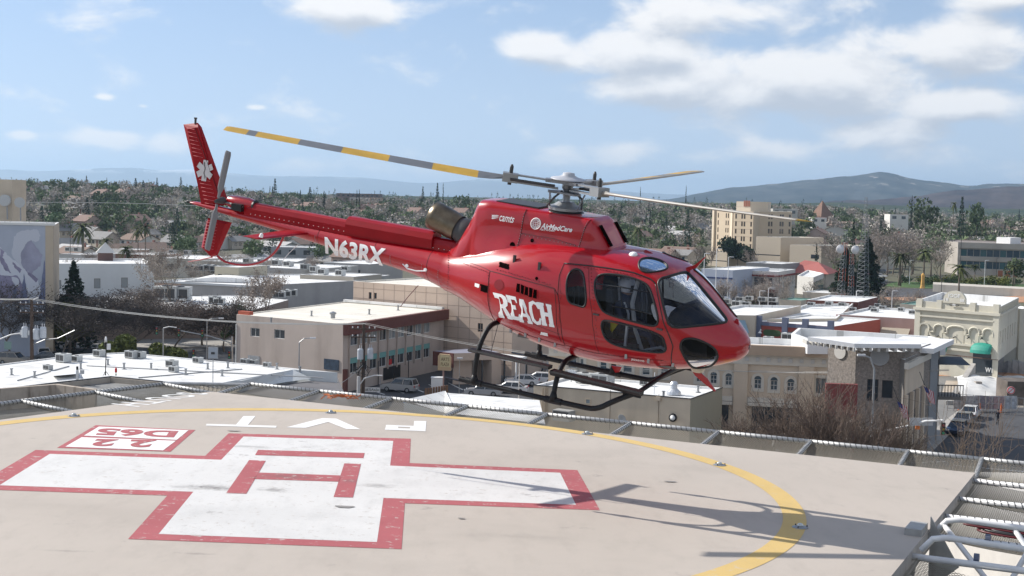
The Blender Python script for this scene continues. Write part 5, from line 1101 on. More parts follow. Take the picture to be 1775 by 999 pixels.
def ac(u, v, z, sc=1.0, rz=GA, label='boxy pale air conditioner', grp='air conditioners on the flat roofs'):
 global AC
 p = gp(u, v, z); s3 = (sc * random.uniform(.9, 1.15), sc * random.uniform(.9, 1.1), sc * random.uniform(.85, 1.1))
 if AC is None: AC = make_ac(2.2, 1.5, 1.3, label, p); AC.rotation_euler = (0, 0, rz); AC.scale = s3; AC['group'] = grp; return AC
 return dup(AC, p, rz, label, grp, s3)
Zm = 19.4; m1 = gp(92, 391.5, Zm); e5 = Vector((math.cos(math.radians(4)), math.sin(math.radians(4)), 0)); m0 = m1 - e5 * 52; side = Vector((-.275, .961, 0))
mural_wall = lam('blue_painted_wall', (.40, .44, .52), var=.08, scale=.25, var2=(.46, .49, .56)); side_beige = lam('beige_wall_paint', (.50, .42, .32), var=.06, scale=.5)
bm_ = Bld('mural_building', 'tall windowless building whose wall is painted with a snowy mountain mural', 'building', [m0, m1, m1 + side * 22, m0 + side * 22], Zm, mural_wall, roofw)
_, ee, nn2, Lf = bm_.fr(0)
def mpx(u, v, d): q, z = bm_.sz(0, u, v); return bm_.pt(0, q, z, d)
def mural(name, P, m, d): MB().add([mpx(u, v, d) for u, v in P], [tuple(range(len(P)))[::-1]]).build(name, m, bm_.root)
msnow = lam('mural_snow_paint', (.60, .62, .68)); mrock = lam('mural_rock_paint', (.27, .25, .35), var=.3, scale=.6); mtree = lam('mural_tree_paint', (.17, .19, .29), var=.2, scale=.8); mcloud = lam('mural_cloud_paint', (.54, .56, .62)); mpurp = lam('mural_dusk_paint', (.33, .33, .42), var=.2, scale=.3)
def jag(P, a, n, seed):
 r = random.Random(seed); Q = []
 for i in range(len(P)):
  x0, y0 = P[i]; x1, y1 = P[(i + 1) % len(P)]
  for k in range(n): f = k / n; Q.append((x0 + (x1 - x0) * f + r.uniform(-a, a) * (k > 0), y0 + (y1 - y0) * f + r.uniform(-a, a) * (k > 0)))
 return Q
def mshape(name, P, m, d, a=1.2, n=4, seed=1):
 import mathutils
 Q = jag(P, a, n, seed); tri = mathutils.geometry.tessellate_polygon([[Vector((x, y, 0)) for x, y in Q]])
 F = [t if (Vector(Q[t[1]]) - Vector(Q[t[0]])).cross(Vector(Q[t[2]]) - Vector(Q[t[0]])) < 0 else t[::-1] for t in tri]
 MB().add([mpx(u, v, d) for u, v in Q], F).build(name, m, bm_.root)
mshape('mural_cloud', [(38, 400), (64, 398), (70, 408), (66, 418), (52, 420), (46, 445), (40, 470), (20, 440), (24, 410)], mcloud, -.010, 1.5, 5, 3)
mshape('mural_dusk_sky', [(44, 424), (54, 416), (60, 424), (74, 442), (70, 462), (58, 470), (50, 482), (38, 460), (36, 440)], mpurp, -.013, 1.2, 4, 8)
mshape('mural_snow', [(-60, 410), (-20, 418), (2, 430), (18, 446), (42, 466), (66, 486), (80, 520), (-60, 520)], msnow, -.016, 1.6, 6, 5)
for k, P in enumerate([[(0, 430), (8, 436), (4, 446), (14, 462), (20, 474), (10, 470), (0, 452)], [(22, 454), (38, 468), (34, 474), (24, 462)], [(44, 466), (66, 484), (62, 490), (48, 476)], [(-40, 430), (-20, 440), (-10, 480), (-40, 470)], [(0, 476), (12, 478), (30, 478), (44, 500), (48, 522), (-60, 522), (-60, 490)]]): mshape('mural_rock', P, mrock, -.019 - .003 * k, 1.1, 4, 20 + k)
mshape('mural_snow_patch', [(20, 480), (32, 484), (34, 496), (24, 498)], msnow, -.040, 1.4, 3, 70); mshape('mural_snow_patch', [(50, 478), (62, 490), (56, 496)], msnow, -.043, 1, 3, 10)
for (cx_, top, bot, w) in [(77, 451, 525, 11), (42, 474, 525, 9), (26, 490, 525, 7)]:
 P = []
 for s_ in (-1, 1):
  rng_ = range(9) if s_ < 0 else range(8, -1, -1)
  for k in rng_: f = k / 8; P += [(cx_ + s_ * w * f * (1.0 if k % 2 else .72), top + (bot - top) * f)]
 mshape('mural_tree', P, mtree, -.046, .7, 2, int(cx_))
bm_.box(1, 0, 22, 0, Zm, -.02, -.005); bm_.part('side_wall_paint', bm_.box(1, 0.01, 21.9, 0, Zm - .02, -.03, -.005), side_beige); bm_.part('corner_pilaster', bm_.box(0, Lf - 1.1, Lf - .0, 0, Zm, -.055, -.004), side_beige)
bm_.part('parapet_cap', bm_.box(0, 0, Lf + .2, Zm + .003, Zm + .35, -.15, .3), lam('white_cap', (.7, .69, .66))); bm_.done()
q = gp(6, 385, Zm - .4) + Vector((-6, 3, 0)); tw = Bld('roof_tower', 'beige penthouse on the roof of the mural building', 'building', [q + Vector((-8, 0, 0)), q + Vector((6.2, .5, 0)), q + Vector((6, 8, 0)), q + Vector((-8, 8, 0))], Zm + 6.8, side_beige, roofw, z0=Zm - .45); tw.done()
dishm = mat('grey_dish', (.42, .42, .40), .6)
for k, (dx, dz, r) in enumerate([(2.3, 3.8, 1.0), (4.6, 3.5, .9)]):
 c = q + Vector((dx + 3.2, -1.0, dz - .2)); t_ = thing('satellite_dish', ['grey drum antenna beside the penthouse on the mural building, left one', 'grey drum antenna on the penthouse of the mural building, outermost one'][k], 'dish', c, 0)
 MB().lathe([(0, -.1), (r * .8, .0), (r, .25), (r, .7), (r * .95, .72), (0, .74)], (0, .7, 0), (.35 if k else -.1, -1, .05), 20).build('dish_drum', dishm, t_, smooth=False)
 MB().tube([(0, 1, -.2), (0, 1.2, -r - 2.2)], .12, 6).build('dish_mount', grey_metal, t_)
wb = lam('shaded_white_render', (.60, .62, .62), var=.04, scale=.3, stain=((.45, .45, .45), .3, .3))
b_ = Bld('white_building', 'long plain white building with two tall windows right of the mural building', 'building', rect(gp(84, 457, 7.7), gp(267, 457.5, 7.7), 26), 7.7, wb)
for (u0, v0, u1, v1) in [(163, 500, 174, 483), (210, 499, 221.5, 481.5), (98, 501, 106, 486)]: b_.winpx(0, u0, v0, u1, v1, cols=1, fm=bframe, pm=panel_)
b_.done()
def pyr_roof(c, w, h, z, name, m, parent, over=.4):
 w2 = w / 2 + over; return MB().add([(c[0] - w2, c[1] - w2, z), (c[0] + w2, c[1] - w2, z), (c[0] + w2, c[1] + w2, z), (c[0] - w2, c[1] + w2, z), (c[0], c[1], z + h)], [(0, 1, 4), (1, 2, 4), (2, 3, 4), (3, 0, 4), (3, 2, 1, 0)]).build(name, m, parent)
p = gp(170, 452, 7.5); t_ = thing('roof_turret', 'small turret with a pale pyramid roof behind the plain white building', 'turret', (p.x, p.y + 6, 0), .3)
MB().box(-1.8, 1.8, -1.8, 1.8, 0, 9.2).build('wall', lam('dark_red_brown', (.12, .07, .06)), t_); pyr_roof((0, 0), 3.8, 2.6, 9.2, 'roof', lam('pale_metal_roof', (.6, .58, .54)), t_)
c0, c1, c2 = gp(268, 487, 5.3), gp(431, 496, 5.3), gp(612, 487, 5.3)
cm = lam('grey_block_wall', (.37, .36, .35), var=.06, scale=.4, stain=((.2, .2, .2), .3, .3))
cb = Bld('long_low_building', 'long low grey building with a gently curved white roof in the middle distance', 'building', [c0, c1, c2, c2 + Vector((6, 26, 0)), c0 + Vector((14, 34, 0))], 5.3, cm, par=.3)
cb.part('pink_wall_panel', cb.boxpx(0, 269, 509, 314, 490, -.06, -.004), lam('salmon_wall', (.50, .36, .28))); cb.winpx(0, 271, 506, 277, 498, cols=1, hole=False, fm=bframe)
cb.part('roof_edge', cb.box(0, 0, cb.fr(0)[3], 5.0, 5.45, -.3, -.01), wb); cb.done()
def vault(a, b, depth, z, h, name, parent):
 a = Vector((a.x, a.y, z)); b = Vector((b.x, b.y, z)); e = (b - a); d = Vector((-e.y, e.x, 0)).normalized() * depth; mb = MB(); n = 14; V = []
 for k in range(n + 1): f = k / n; z_ = h * 4 * f * (1 - f); V += [a + e * f + Vector((0, 0, z_)), a + e * f + d + Vector((0, 0, z_))]
 o = Vector(parent.location); mb.add([v - o for v in V], [(2 * k, 2 * k + 2, 2 * k + 3, 2 * k + 1) for k in range(n)]); mb.add([v - o for v in V[::2]], [tuple(range(n, -1, -1))]); return mb.build(name, roofw, parent, smooth=True)
vault(gp(318, 488, 5.1), gp(452, 491, 5.1), 20, 5.1, 1.1, 'vaulted_roof', cb.root)
for (u, v) in [(362, 470), (372, 471), (330, 468), (345, 470), (445, 482), (437, 478), (458, 470), (400, 468)]: ac(u, v, 5.0, 1.1, 0, 'pale roof box on the curved white roof', 'roof boxes on the long low building')
lowm = lam('brown_block_wall', (.26, .21, .18), var=.1, scale=.5)
lb = Bld('low_white_roofed_shop', 'low building with two large air conditioners on its white roof, behind bare trees', 'building', [gp(120, 548, 4), gp(412, 545, 4), gp(500, 520, 4), gp(410, 512, 4), gp(195, 513, 4)], 4.0, lowm, par=.15); lb.done()
for (u, v) in [(289, 521), (312, 521)]: ac(u, v, 3.9, 1.9, 0, 'large air conditioner behind the bare trees', 'pair of large air conditioners')
for (u, v) in [(380, 528), (372, 527), (496, 515), (484, 517), (505, 514)]: ac(u, v, 3.9, 1.0, 0, 'small vent box on the low white roof', 'vent boxes on the low white roof')
t_ = thing('roof_railing', 'dark railing along the low white roof behind the bare trees', 'railing', gp(320, 524, 4)); o_ = Vector(t_.location)
MB().tube([gp(320, 512, 4.9) - o_, gp(350, 513, 4.9) - o_, gp(380, 514, 4.9) - o_, gp(392, 520, 4.9) - o_], .05, 4).build('rail', dark_metal, t_)
for u, v in ((320, 517), (350, 519), (366, 519), (377, 519)): p = gp(u, v, 3.9) - o_; MB().tube([p, p + Vector((0, 0, 1.1))], .05, 4).build('post', dark_metal, t_)
brw = lam('tan_brown_brick_wall', (.47, .395, .345), var=.05, scale=.35, bump=.3, bscale=6, stain=((.24, .19, .16), .45, .45)); pink = lam('pinkish_render', (.5, .37, .32), var=.05, scale=.4); maroon = lam('maroon_fascia', (.13, .045, .035), var=.1, scale=1)
Zb = 8.7; bl_, bn, br_ = gp(410, 545, Zb), gp(595, 562, Zb), gp(770, 536.5, Zb)
eb = Bld('two_storey_office', 'tan and maroon two storey office block with ribbon windows over the car park', 'building', [bl_, bn, br_, br_ + (bl_ - bn) * 1.0], Zb, brw, roofc, par=.12)
eb.winpx(0, 434, 583, 450, 569.5, cols=2, rows=1); eb.winpx(0, 475, 586.5, 493.5, 572.5, cols=2)
eb.part('wall_banner', eb.boxpx(0, 430, 630, 450.5, 618, -.06, -.02), lam('grey_banner', (.30, .31, .32), var=.4, scale=4)); eb.part('dark_wall_sign', eb.boxpx(0, 562, 640, 588, 624.5, -.08, -.02), lam('dark_blue_sign', (.03, .05, .08), var=.5, scale=2))
s0, z0 = eb.sz(1, 604, 594); sE, _ = eb.sz(1, 746, 580); zu1 = eb.sz(1, 612, 577)[1]; _, zl0 = eb.sz(1, 606, 645); _, zl1 = eb.sz(1, 606, 621)
nb_ = 9; awn = lam('teal_awning', (.16, .34, .32))
for k in range(nb_):
 a = s0 + (sE - s0) * k / nb_; b = s0 + (sE - s0) * (k + 1) / nb_
 eb.win(1, a + .28, b - .12, zu1 - 1.65, zu1 + .05, cols=2, fm=wframe, pm=panel_ if k % 3 else panem); eb.win(1, a + .28, b - .12, zl1 - 2.0, zl1, cols=2, fm=wframe, pm=panem)
 eb.part('awning', eb.box(1, a + .3, b - .14, zl1 - .75, zl1 - .05, .02, .10), awn); eb.part('facade_pier', eb.box(1, a, a + .13, zl1 - 2.4, zu1 + .35, -.22, -.004), brw)
eb.part('facade_panel', eb.box(1, .02, eb.fr(1)[3] - .02, zl1 - 2.5, Zb - 1.42, -.02, -.003), pink) if False else None
eb.part('maroon_roof_fascia', eb.box(1, -.05, eb.fr(1)[3] + .1, Zb - 1.4, Zb + .04, -.75, -.003), maroon); eb.part('red_roof_corner', eb.box(0, .1, 2.2, Zb + .003, Zb + .45, .2, .9), lam('red_roof_tile', (.40, .09, .05)))
eb.part('roof_kerb', eb.box(2, 0, eb.fr(2)[3], Zb + .003, Zb + .35, 0, .5), roofw)
eb.part('corner_pier', eb.box(1, -.02, .5, 0, 3.0, -.5, -.003), maroon); eb.part('entrance_recess', eb.boxpx(1, 664, 660, 694, 632, -.04, -.004), black); eb.part('drain_pipe', eb.box(0, -.02, .1, 0, 7.4, -.12, -.004), wframe)
for k in range(4): a = s0 + 4.2 * k + 3; eb.part('service_pipe', eb.box(1, a, a + .09, 0, zl1 - 1.0, -.35, -.26), dark_metal)
eb.part('red_shop_sign', eb.boxpx(1, 674, 633, 679, 622, -.03, .0), lam('red_sign', (.5, .03, .03)))
MB().lathe([(.3, 0), (.3, .5), (.45, .55), (.45, .75), (.1, .9)], gp(577, 552, Zb) - eb.O, n=10).build('roof_vent', grey_metal, eb.root); eb.done()
tile = lam('cream_panel_wall', (.52, .41, .33), var=.04, scale=.4)
f0 = Vector((-24.0, 209.0, 0)); ef = Vector((math.cos(math.radians(-35)), math.sin(math.radians(-35)), 0)); nf = Vector((-ef.y, ef.x, 0))
fb = Bld('cream_panel_block', 'windowless cream panelled block rising behind the two storey office', 'building', [f0, f0 + ef * 29.5, f0 + ef * 29.5 + nf * 26, f0 + nf * 26], 11.8, tile, roofc, par=.2)
gro = lam('panel_joint', (.30, .23, .19))
for k in range(1, 15): fb.part('panel_joint', fb.box(0, k * 2.0, k * 2.0 + .07, 0, 11.7, -.012, -.003), gro)
for k in range(1, 8): fb.part('panel_joint', fb.box(0, 0.02, 29.4, k * 1.55, k * 1.55 + .06, -.014, -.004), gro)
fb.winpx(0, 639, 518, 644, 507, cols=1, fm=bframe); fb.winpx(0, 648, 518, 653, 508, cols=1, fm=bframe); fb.winpx(0, 828, 575, 837, 561, cols=2, fm=bframe); fb.done()
g0, g1 = gp(786, 613, 4.2), gp(832, 617, 4.2)
gb = Bld('flat_canopy_building', 'low tan building with a wide flat purple grey canopy roof beside the car park', 'building', [gp(752, 610, 4.2), gp(787, 614, 4.2), gp(866, 612, 4.2), gp(830, 605, 4.2)], 4.3, tile, lam('grey_violet_roof', (.22, .22, .27)), z0=3.3, par=.02)
gb.part('maroon_fascia', gb.box(0, 0, gb.fr(0)[3], 2.4, 4.3, -.2, -.003), maroon); gb.part('rear_wall', gb.box(2, 0, gb.fr(2)[3], 0, 3.3, -.3, 1.2), tile); gb.part('front_wall', gb.box(1, .3, gb.fr(1)[3] * .45, 0, 3.3, 1.0, 1.3), tile)
for k in range(3): gb.part('canopy_post', gb.box(1, 4 + k * 3.2, 4.2 + k * 3.2, 0, 3.3, .1, .3), dark_metal)
gb.done()
t_ = thing('white_canopy', 'flat white canopy on thin posts with pale railings behind the car park', 'canopy', gp(844, 616, 3.6)); o_ = Vector(t_.location)
P = [gp(843, 616, 3.6) - o_, gp(895, 623, 3.6) - o_, gp(912, 618, 3.6) - o_, gp(860, 612, 3.6) - o_]
MB().add([p for p in P] + [p - Vector((0, 0, .4)) for p in P], [(0, 1, 2, 3), (7, 6, 5, 4)] + [((i + 1) % 4, i, 4 + i, 4 + (i + 1) % 4) for i in range(4)]).build('canopy_roof', white, t_)
for p in P: MB().tube([p, Vector((p.x, p.y, -3.6))], .12, 6).build('post', white, t_)
fenm = mat('white_rail', (.62, .62, .6), .6)
t_ = thing('street_railing', 'pale railings with many posts along the road behind the car park', 'railing', gp(850, 636)); o_ = Vector(t_.location)
for k in range(16): p = gp(850 + k * 7, 634 + k * .8) - o_; MB().tube([p, p + Vector((0, 0, 1.6))], .07, 4).build('post', fenm, t_)
for z in (.5, 1.1, 1.6): MB().tube([gp(850, 634) - o_ + Vector((0, 0, z)), gp(958, 646.6) - o_ + Vector((0, 0, z))], .05, 4).build('rail', fenm if z > .6 else lam('orange_rail', (.5, .2, .08)), t_)
fw = [gp(-70, 700, 5.0), gp(300, 712, 5.0), gp(350, 668, 5.0), gp(420, 660, 5.0), gp(508, 641, 5.0), gp(585, 646, 5.0), gp(420, 630, 5.0), gp(217, 611, 5.0), gp(141, 614, 5.0), gp(-70, 640, 5.0)]
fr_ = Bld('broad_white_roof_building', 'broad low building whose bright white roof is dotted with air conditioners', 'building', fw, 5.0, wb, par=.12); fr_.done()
dk2 = Bld('dark_roofed_shed', 'low building with a plain dark roof in front of the two storey office', 'building', [gp(350, 690, 3.9), gp(620, 735, 3.9), gp(584, 652, 3.9), gp(508, 655, 3.9), gp(400, 676, 3.9)], 3.9, lowm, lam('dark_grey_roof', (.13, .125, .13), var=.1, scale=.3), par=.05); dk2.done()
t_ = thing('shaded_parapet', 'white parapet in blue shade with a short white pipe, left of the office', 'parapet', gp(450, 660, 4)); o_ = Vector(t_.location)
P = [gp(345, 671, 5.1), gp(508, 641, 5.1), gp(540, 656, 4.2), gp(455, 669, 4.0), gp(420, 672, 4.0)]
MB().add([p - o_ for p in P], [tuple(range(5))[::-1]]).add([p - o_ + Vector((.4, .8, -.3)) for p in P], [tuple(range(5))]).build('parapet_face', wb, t_); MB().tube([gp(487, 663, 4.0) - o_, gp(487, 663, 4.0) - o_ + Vector((0, 0, .7))], .1, 8).build('vent_pipe', white, t_)
for k, (u, v, s_) in enumerate([(83, 641, .9), (110, 628, 1.5), (133, 627, 1.2), (172, 618, 1.3), (228, 621, 1.5), (243, 621, 1.2), (298, 636, 1.2), (301, 645, 1.0), (343, 629, 1.0), (425, 630, 1.0), (440, 631, .9), (463, 636, .9)]):
 ac(u, v, 4.9, s_ * .46, GA, 'weathered air conditioner on the bright white roof', 'air conditioners on the bright white roof')
t_ = thing('roof_curb', 'low white roof curb on the bright white roof near the red beacon', 'roof curb', gp(95, 652, 4.9)); o_ = Vector(t_.location)
MB().add([p - o_ for z in (4.9, 5.35) for p in (gp(92, 652, z), gp(137, 648, z), gp(132, 641, z), gp(88, 644, z))], [(4, 5, 6, 7), (0, 1, 5, 4), (1, 2, 6, 5), (2, 3, 7, 6), (3, 0, 4, 7)]).build('curb', white, t_)
vp = None
for k, (u, v, z) in enumerate([(60, 655, 4.9), (140, 640, 4.9), (187, 633, 4.9), (215, 640, 4.9), (262, 640, 4.9), (322, 650, 4.9), (360, 640, 4.9), (385, 652, 4.9), (395, 638, 4.9), (480, 640, 4.9), (520, 646, 4.9), (20, 650, 4.9), (470, 560, 8.6), (540, 548, 8.6), (640, 545, 8.6), (690, 538, 8.6), (1100, 685, 5.4), (1060, 672, 5.4), (1210, 680, 5.4), (1150, 690, 5.4)]):
 if vp is None: vp = thing('vent_pipe', 'short vent pipe standing on a white roof', 'vent pipe', gp(u, v, z), 0, 'short vent pipes on the white roofs'); MB().lathe([(.3, 0), (.12, .06), (.12, .6), (.18, .62), (.18, .7), (0, .72)], n=8).build('pipe_body', grey_metal, vp)
 else: dup(vp, gp(u, v, z), 0)
for k, (a, b) in enumerate([((150, 634), (560, 655)), ((240, 655), (420, 640)), ((30, 660), (120, 635))]): t_ = thing('roof_conduit', ['long', 'slanting', 'short'][k] + ' thin grey conduit laid across the bright white roof', 'conduit', gp(*a, 4.95)); MB().tube([(0, 0, 0), gp(*b, 4.95) - gp(*a, 4.95)], .06, 4).build('conduit_run', grey_metal, t_)
t_ = thing('white_hip_roof_building', 'low building with a white sloping roof and blue edge just beyond the safety net', 'building', gp(772, 690, 3)); o_ = Vector(t_.location)
ra, rb, ea, eb2, ec = gp(772, 681, 5.0), gp(935, 694, 5.0), gp(700, 697, 5.0), gp(792, 718, 5.0), gp(945, 735, 5.0); ed = gp(770, 716, 4.0)
MB().add([p - o_ for p in (ra, rb, ec, eb2)], [(0, 3, 2, 1)]).add([p - o_ for p in (ra + Vector((0, 0, .2)), ea + Vector((0, 0, .2)), ed, eb2)], [(0, 1, 2, 3)]).build('roof', roofw, t_)
MB().tube([ra - o_, ea - o_], .12, 4).build('roof_edge', lam('blue_edge', (.12, .22, .45)), t_)
MB().add([p - o_ for p in (ea, ed, ec)] + [Vector((p.x, p.y, 0)) - o_ for p in (ea, ed, ec)], [(0, 3, 4, 1), (1, 4, 5, 2)]).build('wall', wb, t_)
tanm = lam('tan_stucco', (.60, .50, .38), var=.05, scale=.5, stain=((.36, .29, .21), .4, .5)); shaded_tan = lam('shaded_tan_end_wall', (.33, .31, .24), var=.04, scale=.5)  # second tone is darker: the end wall's shade put into its colour
Zt = 5.6; t0, t1, t2 = gp(925, 668, Zt), gp(1197, 692, Zt), gp(1252, 672.5, Zt)
tb = Bld('tan_stucco_building', 'plain tan stucco building with a flat white roof just behind the helicopter skids', 'building', [t0, t1, t2, t0 + (t2 - t1)], Zt, tanm, roofw, par=.25)
tb.part('end_wall_shade', tb.box(1, .02, tb.fr(1)[3], 0, Zt - .05, -.02, -.003), shaded_tan); tb.part('roof_edge_trim', tb.box(0, 0, tb.fr(0)[3], Zt - .02, Zt + .08, -.08, -.0), dark_metal); tb.part('roof_edge_trim', tb.box(1, 0, tb.fr(1)[3], Zt - .02, Zt + .08, -.08, -.0), dark_metal)  # end wall gets a darker skin, painting in shade on the side away from the sun
for u in (940, 945, 948): tb.part('downpipe', tb.boxpx(0, u, 725, u + 1.4, 672, -.12, -.01), tanm)
for u in (1057, 1141): tb.part('wall_joint', tb.boxpx(0, u, 745, u + 1, 676 + (u - 1057) * .09, -.03, -.003), lam('dark_joint', (.16, .12, .09)))
tb.part('rain_head', tb.boxpx(0, 1138, 694, 1146, 688, -.25, -.01), tanm); tb.winpx(0, 1015, 700, 1024, 692, cols=1, hole=False, fm=tanm, pm=panel_); tb.done()
p = tb.pt(0, *tb.sz(0, 1167, 724), -.05) + tb.O; t_ = thing('wall_lamp', 'round bulkhead lamp with white glass on the tan stucco wall', 'wall lamp', p); nn3 = -tb.fr(0)[2]
MB().lathe([(.42, 0), (.42, .12), (.34, .16)], (0, 0, 0), nn3, 18).build('lamp_ring', black, t_); MB().lathe([(.3, .13), (.2, .22), (0, .25)], (0, 0, 0), nn3, 16).build('lamp_glass', white, t_, smooth=True)
p = tb.pt(0, *tb.sz(0, 1080, 726), -.5) + tb.O; t_ = thing('satellite_dish', 'small grey satellite dish low on the tan stucco wall', 'dish', p)
MB().lathe([(0, 0), (.3, .05), (.48, .16), (.46, .17), (.28, .07), (0, .02)], (0, 0, 0), (.5, -.7, .5), 18, cap=False).build('dish', mat('dish_grey', (.4, .4, .39), .5), t_, smooth=True); MB().tube([(0, 0, 0), (.0, .4, -.3), (-.5, -.1, .1)], .03, 4).build('dish_arm', grey_metal, t_)
p = tb.pt(0, *tb.sz(0, 984, 727), -1.0) + tb.O; t_ = thing('air_conditioner', 'grey wall air conditioner low on the tan stucco wall above the safety net', 'air conditioner', p, GA)
MB().box(-1.0, 1.0, -.6, .6, 0, 1.1).build('casing', mat('grey_case', (.34, .34, .33), .6), t_); MB().box(-.9, .9, -.63, -.605, .55, 1.0).build('grille', dark_metal, t_)
for k, (u, v, s_) in enumerate([(1014, 664, 1.1), (1044, 668, 1.3), (1015, 645, 1.1), (1118, 668, .6), (990, 655, .7)]): ac(u, v, Zt - .2, s_ * .8, GA, 'grey roof unit on the tan stucco building behind the skids', 'roof units on the tan stucco building')
p = gp(1168, 684, Zt - .2); t_ = thing('roof_vent', 'white conical roof ventilator on the tan stucco building', 'ventilator', p); MB().lathe([(.75, 0), (.7, .3), (.35, .6), (.3, 1.0), (.45, 1.05), (.3, 1.3), (0, 1.35)], n=14).build('vent_body', mat('galvanised', (.5, .52, .55), .35, metal=.5), t_, smooth=False); MB().tube([(-2, 0, 0), (-2, 0, 2.2)], .05, 5).build('vent_pipe', white, t_)
p = gp(983, 655, Zt); t_ = thing('roof_satellite_dish', 'white dish on the left end of the tan stucco building roof', 'dish', gp(990, 662, Zt)); MB().lathe([(0, 0), (.4, .12), (.55, .3)], (0, 0, .7), (.3, -.6, .6), 14, cap=False).build('dish', white, t_, smooth=True); MB().tube([(0, 0, 0), (0, 0, .8)], .05, 5).build('dish_post', grey_metal, t_)
# ================================================================ MODERN STONE AND STUCCO BUILDING
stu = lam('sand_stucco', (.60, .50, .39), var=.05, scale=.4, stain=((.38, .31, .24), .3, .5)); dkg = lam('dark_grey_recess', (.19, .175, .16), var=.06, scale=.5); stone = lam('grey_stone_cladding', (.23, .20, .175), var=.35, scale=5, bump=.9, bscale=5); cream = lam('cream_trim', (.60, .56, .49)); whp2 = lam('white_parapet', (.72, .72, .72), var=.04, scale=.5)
Zo = 9.6
a0_, a1_, a2_ = gp(952, 584, Zo), gp(1330, 598, Zo), gp(1435, 603, Zo)
modb = Bld('arched_window_building', 'sand coloured two storey building with arched windows and white roofs beyond the tan stucco building', 'building', [a0_, a2_, a2_ + Vector((3.5, 7, 0)), a0_ + Vector((4, 10, 0))], Zo, stu, roofw, par=.7)
for (u0, v0, u1, v1) in [(1307, 674, 1320, 658), (1335, 676.5, 1348, 660), (1364, 678, 1377, 663), (1257, 668, 1269, 653), (1231, 665, 1243, 650.5), (1207, 662, 1217, 649)]:
 modb.winpx(0, u0, v0, u1, v1, cols=2, rows=2, pm=paneb, surround=cream, arch=True)
for (u0, v0, u1, v1) in [(984, 638, 1000, 620), (1005, 640, 1012, 622), (1080, 646, 1096, 628), (1113, 650, 1127, 632), (1145, 654, 1158, 636), (1040, 643, 1052, 626)]: modb.winpx(0, u0, v0, u1, v1, cols=1, rows=2, pm=paneb, surround=cream)
modb.winpx(0, 1413, 683, 1467 - 34, 656, cols=2, pm=paneb, surround=cream)
for (u0, v0, u1, v1) in [(1296, 683, 1383, 641), (1075, 660, 1272, 622)]:
 q0, zz0 = modb.sz(0, u0, v0); q1, zz1 = modb.sz(0, u1, v1)
 L0 = modb.fr(0)[3]
 modb.part('recessed_band', modb.box(0, max(q0, .1), min(q1, L0 - .1), 3.4, 3.9, -.35, -.004), cream)
modb.part('cornice', modb.box(0, 0, modb.fr(0)[3], Zo - 1.0, Zo + .04, -.9, -.003), lam('brown_cornice', (.40, .30, .22))); modb.part('frieze', modb.box(0, 0.02, modb.fr(0)[3], Zo - 2.1, Zo - 1.0, -.25, -.004), cream)
sx_ = modb.fr(0)[3]
for k in range(26): modb.part('dentil', modb.box(0, .6 + k * sx_ / 26, 1.0 + k * sx_ / 26, Zo - 1.75, Zo - 1.3, -.35, -.25), lam('pale_grey_detail', (.5, .49, .47)))
for (u0, u1) in [(1272, 1296), (1384, 1411)]:
 q0 = modb.sz(0, u0, 660)[0]; q1 = modb.sz(0, u1, 660)[0]; modb.part('pilaster', modb.box(0, q0, q1, 0, Zo - 2.1, -.4, -.004), stu)
for (u0, u1) in [(1297, 1383), (1197, 1271), (1412, 1434)]:
 q0 = modb.sz(0, u0, 660)[0]; q1 = modb.sz(0, u1, 660)[0]; modb.part('ground_floor_glass', modb.box(0, q0 + .5, min(q1, sx_) - .4, .3, 2.9, -.06, -.005), panem)
 modb.part('string_course', modb.box(0, q0, min(q1, sx_), 3.0, 3.35, -.5, -.004), cream)
text_q = [(1318, 706), (1356, 711), (1356, 704), (1318, 699)]
V_, F_, _a = text_mesh('TACOS', .02); bq = [np.array(p, float) for p in text_q]
modb.done()
for k, (u, v, s_) in enumerate([(1332, 592, .8), (1368, 592, 1.3), (1418, 600, .9), (1390, 597, .7)]): ac(u, v, Zo - .6, s_ * .6, GA, 'white roof box behind the parapet of the arched window building', 'roof boxes on the arched window building')
Zp = 10.6
wpb = Bld('white_parapet_roof', 'wide roof with tall white parapets rising behind the arched window building', 'roof block', [gp(1372, 578, Zp), gp(1400, 588, Zp), gp(1640, 590, Zp), gp(1613, 583, Zp), gp(1384, 568.5, Zp)], Zp, whp2, roofw, z0=9.0, par=1.2, pth=.35); wpb.done()
Zs = 11.0; s0_, s1_, s2_ = gp(1436, 601, Zs), gp(1484, 607, Zs), gp(1569, 611, Zs)
back = Vector((5.2, 9.2, 0))
stb = Bld('stone_clad_tower', 'dark grey stone clad corner tower under a white canopy roof, by the street', 'building', [s0_, s1_, s2_, s2_ + back, s0_ + back], Zs, stone, roofw, par=.3)
stb.winpx(1, 1502, 695, 1523, 658, cols=3, rows=3, fm=dark_metal, pm=panem); stb.winpx(1, 1528, 690, 1548, 660, cols=1, fm=dark_metal, pm=panem)
stb.part('stone_band', stb.box(1, 0, stb.fr(1)[3], 3.2, 3.6, -.2, -.003), lam('pale_stone_band', (.40, .37, .33)))
stb.part('round_vent', MB().lathe([(.9, 0), (.9, .1), (.8, .12)], stb.pt(1, *stb.sz(1, 1525, 618), -.02), -stb.fr(1)[2], 20), lam('grey_round_vent', (.34, .34, .34))); stb.part('round_vent', MB().lathe([(.7, 0), (.7, .1)], stb.pt(0, *stb.sz(0, 1457, 610), -.02), -stb.fr(0)[2], 20), lam('pale_round_vent', (.5, .48, .45)))
rv = []
q_, z_ = stb.sz(1, 1525, 618)
for k in range(6): stb.part('vent_slat', stb.box(1, q_ - .7, q_ + .7, z_ - .6 + k * .22, z_ - .55 + k * .22, -.18, -.12), grey_metal)
stb.part('side_infill', stb.box(4, 0, 1, 0, 1, -.02, -.01), stone)
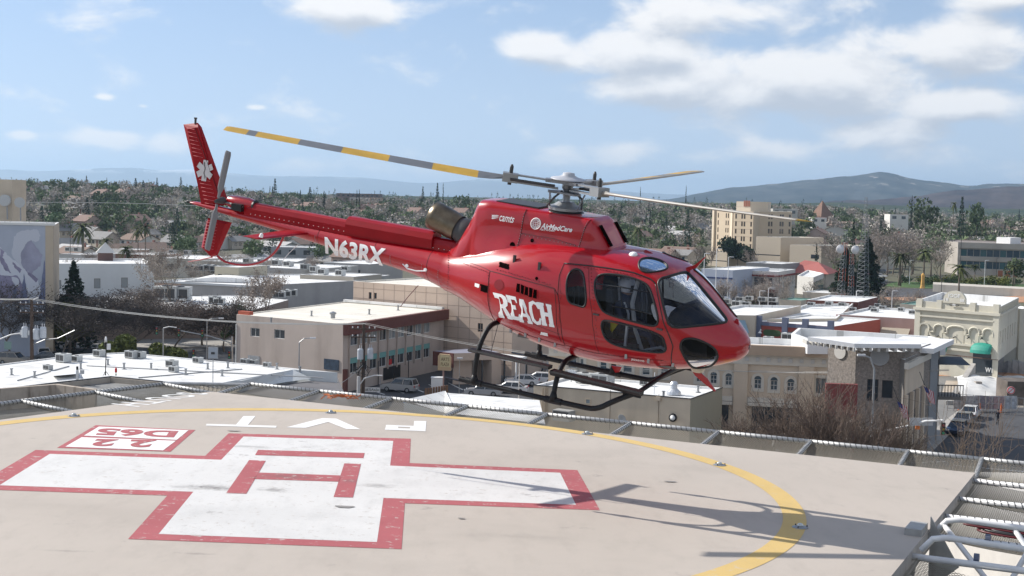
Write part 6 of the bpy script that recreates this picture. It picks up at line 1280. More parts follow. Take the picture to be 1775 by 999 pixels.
stb.done()
t_ = thing('tower_canopy_roof', 'thin white canopy roof with brackets projecting over the stone clad tower', 'canopy roof', gp(1480, 600, 11.4)); o_ = Vector(t_.location)
P = [gp(1400, 584, 12.2), gp(1481, 596, 11.9), gp(1597, 597, 11.9), gp(1597, 590, 11.9), gp(1500, 583, 12.3)]
MB().add([p - o_ for p in P] + [p - o_ - Vector((0, 0, .4)) for p in P], [tuple(range(5)), tuple(range(9, 4, -1))] + [((i + 1) % 5, i, 5 + i, 5 + (i + 1) % 5) for i in range(5)]).build('canopy_slab', whp2, t_)
for k in range(9): f = k / 8; p = P[0] + (P[1] - P[0]) * f - o_; MB().box(p.x - .1, p.x + .1, p.y - .1, p.y + 2.0, p.z - .75, p.z - .4).build('bracket', lam('pale_bracket', (.5, .48, .44)), t_)
for k in range(9): f = k / 8; p = P[1] + (P[2] - P[1]) * f - o_; MB().box(p.x - .12, p.x + .12, p.y + .1, p.y + 2.0, p.z - .75, p.z - .4).build('bracket', lam('pale_bracket', (.5, .48, .44)), t_)
Zw = 10.4; w0, w1 = gp(1568, 624, Zw), gp(1643, 589, Zw); w1b = gp(1630, 596, Zw)
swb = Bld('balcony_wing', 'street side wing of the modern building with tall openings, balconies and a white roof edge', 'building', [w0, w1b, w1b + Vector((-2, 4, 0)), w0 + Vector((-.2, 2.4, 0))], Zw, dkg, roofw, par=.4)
Lw = swb.fr(0)[3]
swb.part('cream_panel', swb.box(0, .2, Lw * .62, Zw - 3.4, Zw - .9, -.1, -.004), stu); swb.part('cream_cornice', swb.box(0, 0, Lw * .62, Zw - .9, Zw - .3, -.4, -.003), cream)
swb.part('roof_overhang', swb.box(0, Lw * .4, Lw + .5, Zw + .003, Zw + .5, -1.3, 4), whp2)
for k in range(4): q_ = .3 + k * Lw * .155; swb.part('column', swb.box(0, q_, q_ + .5, 0, Zw - 3.4, -.35, -.004), stu)
for k in range(3):
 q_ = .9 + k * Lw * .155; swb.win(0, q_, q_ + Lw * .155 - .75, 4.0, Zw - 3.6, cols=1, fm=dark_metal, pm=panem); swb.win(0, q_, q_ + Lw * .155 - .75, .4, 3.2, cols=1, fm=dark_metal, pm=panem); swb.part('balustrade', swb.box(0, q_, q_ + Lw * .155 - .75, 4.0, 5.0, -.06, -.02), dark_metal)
swb.part('grey_pier', swb.box(0, Lw * .64, Lw * .86, 0, Zw - .1, -.3, -.004), lam('blue_grey_render', (.25, .26, .27))); swb.done()
t_ = thing('balcony', 'black railed balcony with a black awning at the far corner of the modern building', 'balcony', gp(1640, 652, 5.0)); o_ = Vector(t_.location)
bx = w1b - o_; MB().box(bx.x - 1.5, bx.x + 2.2, bx.y - 1.5, bx.y + 2, 4.6 - o_.z, 4.95 - o_.z).build('balcony_floor', dkg, t_)
for k in range(12): x = bx.x - 1.4 + k * .32; MB().box(x, x + .06, bx.y - 1.5, bx.y - 1.44, 4.95 - o_.z, 6.1 - o_.z).build('baluster', black, t_)
MB().box(bx.x - 1.5, bx.x + 2.2, bx.y - 1.5, bx.y - 1.42, 6.1 - o_.z, 6.2 - o_.z).build('handrail', black, t_); MB().add([(bx.x - 1.5, bx.y - 2.2, 8.4 - o_.z), (bx.x + 2.6, bx.y - 2.2, 8.4 - o_.z), (bx.x + 2.4, bx.y + .5, 9.0 - o_.z), (bx.x - 1.5, bx.y + .5, 9.0 - o_.z)], [(0, 1, 2, 3)]).build('awning', black, t_)
def flag(u, v, D_, label):
 p = pd(u, v, D_); t_ = thing('striped_flag', label, 'flag', p); t_.scale = (.62,) * 3; MB().tube([(-.3, 0, .4), (-.9, .1, 1.2), (-1.6, .3, 3.0)], .05, 5).build('flag_pole', black, t_)
 r = lam('flag_red', (.40, .04, .05)); w = lam('flag_white', (.6, .6, .62)); bl = lam('flag_blue', (.04, .05, .16)); n = 9
 for k in range(n):
  a = k / n * 1.5; b = (k + 1) / n * 1.5; V = [(-1.0 + a, 0, .9 - a * .55), (-1.0 + b, 0, .9 - b * .55), (.1 + b * .55, .25, -1.6 - b * .2), (.1 + a * .55, .25, -1.6 - a * .2)]; MB().quad(*V).build('flag_stripe', r if k % 2 == 0 else w, t_)
 MB().quad((-1.0, -.02, .9), (-.3, -.02, .5), (.0, .05, -.3), (-.62, .05, .0)).build('flag_canton', bl, t_)
flag(1612, 680, 128, 'striped flag hanging on the street side of the modern building'); flag(1566, 706, 126, 'striped flag drooping in front of the stone clad tower')
redp = Bld('red_portal', 'dull red painted entrance frame behind the bare street tree', 'portal', rect(gp(1432, 665, 8.3), gp(1487, 667, 8.3), .6), 8.3, lam('dull_red_paint', (.20, .055, .05), var=.3, scale=1), lam('dull_red_paint', (.2, .055, .05)), z0=5.2); redp.part('portal_leg', redp.box(0, 0, .35, 0, 5.2, 0, .4), lam('dull_red_paint', (.2, .055, .05))); redp.part('portal_leg', redp.box(0, redp.fr(0)[3] - .35, redp.fr(0)[3], 0, 5.2, 0, .4), lam('dull_red_paint', (.2, .055, .05))); redp.done()
# ================================================================ OLD LODGE HALL WITH ARCHED PARAPET
iocol = lam('cream_painted_masonry', (.56, .53, .44), var=.05, scale=.5, stain=((.33, .30, .24), .35, .6)); iodk = lam('deep_cream_relief', (.56, .53, .44), var=.04, scale=.6)
Zi = 10.8; i0, i1, i2 = gp(1588, 521, Zi), gp(1734, 532, Zi), gp(1766, 516, Zi)
iob = Bld('lodge_hall', 'tall cream masonry lodge hall with relief arches, arched parapet and green awnings', 'building', [i0, i1, i2, i0 + (i2 - i1)], Zi, iocol, roofw, par=1.0)
Li = iob.fr(0)[3]
iob.part('cornice', iob.box(0, -.2, Li + .2, Zi - 1.35, Zi - .95, -.45, -.003), iodk); iob.part('lower_cornice', iob.box(0, .8, Li - .8, Zi - 2.3, Zi - 2.05, -.3, -.003), iodk)
for q_ in (0.0, Li - .9): iob.part('corner_pilaster', iob.box(0, q_, q_ + .9, 3.2, Zi - 1.35, -.25, -.003), iodk)
for q_, w_ in ((0.2, .9), (Li * .26, .8), (Li * .66, .8), (Li - 1.0, .9)): iob.part('parapet_pier', iob.box(0, q_, q_ + w_, Zi - .95, Zi + .3, -.2, .35), iodk)
P = [(Li * .34, Zi + .003), (Li * .34, Zi + .5)] + [(Li * .47 + 1.75 * -math.cos(a), Zi + .5 + 1.35 * math.sin(a)) for a in np.linspace(0, PI, 13)] + [(Li * .60, Zi + .5), (Li * .60, Zi + .003)]
V = [iob.pt(0, q_, z, d) for d in (-.2, .25) for q_, z in P]; n = len(P); iob.part('arched_gable', MB().add(V, [tuple(range(n)), tuple(range(2 * n - 1, n - 1, -1))] + [((i + 1) % n, i, n + i, n + (i + 1) % n) for i in range(n)]), iodk)
def text_face(b, i, s, s0, s1, z0, z1, d, m, bold=.02, name='wall_lettering'):
 V, F, _ = text_mesh(s, bold); return b.part(name, MB().add([b.pt(i, s0 + (s1 - s0) * x, z0 + (z1 - z0) * y, d) for x, y in V], F), m)
text_face(iob, 0, 'IOOF', Li * .40, Li * .54, Zi + .85, Zi + 1.4, -.24, white); text_face(iob, 0, '18', Li * .355, Li * .40, Zi + .3, Zi + .75, -.24, white); text_face(iob, 0, '88', Li * .54, Li * .59, Zi + .3, Zi + .75, -.24, white)
for k in range(3): iob.part('chain_emblem', MB().tube([iob.pt(0, Li * .44 + k * .45 + .26 * math.cos(a), Zi - .25 + .13 * math.sin(a), -.25) for a in np.linspace(0, 2 * PI, 13)[:-1]], .05, 4, closed=True), white if k % 2 else dark_metal)
zb_ = Zi - 4.3; pts_ = []
arch = [(.12, .8), (.30, .8), (.51, 1.5), (.72, .8), (.88, .8)]
for c, w_ in arch:
 cx_ = Li * c; rr = w_ * 1.0; pts_ += [(cx_ - rr, zb_ - .15), (cx_ - rr, zb_ + .35)] + [(cx_ - rr * math.cos(a) * .95, zb_ + .45 + .55 * math.sin(a)) for a in np.linspace(.25, PI - .25, 7)] + [(cx_ + rr, zb_ + .35), (cx_ + rr, zb_ - .15)]
iob.part('hood_moulding', MB().tube([iob.pt(0, q_, z, -.16) for q_, z in pts_], .17, 4), iodk)
for z in (Zi - 6.1, Zi - 6.9): iob.part('sill_band', iob.box(0, .7, Li - .9, z, z + .3, -.35, -.003), iodk)
iob.part('sign_rail', iob.box(0, 0.02, Li, 3.1, 3.2, -.12, -.003), lam('brown_rail', (.15, .09, .07)))
for k, u in enumerate((1611, 1627, 1656, 1680, 1703)): q_, z_ = iob.sz(0, u, 584 + (u - 1656) * .05); iob.part('wall_spotlight', MB().tube([iob.pt(0, q_, z_, -.0), iob.pt(0, q_, z_ - .1, -.6)], .09, 6), dark_metal)
for q_ in [1.0 + k * 1.15 for k in range(int(Li) - 1)]: iob.part('panel_rib', iob.box(0, q_, q_ + .05, Zi - 6.0, zb_ - .2, -.05, -.003), iocol)
Ls_ = iob.fr(1)[3]; iob.part('side_cornice', iob.box(1, 0, Ls_, Zi - 1.3, Zi - 1.0, -.35, -.003), iodk)
for k in range(14): q_ = .4 + k * (Ls_ - .8) / 14; iob.part('parapet_block', iob.box(1, q_, q_ + .45, Zi - .9, Zi - .1, -.15, -.003), iodk)
for k in range(7): q_ = 1 + k * (Ls_ - 2) / 7; iob.win(1, q_, q_ + .9, 5.2, 7.2, cols=1, fm=iodk, pm=panel_)
iob.part('shop_front', iob.box(1, .3, Ls_ - .3, .1, 3.0, -.05, -.003), panem)
grn = lam('green_canvas', (.02, .27, .20), var=.12, scale=2, rough=.6)
def awning(b, i, s0, s1, z0, h, dd):
 mb = MB(); n = 10; V = []
 for k in range(n + 1):
  f = k / n; s_ = s0 + (s1 - s0) * f; r = math.sin(PI * min(1, max(0, f)) ) ** .35 if 0 < f < 1 else .25
  for j in range(6): a = PI / 2 * j / 5; V.append(b.pt(i, s_, z0 + h * math.sin(a) * (.6 + .4 * r), -dd * math.cos(a) * (.5 + .5 * r) - .02))
 mb.add(V, [(k * 6 + j, k * 6 + j + 1, (k + 1) * 6 + j + 1, (k + 1) * 6 + j) for k in range(n) for j in range(5)]); return b.part('green_awning', mb, grn)
q0, za = iob.sz(0, 1686, 608); q1, _ = iob.sz(0, 1722, 608); awning(iob, 0, q0, q1, za - .2, 1.5, 1.3); iob.part('shop_window', iob.box(0, q0 + .1, q1 - .1, .6, za - .2, -.05, -.003), panem); text_face(iob, 0, 'W1', q0 + 2.1, q0 + 3.2, 1.2, 1.9, -.08, white)
q0, za = iob.sz(0, 1632, 606); q1, _ = iob.sz(0, 1645, 606); awning(iob, 0, q0, q1, za - .2, 1.4, 1.2); iob.done()
annex = Bld('lodge_annex', 'paler rear annex beside the cream lodge hall', 'building', rect(i2 + Vector((.4, .3, 0)), i2 + Vector((3.2, 1.0, 0)), 14, 80), 9.0, iodk, roofw); annex.done()
t_ = thing('site_fence', 'pale construction fence panels at the foot of the lodge hall', 'fence', gp(1688, 640)); o_ = Vector(t_.location)
for k in range(8):
 a = gp(1688 + k * 11, 640 + k * 1.2) - o_; b = gp(1698.5 + k * 11, 641.1 + k * 1.2) - o_; MB().quad(a, b, b + Vector((0, .1 * (k % 2), 2.0 - .2 * (k % 3))), a + Vector((0, 0, 2.0))).build('fence_panel', lam('pale_sheet', (.45, .45, .45), var=.3, scale=1), t_); MB().tube([a, a + Vector((0, 0, 2.2))], .05, 4).build('fence_post', grey_metal, t_)
# ================================================================ SHOPS BETWEEN
rosy = lam('rosy_render', (.42, .28, .26), var=.05, scale=.4, stain=((.30, .20, .18), .3, .5)); tanb = lam('pale_tan_wall', (.50, .44, .36), var=.05, scale=.4, stain=((.3, .26, .2), .4, .4)); redw = lam('red_shop_wall', (.30, .07, .055), var=.05, scale=.6); bluep = lam('slate_blue_pier', (.13, .15, .22))
pk = Bld('rosy_shop', 'rosy pink single storey shop with two tan canopies beside the lodge hall', 'building', rectg(gp(1449, 545, 6.3), 1590, 22, -28), 6.3, rosy, roofw, par=.35)
for (u0, u1) in [(1452, 1499), (1529, 1578)]:
 q0 = pk.sz(0, u0, 565)[0]; q1 = pk.sz(0, u1, 565)[0]; V = [pk.pt(0, q0, 4.6, -.02), pk.pt(0, q1, 4.6, -.02), pk.pt(0, q1, 3.7, -1.4), pk.pt(0, q0, 3.7, -1.4)]; pk.part('tan_canopy', MB().quad(*V), lam('tan_canvas', (.36, .32, .26))); pk.win(0, q0 + .2, q1 - .2, 1.6, 3.6, cols=5, fm=dark_metal, pm=pane_t)
pk.part('low_wall', pk.box(0, pk.sz(0, 1502, 570)[0], pk.sz(0, 1526, 570)[0], 0, 2.2, -.3, -.003), lam('brown_wall_low', (.18, .10, .08))); pk.done()
for (u, v) in [(1512, 537), (1516, 541), (1521, 532), (1478, 540), (1562, 540), (1582, 545), (1530, 536)]: ac(u, v, 6.0, .5, GA, 'grey roof unit on the rosy pink shop', 'roof units on the rosy pink shop')
rd = Bld('red_blue_shop', 'red shop front with slate blue piers and green oval panels', 'building', rectg(gp(1312, 557, 6.0), 1446, 20, -34), 6.0, redw, roofw, par=.3)
for u in (1315, 1361, 1396, 1440): q_ = rd.sz(0, u, 570)[0]; rd.part('blue_pier', rd.box(0, q_ - .45, q_ + .45, 0, 6.9, -.35, .3), bluep)
rd.part('blue_coping', rd.box(0, 0, rd.fr(0)[3], 5.4, 5.95, -.12, -.003), bluep)
for (u0, u1) in [(1323, 1354), (1370, 1390), (1402, 1426)]:
 q0 = rd.sz(0, u0, 570)[0]; q1 = rd.sz(0, u1, 570)[0]; P = [(q0 + .5 - .5 * math.cos(a), 4.3 + .5 * math.sin(a)) for a in np.linspace(-PI / 2, PI / 2, 7)] + [(q1 - .5 + .5 * math.cos(a), 4.3 + .5 * math.sin(a)) for a in np.linspace(PI / 2, -PI / 2, 7)]
 rd.part('green_oval', MB().add([rd.pt(0, x, z, -.04) for x, z in P], [tuple(range(len(P)))]), lam('dark_green_panel', (.05, .09, .04)))
rd.part('white_ledge', rd.box(0, 0, rd.fr(0)[3], 3.1, 3.25, -1.2, -.003), cream); rd.part('white_ledge', rd.box(0, 0, rd.fr(0)[3], 2.2, 2.32, -1.6, -.003), lam('tan_ledge', (.45, .32, .2)));
rd.part('gooseneck_lamp', MB().tube([rd.pt(0, .9, 4.6, 0), rd.pt(0, .9, 4.8, -.5), rd.pt(0, .9, 4.4, -.7)], .07, 5).lathe([(.1, .2), (.35, -.1)], rd.pt(0, .9, 4.3, -.7), (0, 0, 1), 10), white); rd.done()
tn = Bld('corner_shop', 'pale tan shop with a blue awning, just right of the helicopter nose', 'building', rect(gp(1195, 545, 7.0), gp(1309, 547, 7.0), 26, 60), 7.0, tanb, roofw, par=.4)
q0 = tn.sz(0, 1262, 560)[0]; Lt = tn.fr(0)[3]; tn.part('blue_awning', MB().quad(tn.pt(0, q0, 6.2, -.02), tn.pt(0, Lt - 1.6, 6.2, -.02), tn.pt(0, Lt - 1.2, 4.3, -1.6), tn.pt(0, q0, 4.3, -1.6)), lam('pale_blue_awning', (.23, .33, .40))); tn.win(0, q0 + .4, Lt - 1.8, 2.0, 4.1, cols=3, fm=dark_metal, pm=paneb)
for k in range(2): tn.part('tall_slot', tn.box(1, 1.2 + k, 1.6 + k, 1.2, 5.6, -.03, -.003), lam('brown_slot', (.14, .10, .08)))
tn.done()
for (u, v) in [(1283, 522), (1299, 521), (1322, 523), (1277, 531), (1294, 531), (1260, 527), (1340, 524)]: ac(u, v, 6.6, .65, GA, 'pale roof unit on the corner shop with the blue awning', 'roof units on the corner shop')
mid = Bld('white_roof_shops', 'row of shops with a long white roof running back from the corner shop', 'building', [gp(1310, 549, 6.6), gp(1450, 548, 6.6), gp(1480, 522, 6.6), gp(1398, 524, 6.6)], 6.2, tanb, roofw); mid.done()
bkw = Bld('brick_backed_shop', 'dark red brick rear wall topped by a white roof beyond the shops', 'building', rect(gp(1398, 520, 6.5), gp(1487, 524, 6.5), 18, 84), 6.5, lam('dark_red_brick', (.17, .07, .055), var=.15, scale=1), roofw, par=.3); bkw.done()
for (u, v) in [(1406, 530), (1437, 530), (1460, 531)]: ac(u, v, 6.2, .55, GA, 'low white roof ventilator between the shops', 'low ventilators between the shops')
for (lab, A, B2, z, dpt, w_, r_) in [
 ('low green roofed pavilion beyond the corner shop', (1350, 519), (1390, 520), 3.5, 8, tanb, lam('green_metal_roof', (.16, .28, .24))),
 ('long low white roof between the corner shop and the car park behind', (1392, 506), (1440, 509), 4.0, 10, tanb, roofw),
 ('green roofed shelter left of the lodge hall parapet', (1560, 527), (1592, 530), 4.6, 12, tanb, lam('green_metal_roof', (.16, .28, .24))),
 ('flat white block with blue parapet trim left of the red trimmed hotel', (1216, 466), (1270, 470), 9, 22, lam('pale_blue_wall', (.42, .46, .54)), roofw)]:
 b = Bld('low_building', lab, 'building', rectg(gp(*A, z), B2[0], dpt), z, w_, r_, par=.2)
 if 'blue parapet' in lab:
  b.part('blue_trim', b.box(0, 0, b.fr(0)[3], z - 2.2, z - 1.8, -.2, -.003), lam('navy_trim', (.05, .07, .16)))
  for k in range(8): q_ = 1 + k * (b.fr(0)[3] - 2) / 8; b.win(0, q_, q_ + .9, z - 6.2, z - 4.2, cols=1, fm=dark_metal, pm=panem)
 b.done()
Zh = 8.5; rh = Bld('red_trimmed_hotel', 'white two storey hotel with a dark red cornice below the hospital tower', 'building', rectg(gp(1271, 468, Zh), 1349, 16, -26, 90), Zh, lam('white_hotel_wall', (.60, .58, .54), var=.03, scale=.5), roofw, par=.6)
Lh = rh.fr(0)[3]; trimr = lam('dark_red_trim', (.20, .04, .035)); rh.part('red_cornice', rh.box(0, 0, Lh, Zh - 1.3, Zh - .9, -.4, -.003), trimr); rh.part('red_cornice', rh.box(1, 0, rh.fr(1)[3], Zh - 1.3, Zh - .9, -.4, -.003), trimr); rh.part('red_band', rh.box(0, 0, Lh, 3.4, 4.1, -.5, -.003), trimr); rh.part('ground_floor', rh.box(0, .3, Lh - .3, .2, 3.3, -.1, -.003), lam('dark_shop_fronts', (.08, .06, .06)))
for k in range(5): q_ = 1.8 + k * (Lh - 4) / 4.2; rh.win(0, q_, q_ + 1.2, 4.9, 7.0, cols=1, rows=2, fm=wframe)
for k in range(7): q_ = .8 + k * (rh.fr(1)[3] - 1.5) / 7; rh.win(1, q_, q_ + .9, 4.9, 7.0, cols=1, rows=2, fm=wframe)
rh.done()
b = Bld('white_teal_shop', 'small white shop with teal glazed front right of the red trimmed hotel', 'building', [gp(1382, 478, 5), gp(1410, 481, 5), gp(1428, 474, 5), gp(1400, 468, 5)], 5.0, lam('white_hotel_wall', (.6, .58, .54)), roofw); b.part('teal_front', b.box(1, .5, b.fr(1)[3] - .5, .3, 3.6, -.05, -.003), pane_t); b.done()
rr = Bld('red_roofed_building', 'long building under a bright red hipped roof by the hospital', 'building', rectg(gp(1362, 470, 4.5), 1432, 14, -25), 4.0, tanb, roofw, par=.1)
a, e, n_, Lr = rr.fr(0); zz = 4.1
V = [rr.pt(0, -1, zz, -1), rr.pt(0, Lr + 1, zz, -1), rr.pt(0, Lr + 1, zz, 15), rr.pt(0, -1, zz, 15), rr.pt(0, 4, zz + 3.6, 7), rr.pt(0, Lr - 4, zz + 3.2, 7)]
rr.part('red_hip_roof', MB().add(V, [(0, 1, 5, 4), (1, 2, 5), (2, 3, 4, 5), (3, 0, 4)]), lam('red_roof', (.40, .13, .11))); rr.done()
gy = Bld('grey_arcade_building', 'grey arcaded building with round arches below the hospital tower', 'building', rectg(gp(1293, 455, 7), 1355, 14), 7.0, lam('dark_grey_wall', (.20, .20, .21)), roofw)
for k in range(5): q_ = 2 + k * (gy.fr(0)[3] - 3) / 5; gy.win(0, q_, q_ + 1.5, .8, 3.6, cols=1, fm=dark_metal, hole=False, surround=lam('dark_grey_wall', (.2, .2, .21)), arch=True)
gy.done()
# ================================================================ HOSPITAL TOWER
hc = lam('buff_concrete', (.55, .45, .33), var=.03, scale=.2); hc2 = lam('buff_concrete_block', (.50, .43, .34), var=.03, scale=.2); slot = pane('tower_slot_window', (.06, .045, .035))
def base(u, v): return gp(u, v, 0)
H0 = pd(1238, 367, 560); H0.z = 0
def hp(u, D_): p = pd(u, 400, D_); p.z = 0; return p
Zt1, Zt2 = 22.0, 22.5
ht = Bld('hospital_tower', 'buff concrete hospital tower seven storeys high with narrow slot windows', 'building', [hp(1238, 575), hp(1268, 562), hp(1272, 552), hp(1305, 545), hp(1316, 560), hp(1371, 565), hp(1372, 592), hp(1260, 600)], 21.3, hc, roofc, par=.8)
def slots(i, fr, zs, w=.75, h=1.9):
 Lf = ht.fr(i)[3]
 for f in fr:
  for z in zs:
   ht.part('slot_window', ht.box(i, Lf * f - w / 2, Lf * f + w / 2, z, z + h, -.03, .0), slot)
zs_ = [3.6 + k * 2.95 for k in range(6)]
slots(0, (.22, .68, .80), zs_); slots(2, (.10, .42, .55, .90), zs_); slots(4, (.30, .38, .66, .73, .95), zs_, .8)
ht.part('stair_fin', ht.box(0, -.6, .9, 0, 21.6, -.8, -.004), lam('pale_buff', (.66, .56, .43))); ht.part('stair_fin', ht.box(1, -.2, ht.fr(1)[3] * .8, 0, 21.8, -.6, -.004), lam('pale_buff', (.66, .56, .43)))
for k in range(1, 8): ht.part('floor_joint', ht.box(2, .05, ht.fr(2)[3] - .05, 2.9 + k * 2.95 - .5, 2.9 + k * 2.95 - .42, -.02, -.003), gro)
ph_ = Bld('tower_penthouse', 'plant room with reddish vents on top of the hospital tower', 'penthouse', [hp(1275, 572), hp(1300, 566), hp(1330, 570), hp(1335, 588), hp(1278, 590)], 25.2, hc2, roofc, z0=20.5, par=.3)
for k in range(4): ph_.part('red_vent', ph_.box(0, 4.2 + k * .9, 4.7 + k * .9, 23.2, 25.6, -.3, -.01), lam('rusty_vent', (.30, .12, .08)))
ph_.done(); ht.done()
for (lab, u0, D0, u1, D1, z, dpt) in [('buff low hospital wing left of the tower', 1225, 520, 1262, 512, 6.3, 30), ('buff windowless block in front of the hospital tower', 1311, 515, 1354, 508, 12.3, 22), ('buff hospital annex with one dark ribbon window right of the tower', 1370, 500, 1425, 492, 10.0, 30), ('pale low link building right of the hospital annex', 1425, 505, 1452, 505, 9.0, 20)]:
 b = Bld('hospital_block', lab, 'building', rect(hp(u0, D0), hp(u1, D1), dpt, 75), z, hc2, roofc)
 if 'ribbon' in lab: b.part('ribbon_window', b.box(0, b.fr(0)[3] * .68, b.fr(0)[3] * .93, z - 4.6, z - 3.2, -.04, .0), panem)
 else: b.part('shadow_joint', b.box(0, .1, b.fr(0)[3] - .1, z * .45, z * .45 + .3, -.03, -.002), panem)
 b.done()
# ================================================================ OFFICE BLOCK WITH RIBBON WINDOWS, LAWN AND TERRACE
Zf = 12.2; of0 = hp(1640, 512); of1 = hp(1662, 498); of2 = of1 + Vector((70, -34, 0))
ofw = lam('weathered_concrete', (.38, .35, .31), var=.08, scale=.15, stain=((.2, .17, .15), .5, .2))
of = Bld('government_office', 'long low concrete office with two ribbons of blue windows above a lawn', 'building', [of0, of1, of2, of2 + Vector((12, 26, 0)), of0 + Vector((12, 26, 0))], Zf, ofw, lam('dark_roof_gravel', (.22, .19, .17), var=.2, scale=.4), par=.3)
Lo = of.fr(1)[3]; nbay = 34
for z in (7.3, 3.0):
 for k in range(nbay): a = 1.0 + (Lo - 2) * k / nbay; of.win(1, a, a + (Lo - 2) / nbay - .12, z, z + 2.5, cols=1, fm=mat('blue_window_frame', (.06, .10, .12), .5), pm=paneb if (k * 7) % 3 else pane_t, depth=.1, fw=.12)
of.part('concrete_band', of.box(1, 0, Lo, 10.2, Zf, -.5, -.004), ofw); of.part('concrete_band', of.box(1, 0, Lo, 5.7, 7.1, -.3, -.004), ofw)
for q_ in (14, 16.5, 19): of.part('brown_door', of.box(1, q_, q_ + 1.6, .1, 2.6, -.08, -.004), lam('rust_door', (.30, .12, .06)))
of.done()
b = Bld('roof_plant_room', 'white plant room on top of the long office', 'plant room', rect(hp(1728, 505), hp(1752, 500), 6), 14.2, white, roofw, z0=11.5, par=.1); b.done()
t_ = thing('terrace_wall', 'long pale terrace wall below the lawn, behind the lodge hall', 'wall', gp(1617, 504)); o_ = Vector(t_.location)
MB().add([p - o_ for z in (0, 2.2) for p in (gp(1617, 506) + Vector((0, 0, z)), gp(1900, 522) + Vector((0, 0, z)), gp(1900, 518) + Vector((0, 0, z)), gp(1617, 502) + Vector((0, 0, z)))], [(4, 5, 6, 7), (0, 1, 5, 4), (3, 0, 4, 7)]).build('wall_face', lam('pale_wall', (.5, .46, .4), stain=((.3, .27, .22), .4, .5)), t_)
t_ = thing('white_tarpaulin', 'crumpled white sheeting over a mound of spoil at the building site', 'tarpaulin', gp(1720, 690)); o_ = Vector(t_.location)
nx_, ny_ = 34, 14; V = []
for j in range(ny_):
 for i in range(nx_):
  f, g_ = i / (nx_ - 1), j / (ny_ - 1); p = gp(1652 + 260 * f + 12 * (1 - g_), 700 - 43 * g_ - 4 * math.sin(f * 5), 0); z = 1.7 * math.sin(PI * min(1, g_ * .9 + .08)) * (.6 + .4 * math.sin(f * 9 + 1)) + .10 * math.sin(i * .9 + j * 1.1) + .06 * math.sin(i * 2.1 - j * .8) + .1; V.append(p - o_ + Vector((0, 0, max(z, .05))))
MB().add(V, [(j * nx_ + i, j * nx_ + i + 1, (j + 1) * nx_ + i + 1, (j + 1) * nx_ + i) for j in range(ny_ - 1) for i in range(nx_ - 1)]).build('sheet', lam('white_sheeting', (.66, .65, .62), var=.12, scale=.8), t_, smooth=True)
t_ = thing('retaining_wall', 'dark retaining wall and excavation at the right edge of the building site', 'wall', gp(1740, 700)); MB().box(0, 16, -1, 3, 0, 3.0).box(-.5, 16, -1.4, -1, 0, .8).build('wall_block', lam('dark_earth', (.12, .10, .085), var=.4, scale=.6), t_)
t_ = thing('concrete_ramp', 'concrete ramp and stub wall beside the building site', 'ramp', gp(1645, 700)); o_ = Vector(t_.location)
MB().add([gp(1640, 702) - o_, gp(1652, 702) - o_, gp(1690, 662) - o_ + Vector((0, 0, .8)), gp(1682, 660) - o_ + Vector((0, 0, .8))] + [gp(1640, 702) - o_ + Vector((0, 0, .5)), gp(1652, 702) - o_ + Vector((0, 0, .5)), gp(1690, 662) - o_ + Vector((0, 0, 2.6)), gp(1682, 660) - o_ + Vector((0, 0, 2.6))], [(4, 5, 6, 7), (0, 1, 5, 4), (1, 2, 6, 5), (3, 0, 4, 7)]).build('ramp_slab', conc, t_)
MB().box(6.2, 7.0, 8.5, 9.3, 0, 1.8).build('stub_wall', lam('blockwork', (.33, .30, .27), var=.2, scale=2), t_)
t_ = thing('site_fence', 'chain link site fence with coloured signs across the closed street', 'fence', gp(1640, 712)); o_ = Vector(t_.location)
for k in range(15): p = gp(1642 + 11 * k, 712 + k * .7) - o_; MB().tube([p, p + Vector((0, 0, 2.1))], .04, 4).build('fence_post', grey_metal, t_)
for z in (.3, 1.2, 2.1): MB().tube([gp(1642, 712) - o_ + Vector((0, 0, z)), gp(1796, 722) - o_ + Vector((0, 0, z))], .03, 4).build('fence_rail', grey_metal, t_)
for k, (u, w, c) in enumerate([(1680, 2.0, (.36, .34, .34)), (1705, 2.4, (.25, .22, .24)), (1728, 1.6, (.36, .26, .26)), (1750, 1.6, (.4, .42, .45)), (1662, 1.4, (.3, .27, .26))]):
 p = gp(u, 713) - o_; MB().box(p.x - w / 2, p.x + w / 2, p.y - .12, p.y - .06, .3, 1.9).build('site_sign', lam('site_sign_%s' % 'abcde'[k], c, var=.4, scale=3), t_)
p = gp(1750, 713) - o_; MB().lathe([(.5, 0), (.5, .04)], (p.x, p.y - .14, 2.6), (0, -1, 0), 18).build('round_no_parking_sign', white, t_); MB().tube([(p.x + .42 * math.cos(a), p.y - .2, 2.6 + .42 * math.sin(a)) for a in np.linspace(0, 2 * PI, 17)[:-1]], .05, 4, closed=True).tube([(p.x - .3, p.y - .2, 2.3), (p.x + .3, p.y - .2, 2.9)], .04, 4).build('sign_ring', lam('sign_red', (.6, .03, .04)), t_)
def cone_(u, v, D_, g_='orange traffic cones at the closed street'):
 p = gp(u, v); t_ = thing('traffic_cone', 'tall orange delineator standing by the closed street', 'traffic cone', p, 0, g_); MB().box(-.25, .25, -.25, .25, 0, .05).build('cone_base', black, t_); MB().lathe([(.14, .05), (.08, 1.1), (.0, 1.15)], n=8).build('cone_body', lam('cone_orange', (.75, .16, .03)), t_)
for u, v in ((1692, 713), (1698, 714), (1735, 716), (1662, 712)): cone_(u, v, 0)
t_ = thing('orange_column', 'short orange column with a pale top beside the lawn', 'column', gp(1599, 500)); MB().lathe([(.8, 0), (.6, 1.0), (.5, 3), (.6, 4), (.2, 4.6), (0, 4.7)], n=8).build('column_body', lam('orange_wrap', (.6, .35, .1), var=.2, scale=1), t_)
